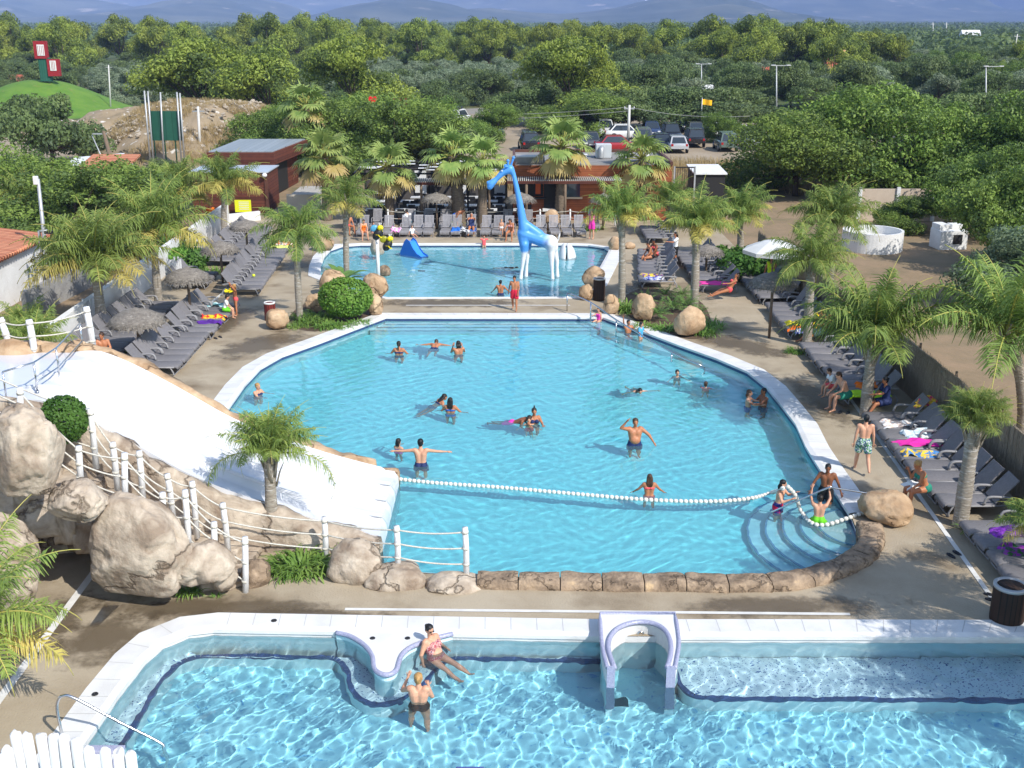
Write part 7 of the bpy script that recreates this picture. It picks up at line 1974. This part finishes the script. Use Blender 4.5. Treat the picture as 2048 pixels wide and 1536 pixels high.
x, y = W(1636, 1050, -.2); person('kneeling boy in lime shorts grasping the arched handrail', (x, y, -.16), 165, 1.42, hair=('short', 'dark'), wear=('shorts', 'green'), arms=(((.25, .55, .5), (-.1, .45, .85)), ((.3, .5, .6), (-.2, .4, .9))), legs=((62, 12, 130), (50, 18, 125)), base='seat', group=GS, wet=True)
GE = 'children on the entry ramp'
x, y = W(1256, 668, -.2); person('boy sitting on the entry ramp with one arm up to the handrail', (x, y, -.42), 25, 1.5, hair=('short', 'dark'), wear=('shorts', 'navy'), arms=(SP, ((.35, .25, .85), (.15, .15, 1))), legs=((80, 14, 70), (80, 14, 70)), base='seat', group=GE, wet=True, tone='tan')
x, y = W(1281, 682, -.2); person('small dark haired child with blue float behind the boy on the ramp', (x, y, -.62), 60, 1.15, hair=('short', 'black'), wear=('shirt', 'sky'), arms=(SP, SP), group=GE, wet=True)
x, y = W(1197, 640, -.1); person('small girl in pink sitting where the entry ramp begins', (x, y, -.18), -40, 1.1, hair=('bob', 'brown'), wear=('onepiece', 'pink'), arms=(DN, FWD), legs=((75, 8, 50), (80, 8, 60)), base='seat', group=GE, female=True)
GU = 'people in and around the upper pool'
swim('boy sitting low in the upper pool seen from behind', 1001, 589, 165, 1.5, floor=-.95, zw=-.12, hair=('short', 'black'), wear=('shorts', 'navy'), arms=(SP, SP), group=GU, tone='tan')
person('barefoot boy in crimson shorts walking on the strip between the pools', (*W(1029, 621), .0), -12, 1.5, hair=('short', 'black'), wear=('shorts', 'red'), arms=(((.15, .15, -1), (-.1, .45, -.9)), BACK), legs=((14, 3, 8), (-10, 3, 18)), group=GU, tone='tan', look=(0, 14))
x, y = W(968, 494, -.12); person('toddler in pink splashing at the far edge of the upper pool', (x, y, -.55), 20, 1.05, hair=('short', 'brown'), wear=('shirt', 'coral'), arms=(OUT, UPH), group=GU, wet=True)
x, y = W(822, 500); person('small child sitting at the top of the blue toddler slide', (x + .05, y + .35, .72), 40, .95, hair=('short', 'brown'), wear=('shirt', 'white'), arms=(SP, SP), legs=((80, 8, 20), (80, 8, 20)), base='seat', group=GU)
x, y = W(1012, 535, -.12); person('swimmer in black lying face down by the giraffe shadow', (x, y, -.20), 85, 1.3, hair=('short', 'black'), wear=('shirt', 'black'), wear2=('shorts', 'black'), lean=84, legs=((-84, 5, 4), (-84, 5, 4)), base='pelvis', arms=(FWD, FWD), group=GU, wet=True)
SIT = ((88, 8, 82), (84, 8, 84)); REC = ((76, 6, 8), (78, 6, 22))
GB = 'sunbathers behind the upper pool'
def sit(label, px, py, head, h=1.68, z=.40, legs=SIT, dy=0, x=None, **k):
    x0, y = W(px, py, z); x = x0 if x is None else x; return person(label, (x, y + dy, z), head, h, base='seat', legs=legs, **k)
sit('sunbather in orange seated left of the bee pole', 727, 466, 20, 1.5, wear=('onepiece', 'orange'), female=True, hair=('bun', 'brown'), arms=(KNEE, KNEE), group=GB, lean=14)
sit('child in dark swimsuit seated next to the bee pole', 746, 467, 30, 1.2, wear=('onepiece', 'navy'), female=True, hair=('bob', 'brown'), arms=(KNEE, KNEE), group=GB, lean=10)
sit('sunbather in coral under the left end fan palm', 696, 455, 40, 1.6, wear=('briefs', 'coral'), tone='tan', arms=(KNEE, FWD), group=GB, lean=16)
sit('man in a white shirt seated with his back turned on the second lounger row', 819, 450, -130, 1.74, z=.42, wear=('shirt', 'white'), wear2=('shorts', 'grey'), arms=(FWD, KNEE), group=GB, lean=16)
x, y = W(910, 468); person('bare backed man bending over the blue towel', (x, y + .7, 0), 60, 1.74, tone='tan', wear=('shorts', 'blue'), lean=58, arms=(((.2, .5, -.8), (.0, .4, -.9)),) * 2, legs=((4, 6, 10), (-4, 6, 6)), group=GB)
sit('woman with a blue hat reading on a blue towel', 942, 462, 0, 1.66, hair=('bob', 'grey'), wear=('onepiece', 'navy'), female=True, arms=(FWD, FWD), legs=REC, lean=-22, dy=.8, group=GB, tone='tan')
person('toddler standing in swim nappies beside the seated mother', (*W(1003, 474), 0), -10, .98, hair=('short', 'blond'), wear=('briefs', 'white'), group=GB)
sit('mother in bikini leaning forward on a pale slatted lounger', 1022, 466, -15, 1.68, hair=('bob', 'dark'), wear=('bikini', 'floral'), female=True, arms=(KNEE, FWD), lean=22, group=GB, tone='tan')
person('woman in a pink dress standing at the right end of the slatted loungers', (*W(1183, 478), 0), -30, 1.6, hair=('long', 'brown'), wear=('shirt', 'pink'), wear2=('shorts', 'pink'), female=True, group=GB, arms=(FWD, DN))
GR = 'bathers on the right loungers'
sit('brown haired woman seated at the far end of the block right of the upper pool', 1302, 517, -70, 1.66, hair=('bun', 'dark'), wear=('bikini', 'black'), female=True, tone='tan', arms=(KNEE, KNEE), lean=16, group=GR)
sit('woman seated behind the brown haired woman right of the upper pool', 1311, 512, -60, 1.66, hair=('bun', 'black'), wear=('bikini', 'coral'), female=True, tone='brown', arms=(KNEE, FWD), lean=12, group=GR)
person('person in a white top standing between the two right lounger blocks', (*W(1349, 532), 0), -80, 1.7, hair=('bob', 'dark'), wear=('shirt', 'white'), wear2=('shorts', 'black'), arms=(FWD, DN), group=GR, tone='tan')
sit('woman reclining on the long pink towel', 1440, 583, -88, 1.68, hair=('long', 'brown'), wear=('bikini', 'coral'), female=True, arms=(KNEE, DN), legs=REC, lean=-30, group=GR, tone='tan', x=9.35, z=.37)
person('attendant in a yellow safety vest under the white parasol', (11.35, 48.4, 0), -30, 1.72, hair=('short', 'dark'), wear=('vest', 'hivis'), wear2=('shorts', 'navy'), arms=(FWD, DN), group=GR, tone='tan')
sit('reclining bather behind the split trunk palm, nearer one', 1622, 668, -90, 1.72, hair=('short', 'dark'), wear=('shorts', 'grey'), arms=(KNEE, UPH), legs=((70, 6, 60), (76, 6, 30)), lean=-32, group=GR, tone='tan', x=11.45)
sit('reclining bather behind the split trunk palm, farther one in yellow', 1640, 655, -90, 1.66, hair=('bob', 'brown'), wear=('bikini', 'yellow'), female=True, arms=(DN, FWD), legs=REC, lean=-30, group=GR, tone='tan', x=11.45)
sit('child with pink and white towel sitting beside the man in teal shorts', 1666, 775, -80, 1.25, hair=('short', 'brown'), wear=('shirt', 'white'), wear2=('shorts', 'coral'), arms=(KNEE, KNEE), lean=20, group=GR)
sit('bare chested man in teal shorts hunched on the lime towel', 1692, 795, -78, 1.76, hair=('short', 'brown'), wear=('shorts', 'teal'), arms=(((.1, .7, -.65), (-.3, .9, -.1)), ((.1, .7, -.65), (-.3, .9, -.1))), lean=26, group=GR)
sit('woman in a blue dress seated behind the large palm trunk', 1772, 808, -85, 1.66, hair=('bun', 'black'), wear=('shirt', 'navy'), wear2=('shorts', 'navy'), female=True, arms=(FWD, KNEE), lean=8, group=GR, tone='tan', legs=((84, 10, 50), (80, 6, 60)))
person('boy in blue leaf pattern shorts walking away along the white line', (*W(1722, 944), 0), 172, 1.66, hair=('short', 'black'), wear=('shorts', 'leafy'), arms=(((.2, -.05, -1), (.1, .15, -1)), ((.2, .0, -1), (.1, .2, -1))), legs=((16, 5, 6), (-16, 5, 22)), group=GR, vox=.016)
sit('blond woman in a teal bikini sitting with a white towel on her knees', 1848, 983, -80, 1.70, hair=('bun', 'blond'), wear=('bikini', 'teal'), female=True, tone='tan', arms=(((.1, .65, -.7), (-.25, .8, -.3)), ((.15, .55, -.6), (-.1, .1, 1))), lean=22, group=GR, vox=.016)
x, y = W(1830, 968, .55); towel('white towel over the knees of the woman in the teal bikini', x - .25, y, 0, (240, 238, 232), None, .5, .5, .52, 91, .3)
GL = 'people on the left side'
x, y = W(207, 706, 3.0); person('bare chested man sitting with folded arms on a lounger behind the top of the slide', (-14.15, 37.4, .38), 20, 1.74, base='seat', legs=SIT, hair=('short', 'brown'), wear=('shorts', 'navy'), arms=(((.25, .5, -.8), (-.85, .5, .0)), ((.25, .5, -.8), (-.85, .5, .1))), lean=8, group=GL, tone='tan', look=(-25, 0))
person('child standing with a yellow shirt pulled over the head', (*W(473, 631), 0), -60, 1.3, hair=('bob', 'blond'), wear=('briefs', 'coral'), arms=(((.35, .5, .6), (-.5, .3, .7)), ((.35, .5, .6), (-.5, .3, .7))), group=GL, wear2=None, tone='tan')
x, y = W(472, 595, 1.2); towel('yellow shirt held up by the standing child on the left', -11.55, W(473, 631)[1], R(-60), (235, 215, 30), None, .4, .4, 1.05, 95, .9)
sit('child in a white patterned shirt sitting on a left lounger', 450, 622, 100, 1.25, hair=('short', 'dark'), wear=('shirt', 'white'), wear2=('shorts', 'green'), arms=(KNEE, KNEE), lean=14, group=GL)
person('person in orange standing by the far left wall', (*W(424, 462), 0), 30, 1.6, wear=('shirt', 'orange'), wear2=('shorts', 'orange'), hair=('short', 'brown'), group=GL, tone='tan')
GF = 'women in the front pool'
x, y = W(872, 1318, -.3); person('woman with sunglasses in a floral swimsuit resting on the white peninsula', (x, y, -.34), 52, 1.68, tone='fair', fat=1.16, female=True, hair=('bun', 'black'), wear=('onepiece', 'floral'), lean=-16, legs=((72, 4, 8), (66, 6, 4)), base='pelvis', arms=(((.45, -.25, -.85), (.3, .2, -.9)), ((.45, -.25, -.85), (.2, .1, -.95))), look=(-12, 26), specs=True, group=GF, wet=True, vox=.013)
x, y = W(838, 1410, -.24); person('woman in a low backed black swimsuit with blond hair pinned up', (x, y, -1.25), 176, 1.68, tone='fair', fat=1.14, female=True, hair=('bun', 'blond'), wear=('briefs', 'black'), arms=(((.5, .5, -.45), (-.35, .3, .85)), ((.25, .45, -.85), (-.35, .75, .35))), legs=((4, 6, 4), (-4, 6, 4)), group=GF, wet=True, vox=.013)

# flip-flops left on the deck
fm_ = mat('flipflop', (.02, .022, .03), .7)
for i, (px, py, rz, lab) in enumerate(((1908, 1110, 20, 'dark flip flops on the white line by the shaded loungers'), (1982, 1196, 60, 'flip flops beside the slatted bin at the lower right'), (1688, 826, -30, 'blue black flip flops at the foot of the large palm'), (1797, 1000, 10, 'grey flip flops beside the woman in the teal bikini'), (436, 676, 40, 'brown sandals at the end of the left loungers'))):
    x, y = W(px, py); t = thing('flip_flops', lab, 'shoes', (x, y, .0), R(rz), 'shoes left on the deck')
    for s in (-1, 1):
        mb = MB(); mb.prism([(s * .11 + .05 * math.cos(a) * (1 + .15 * math.sin(a)), .14 * math.sin(a)) for a in np.linspace(0, 2 * PI, 14, endpoint=False)], .005, .03); mb.tube([(s * .11 - .04, -.01, .03), (s * .11, .06, .055), (s * .11 + .04, -.01, .03)], .008, 5); mb.obj('sandal', fm_, t, (0, s * .03, 0))
# ================================================================ cars, lamps, poles, signs, far houses
paint = bpy.data.materials.new('car_paint'); paint.use_nodes = True
_n = paint.node_tree; _b = _n.nodes['Principled BSDF']; _oi = _n.nodes.new('ShaderNodeObjectInfo'); _n.links.new(_oi.outputs['Color'], _b.inputs['Base Color']); _b.inputs['Roughness'].default_value = .25; _b.inputs['Coat Weight'].default_value = .6
tyre = mat('tyre', (.02, .02, .02), .8); rim = mat('rim', (.45, .45, .47), .3, metal=.8); hl = mat('headlight_glass', (.75, .77, .8), .1); tl = mat('tail_light', (.35, .02, .02), .2)


def car_proto(name, suv):
    t = thing(name, 'x', 'car', (0, -80, 0)); L2, w = 2.15, .88; zr_ = 1.68 if suv else 1.45; zb_ = .95 if suv else .86
    # nose points to -Y
    sec = [(-L2, .42, .62, .70), (-L2 + .12, .30, .76, .80), (-1.35, .26, zb_ - .06, .87), (-.85, .25, zb_, .88), (1.5, .25, zb_ + .03, .88), (L2 - .1, .30, zb_, .84), (L2, .45, zb_ - .12, .78)]
    P = []
    for y, z0, z1, ww in sec:
        P.append([(-ww * .92, y, z0), (-ww, y, z0 + .15), (-ww, y, z1 - .12), (-ww * .93, y, z1), (0, y, z1 + .03), (ww * .93, y, z1), (ww, y, z1 - .12), (ww, y, z0 + .15), (ww * .92, y, z0)])
    mb = MB(); mb.grid(np.array(P)); mb.add(P[0], [list(range(9))]); mb.add(P[-1], [list(range(9))[::-1]])
    yb = 1.95 if suv else 1.75; cab = [(-.95, yb, zb_ - .02, .80), (-.30, yb - (.25 if suv else .55), zr_, .62)]
    (y0, y1, za, wa), (y2, y3, zc, wc) = cab
    c = [(-wa, y0, za), (wa, y0, za), (wa, y1, za), (-wa, y1, za), (-wc, y2, zc), (wc, y2, zc), (wc, y3, zc), (-wc, y3, zc)]
    mb.add(c, [[4, 5, 6, 7], [0, 1, 5, 4], [1, 2, 6, 5], [2, 3, 7, 6], [3, 0, 4, 7]]); mb.box((0, (y2 + y3) / 2, zc + .01), (wc * 2 - .06, y3 - y2 - .06, .05)); mb.obj('body', paint, t)
    C_ = [Vector(q) for q in c]
    def pane(nm, a, b, d, e, off, ins=.1):
        ct = (a + b + d + e) / 4; q = [ct.lerp(v, 1 - ins) + Vector(off) for v in (a, b, d, e)]; m = MB(); m.add([v[:] for v in q], [[0, 1, 2, 3]]); m.obj(nm, glass_m, t)
    pane('windscreen', C_[0], C_[1], C_[5], C_[4], (0, -.012, .008)); pane('rear_window', C_[2], C_[3], C_[7], C_[6], (0, .012, .008), .18)
    pane('side_window', C_[1], C_[2], C_[6], C_[5], (.012, 0, .006), .14); pane('side_window', C_[3], C_[0], C_[4], C_[7], (-.012, 0, .006), .14)
    for sx in (-1, 1):
        for yy in (-1.32, 1.30):
            m = MB(); m.tube([(sx * .70, yy, .33), (sx * .90, yy, .33)], .33, 16, 0); wh = m.obj('wheel', tyre, t); m = MB(); m.tube([(sx * .89, yy, .33), (sx * .915, yy, .33)], .21, 12); m.obj('rim', rim, wh)
        m = MB(); m.box((sx * .58, -L2 + .04, .64), (.34, .1, .14), bev=.03); m.obj('headlight', hl, t); m = MB(); m.box((sx * .66, L2 - .02, .78), (.2, .06, .22), bev=.02); m.obj('tail_light', tl, t)
    m = MB(); m.box((0, -L2 - .005, .52), (.5, .02, .11)); m.obj('number_plate', white, t); m = MB(); m.box((0, -L2 + .0, .40), (1.3, .05, .14)); m.obj('grille', black, t)
    return t


CARS = {'suv': car_proto('parked_suv', True), 'car': car_proto('parked_car', False)}; cfirst = {'suv': True, 'car': True}
CC = {'white': (.75, .75, .75, 1), 'silver': (.42, .43, .45, 1), 'black': (.012, .012, .014, 1), 'grey': (.09, .095, .10, 1), 'red': (.32, .015, .02, 1), 'blue': (.03, .05, .12, 1), 'green': (.10, .14, .12, 1)}


def car(kind, px, py, col, rz, label):
    x, y = W(px, py); p = CARS[kind]
    if cfirst[kind]:
        cfirst[kind] = False; o = p; o.location = (x, y, .01); o.rotation_euler.z = R(rz); tag(o, label, None, 'cars parked behind the restaurant')
        for c in o.children: c.color = CC[col]
        return o
    return dup(p, (x, y, .01), R(rz), label, 'cars parked behind the restaurant', color=CC[col])


o = car('suv', 919, 248, 'white', 160, 'white off road car with a dark roof box driving on the sandy lot'); SUV1 = o
for a in (('car', 1075, 263, 'silver', 2, 'silver car facing the camera under the dark tree by the lot entrance'), ('suv', 1058, 300, 'black', 185, 'black car with red tail lights behind the roof hatch'), ('car', 952, 282, 'grey', 100, 'dark car side on behind the yellow green tree'), ('car', 966, 272, 'blue', 95, 'dark blue car half hidden by the yellow green tree'),
          ('suv', 1210, 273, 'white', 0, 'white car facing the camera left of the utility pole'), ('car', 1181, 296, 'grey', 0, 'dark grey car between the fan palm and the air handling box'), ('car', 1252, 278, 'white', 90, 'white pickup side on beside the utility pole'), ('car', 1236, 303, 'red', 95, 'red car behind the air handling box'),
          ('car', 1302, 272, 'blue', 0, 'dark blue car right of the utility pole'), ('suv', 1342, 282, 'black', 0, 'black car in the middle of the parked rows'), ('car', 1352, 303, 'silver', 180, 'silver hatchback in the nearest car row'), ('suv', 1386, 292, 'black', 180, 'black van like car right of the silver hatchback'),
          ('suv', 1372, 262, 'blue', 0, 'blue car in the rear of the parked rows'), ('car', 1390, 274, 'grey', 0, 'grey car behind the black van like car'), ('car', 1436, 274, 'white', 0, 'white car left of the leafy tree among the cars'), ('suv', 1450, 300, 'green', 180, 'grey green car under the leafy tree among the cars'), ('car', 1478, 280, 'white', 20, 'white car right of the leafy tree among the cars'),
          ('car', 1322, 300, 'black', 0, 'black car left of the silver hatchback'), ('suv', 1284, 290, 'grey', 180, 'grey car beside the right hand fan palm crown'), ('car', 1500, 296, 'silver', 0, 'silver car at the foot of the left leafy tree'), ('car', 1985, 282, 'grey', 60, 'grey car farthest back at the right edge'), ('suv', 1995, 296, 'silver', 70, 'silver car in the middle of the right edge group'), ('car', 2005, 310, 'white', 70, 'white car nearest in the right edge group'), ('car', 2040, 290, 'blue', 80, 'blue car cut by the right picture edge'), ('car', 1362, 250, 'white', 0, 'small white car farthest back in the rows')):
    car(*a)
o1 = o; x, y = W(255, 385); o = dup(CARS['suv'], (x, y, 0), R(185), 'white delivery cart parked beside the leaning power pole', None, (1.0, 1.0, 1.15), CC['white']); o['category'] = 'van'
mb = MB(); mb.ell((0, .3, 1.86), (.42, 1.0, .2), 14); mb.obj('roof_box', black, SUV1)


def pole(name, label, cat, bpx, Y, tpy, r=.07, m=None, tpx=None, group=None):
    zt_ = hgt(tpy, Y); x = xat(bpx, Y, 0); x2 = xat(tpx if tpx else bpx, Y, zt_)
    t = thing(name, label, cat, (x, Y, 0), 0, group); mb = MB(); mb.tube([(0, 0, 0), ((x2 - x), 0, zt_)], [r, r * .7], 10); mb.obj('pole', m or galv, t); return t, zt_, x2 - x


for px, tpy, Y, lab in ((1141, 131, 135, 'twin headed street lamp in front of the wide bright pine'), (1553, 131, 130, 'twin headed street lamp above the trio of leafy trees'), (1972, 133, 130, 'twin headed street lamp near the right edge'), (1403, 128, 165, 'twin headed street lamp far behind the parked cars')):
    t, z, _ = pole('street_lamp', lab, 'street lamp', px, Y, tpy, .09)
    bx('crossarm', galv, t, (0, 0, z), (1.7, .08, .08))
    for s in (-1, 1): bx('lamp_head', mat('lamp_head', (.55, .56, .58), .4), t, (s * .85, 0, z + .03), (.5, .28, .1), bev=.02)
t, z, dx = pole('utility_pole', 'white concrete utility pole with crossarm by the parked cars', 'utility pole', 1256, 112, 210, .16, mat('pole_concrete', (.6, .59, .56), .8), 1259); bx('crossarm', galv, t, (dx, 0, z - .35), (1.0, .1, .1))
for s in (-.45, 0, .45): mb = MB(); mb.lathe([(.05, 0), (.06, .1), (.02, .16)], n=8); mb.obj('insulator', white, t, (dx + s, 0, z - .3))
A = Vector((xat(1259, 112, z), 112, z - .2))
for k, (px, py, Y) in enumerate(((700, 222, 118), (700, 232, 118), (1500, 232, 112))):
    B_ = Vector((xat(px, Y, hgt(py, Y)), Y, hgt(py, Y))); mb = MB(); q = A - Vector((0, 0, .35 * (k == 1))); mb.tube([q.lerp(B_, s) - q - Vector((0, 0, 3.2 * s * (1 - s) * (.5 if k == 2 else .7))) for s in np.linspace(0, 1, 16)], .018, 5); tag(mb.obj('power_cable', mat('cable', (.35, .35, .35), .5), None, q), ('upper cable', 'lower cable', 'cable')[k] + (' running left from the white utility pole' if k < 2 else ' running right from the white utility pole'), 'cable')
t, z, dx = pole('utility_pole', 'leaning wooden power pole behind the mulberry on the left', 'utility pole', 236, 82, 262, .17, pole_m, 207); bx('crossarm', galv, t, (dx - .3, 0, z - .2), (1.0, .08, .08)); mb = MB(); mb.tube([(dx - .9, .1, z - .3), (dx * .5 - .5, .1, z * .4), (0, .1, .2)], .04, 6); mb.obj('stay', galv, t)
for px, tpx, tpy, Y, r, lab in ((222, 217, 130, 150, .10, 'slim grey pole right of the grass mound'), (401, 396, 213, 98, .13, 'pale concrete pole right of the green billboard'), (2025, 2035, 68, 330, .2, 'tall far pole at the right edge'), (1866, 1866, 45, 800, .35, 'distant pylon left of the blue white building'), (1893, 1893, 45, 800, .35, 'distant pylon above the blue white building'), (1226, 1226, 60, 500, .2, 'distant pale pole above the middle pines'), (1326, 1326, 56, 600, .25, 'distant pale pole right of the middle pines')):
    t, z, dx = pole('utility_pole', lab, 'utility pole', px, Y, tpy, r, mat('pole_concrete', (.6, .59, .56), .8), tpx)
    bx('crossarm', galv, t, (dx, 0, z - .3 * r / .1), (8 * r, r * .6, r * .8))
x, y = W(101, 592); 
t = thing('lamp_post', 'tall grey lamp post with a box at its top beside the white house', 'lamp post', (x, y, 0)); zt_ = hgt(358, y); x2 = xat(76, y, zt_) - x; mb = MB(); mb.tube([(0, 0, 0), (x2, 0, zt_)], [.10, .07], 12); mb.obj('pole', galv, t); bx('lamp_box', white, t, (x2 - .08, -.05, zt_ - .05), (.18, .2, .35), bev=.02)
x, y = W(94, 604)
t = thing('lamp_post', 'shorter grey camera post in front of the white house', 'lamp post', (x, y, 0)); zt_ = hgt(462, y); x2 = xat(78, y, zt_) - x; mb = MB(); mb.tube([(0, 0, 0), (x2, 0, zt_), (x2 + .35, 0, zt_ + .02)], .06, 10); mb.obj('pole', galv, t); bx('camera_head', black, t, (x2 + .4, 0, zt_ - .05), (.35, .14, .14), bev=.02)
# green billboard seen from behind
Yb = 94; gm = planks('green_board', (.012, .075, .048), (.02, .10, .065), (.006, .03, .02), .55, 'X', .05, .5); xc = xat(332, Yb, 3)
t = thing('billboard', 'green billboard panel on tall metal posts before the rubble bank', 'billboard', (xc, Yb, 0)); z0, z1 = hgt(281, Yb), hgt(222, Yb)
bx('panel', gm, t, (0, 0, (z0 + z1) / 2), (xat(363, Yb, 2) - xat(301, Yb, 2), .12, z1 - z0))
for px, tpx, tpy in ((303, 290, 181), (309, 297, 182), (330, 322, 184), (365, 355, 184), (371, 361, 186)):
    z = hgt(tpy, Yb); mb = MB(); mb.tube([(xat(px, Yb, 0) - xc, -.2, 0), (xat(tpx, Yb, z) - xc, -.2, z)], .07, 8); mb.obj('post', galv, t)
for px in (312, 333, 354): mb = MB(); mb.tube([(xat(px, Yb, 0) - xc, .1, 0), (xat(px - 4, Yb, z0) - xc, .1, z1 - .1)], .06, 8); mb.obj('brace_post', gm, t)
# red sign tower on the grass mound
Y = 150; zb_ = hgt(160, Y); xs = xat(97, Y, 5); redm = mat('sign_red', lin((150, 34, 40)), .5); gp = planks('sign_green', (.02, .10, .07), (.03, .13, .09), (.01, .05, .03), .3, 'X', .12)
t = thing('sign_tower', 'red two panel sign tower on a green base on the grass mound', 'sign', (xs, Y, zb_ - .6))
P_ = lambda px, py: (xat(px, Y, zb_) - xs, hgt(py, Y) - zb_ + .6)
def sbox(nm, m, px0, py0, px1, py1, dy, th):
    a = P_(px0, py0); b = P_(px1, py1); return bx(nm, m, t, ((a[0] + b[0]) / 2, dy, (a[1] + b[1]) / 2), (abs(b[0] - a[0]), th, abs(a[1] - b[1])))
sbox('base_column', gp, 83, 115, 103, 162, .1, .9); sbox('upper_panel', redm, 78, 82, 102, 117, -.1, .8); sbox('lower_panel', redm, 101, 118, 123, 152, -.15, .8)
sbox('upper_lettering', white, 85, 89, 99, 111, -.53, .06); sbox('lower_lettering', white, 107, 121, 119, 141, -.58, .06)
for px in (86.5, 90, 93.5, 97): sbox('letter_gap', redm, px, 91, px + .7, 110, -.565, .03)
for px in (110, 112.6, 115.6): sbox('letter_gap', redm, px, 122, px + .7, 140, -.615, .03)
# red letters on the car park sign
Y = 95
def letters(txt, px, py, size, m, label):
    cu = bpy.data.curves.new('txt', 'FONT'); cu.body = txt; cu.size = size; cu.extrude = .06
    o = bpy.data.objects.new('txt', cu); TMP.collection.objects.link(o); TMP.view_layers[0].update(); me = bpy.data.meshes.new_from_object(o.evaluated_get(TMP.view_layers[0].depsgraph)); bpy.data.objects.remove(o)
    for p in me.polygons: p.use_smooth = False
    me.materials.clear(); me.materials.append(m); z = hgt(py, Y); t = thing('letter_sign', label, 'sign', (xat(px, Y, z), Y, 0)); q = bpy.data.objects.new('lettering', me); COL.objects.link(q); q.parent = t; q.location = (0, 0, z); q.rotation_euler.x = PI / 2
    for k in (.2, size * len(txt) * .5): mb = MB(); mb.tube([(k, .15, 0), (k, .15, z + size * .5)], .05, 6); mb.obj('post', galv, t)
    return t, z
t, z = letters('VERS', 764, 214, 1.0, mat('letter_red', lin((130, 28, 40)), .5), 'dark red letter sign rising above the trees behind the terrace')
mb = MB(); hp = [(a * .72, b * .72) for a, b in ((0.0, -.62), (.42, -.1), (.48, .2), (.34, .42), (.14, .40), (0, .22), (-.14, .40), (-.34, .42), (-.48, .2), (-.42, -.1))]; mb.add([(a, -.05, b) for a, b in hp] + [(a, .05, b) for a, b in hp], [list(range(10))[::-1], list(range(10, 20))] + [[i, (i + 1) % 10, 10 + (i + 1) % 10, 10 + i] for i in range(10)]); mb.obj('heart', mat('heart_red', lin((225, 40, 40)), .4), t, (xat(746, Y, z) - xat(764, Y, z), 0, z + .55))
mb = MB(); mb.tube([(0, 0, 0), (0, 0, z + .4)], .05, 6); mb.obj('post', galv, t, (xat(746, Y, z) - xat(764, Y, z), .12, 0))
Y = 122; z = hgt(203, Y); x = xat(1403, Y, z); t = thing('banner', 'yellow banner on a pole above the parked cars', 'banner', (x, Y, 0)); mb = MB(); mb.grid(np.array([[(.1 + u * 1.0, .12 * math.sin(u * 6), z + .25 - v * .55 - .12 * u) for v in np.linspace(0, 1, 5)] for u in np.linspace(0, 1, 10)])); mb.obj('cloth', mat('banner_yellow', lin((250, 185, 20)), .6), t); mb = MB(); mb.tube([(.06, 0, 0), (.06, 0, z + .4)], .05, 6); mb.obj('pole', galv, t)
# far houses
def house(name, label, px0, px1, pyt, pyb, Y, wm, rm, roof=.35, chim=None):
    z1, z0 = hgt(pyt, Y), max(0, hgt(pyb, Y)); x0, x1 = xat(px0, Y, z1), xat(px1, Y, z1); w_ = x1 - x0; hh = z1
    t = thing(name, label, 'house', ((x0 + x1) / 2, Y, 0)); bx('wall', wm, t, (0, w_ * .3, hh * (1 - roof) / 2), (w_ * .94, w_ * .6, hh * (1 - roof)))
    a = hh * (1 - roof); mb = MB(); v = [(-w_ / 2, 0, a), (w_ / 2, 0, a), (w_ / 2, w_ * .6, a), (-w_ / 2, w_ * .6, a), (-w_ / 2, w_ * .3, hh), (w_ / 2, w_ * .3, hh)]; mb.add(v, [[0, 1, 5, 4], [2, 3, 4, 5], [1, 2, 5], [3, 0, 4], [3, 2, 1, 0]]); mb.obj('roof', rm, t)
    for k in (-.25, .25): bx('window', glass_m, t, (k * w_, -.02 + 0, a * .55), (w_ * .14, .06, a * .3))
    if chim: bx('chimney', wm, t, (w_ * chim, w_ * .2, hh + .3), (w_ * .13, w_ * .13, hh * .5))
    return t
ochre = mat('ochre_wall', lin((215, 165, 120)), .8); redr = mat('red_roof', lin((170, 92, 70)), .8)
house('farmhouse', 'low farmhouse with red roof and ochre chimney below the stone pines', 1655, 1692, 117, 128, 215, ochre, redr, .3, .42)
house('farmhouse', 'small ochre house left of the chimney farmhouse', 1521, 1542, 134, 148, 205, ochre, redr, .25)
house('farmhouse', 'long low white roofed barn behind the carport trees', 1383, 1430, 170, 182, 185, whitewash, white, .4)
house('ruined_house', 'reddish brick ruin at the left edge behind the grass mound', -12, 38, 150, 172, 190, mat('brick_red', lin((178, 112, 92)), .9, lin((210, 150, 130)), 2), redr, .15)
house('warehouse', 'distant white and blue warehouse on the right plain', 1927, 1964, 60, 69, 620, mat('blue_wall', lin((120, 170, 215)), .6), white, .4)
house('warehouse', 'distant white shed behind the middle pines', 890, 904, 69, 75, 520, whitewash, white, .3)
px0 = 1285; Yh = 6800; zz = ridge(xat(1285, Yh, 60), Yh)
t = thing('hill_house', 'tiny white house high on the mountain slope', 'house', (xat(1285, Yh, zz), Yh, zz)); bx('wall', whitewash, t, (0, 0, 9), (52, 20, 22)); bx('tower', whitewash, t, (20, 0, 18), (14, 14, 44)); bx('roof', redr, t, (-4, 0, 21.5), (46, 22, 4))
bpy.data.scenes.remove(TMP)
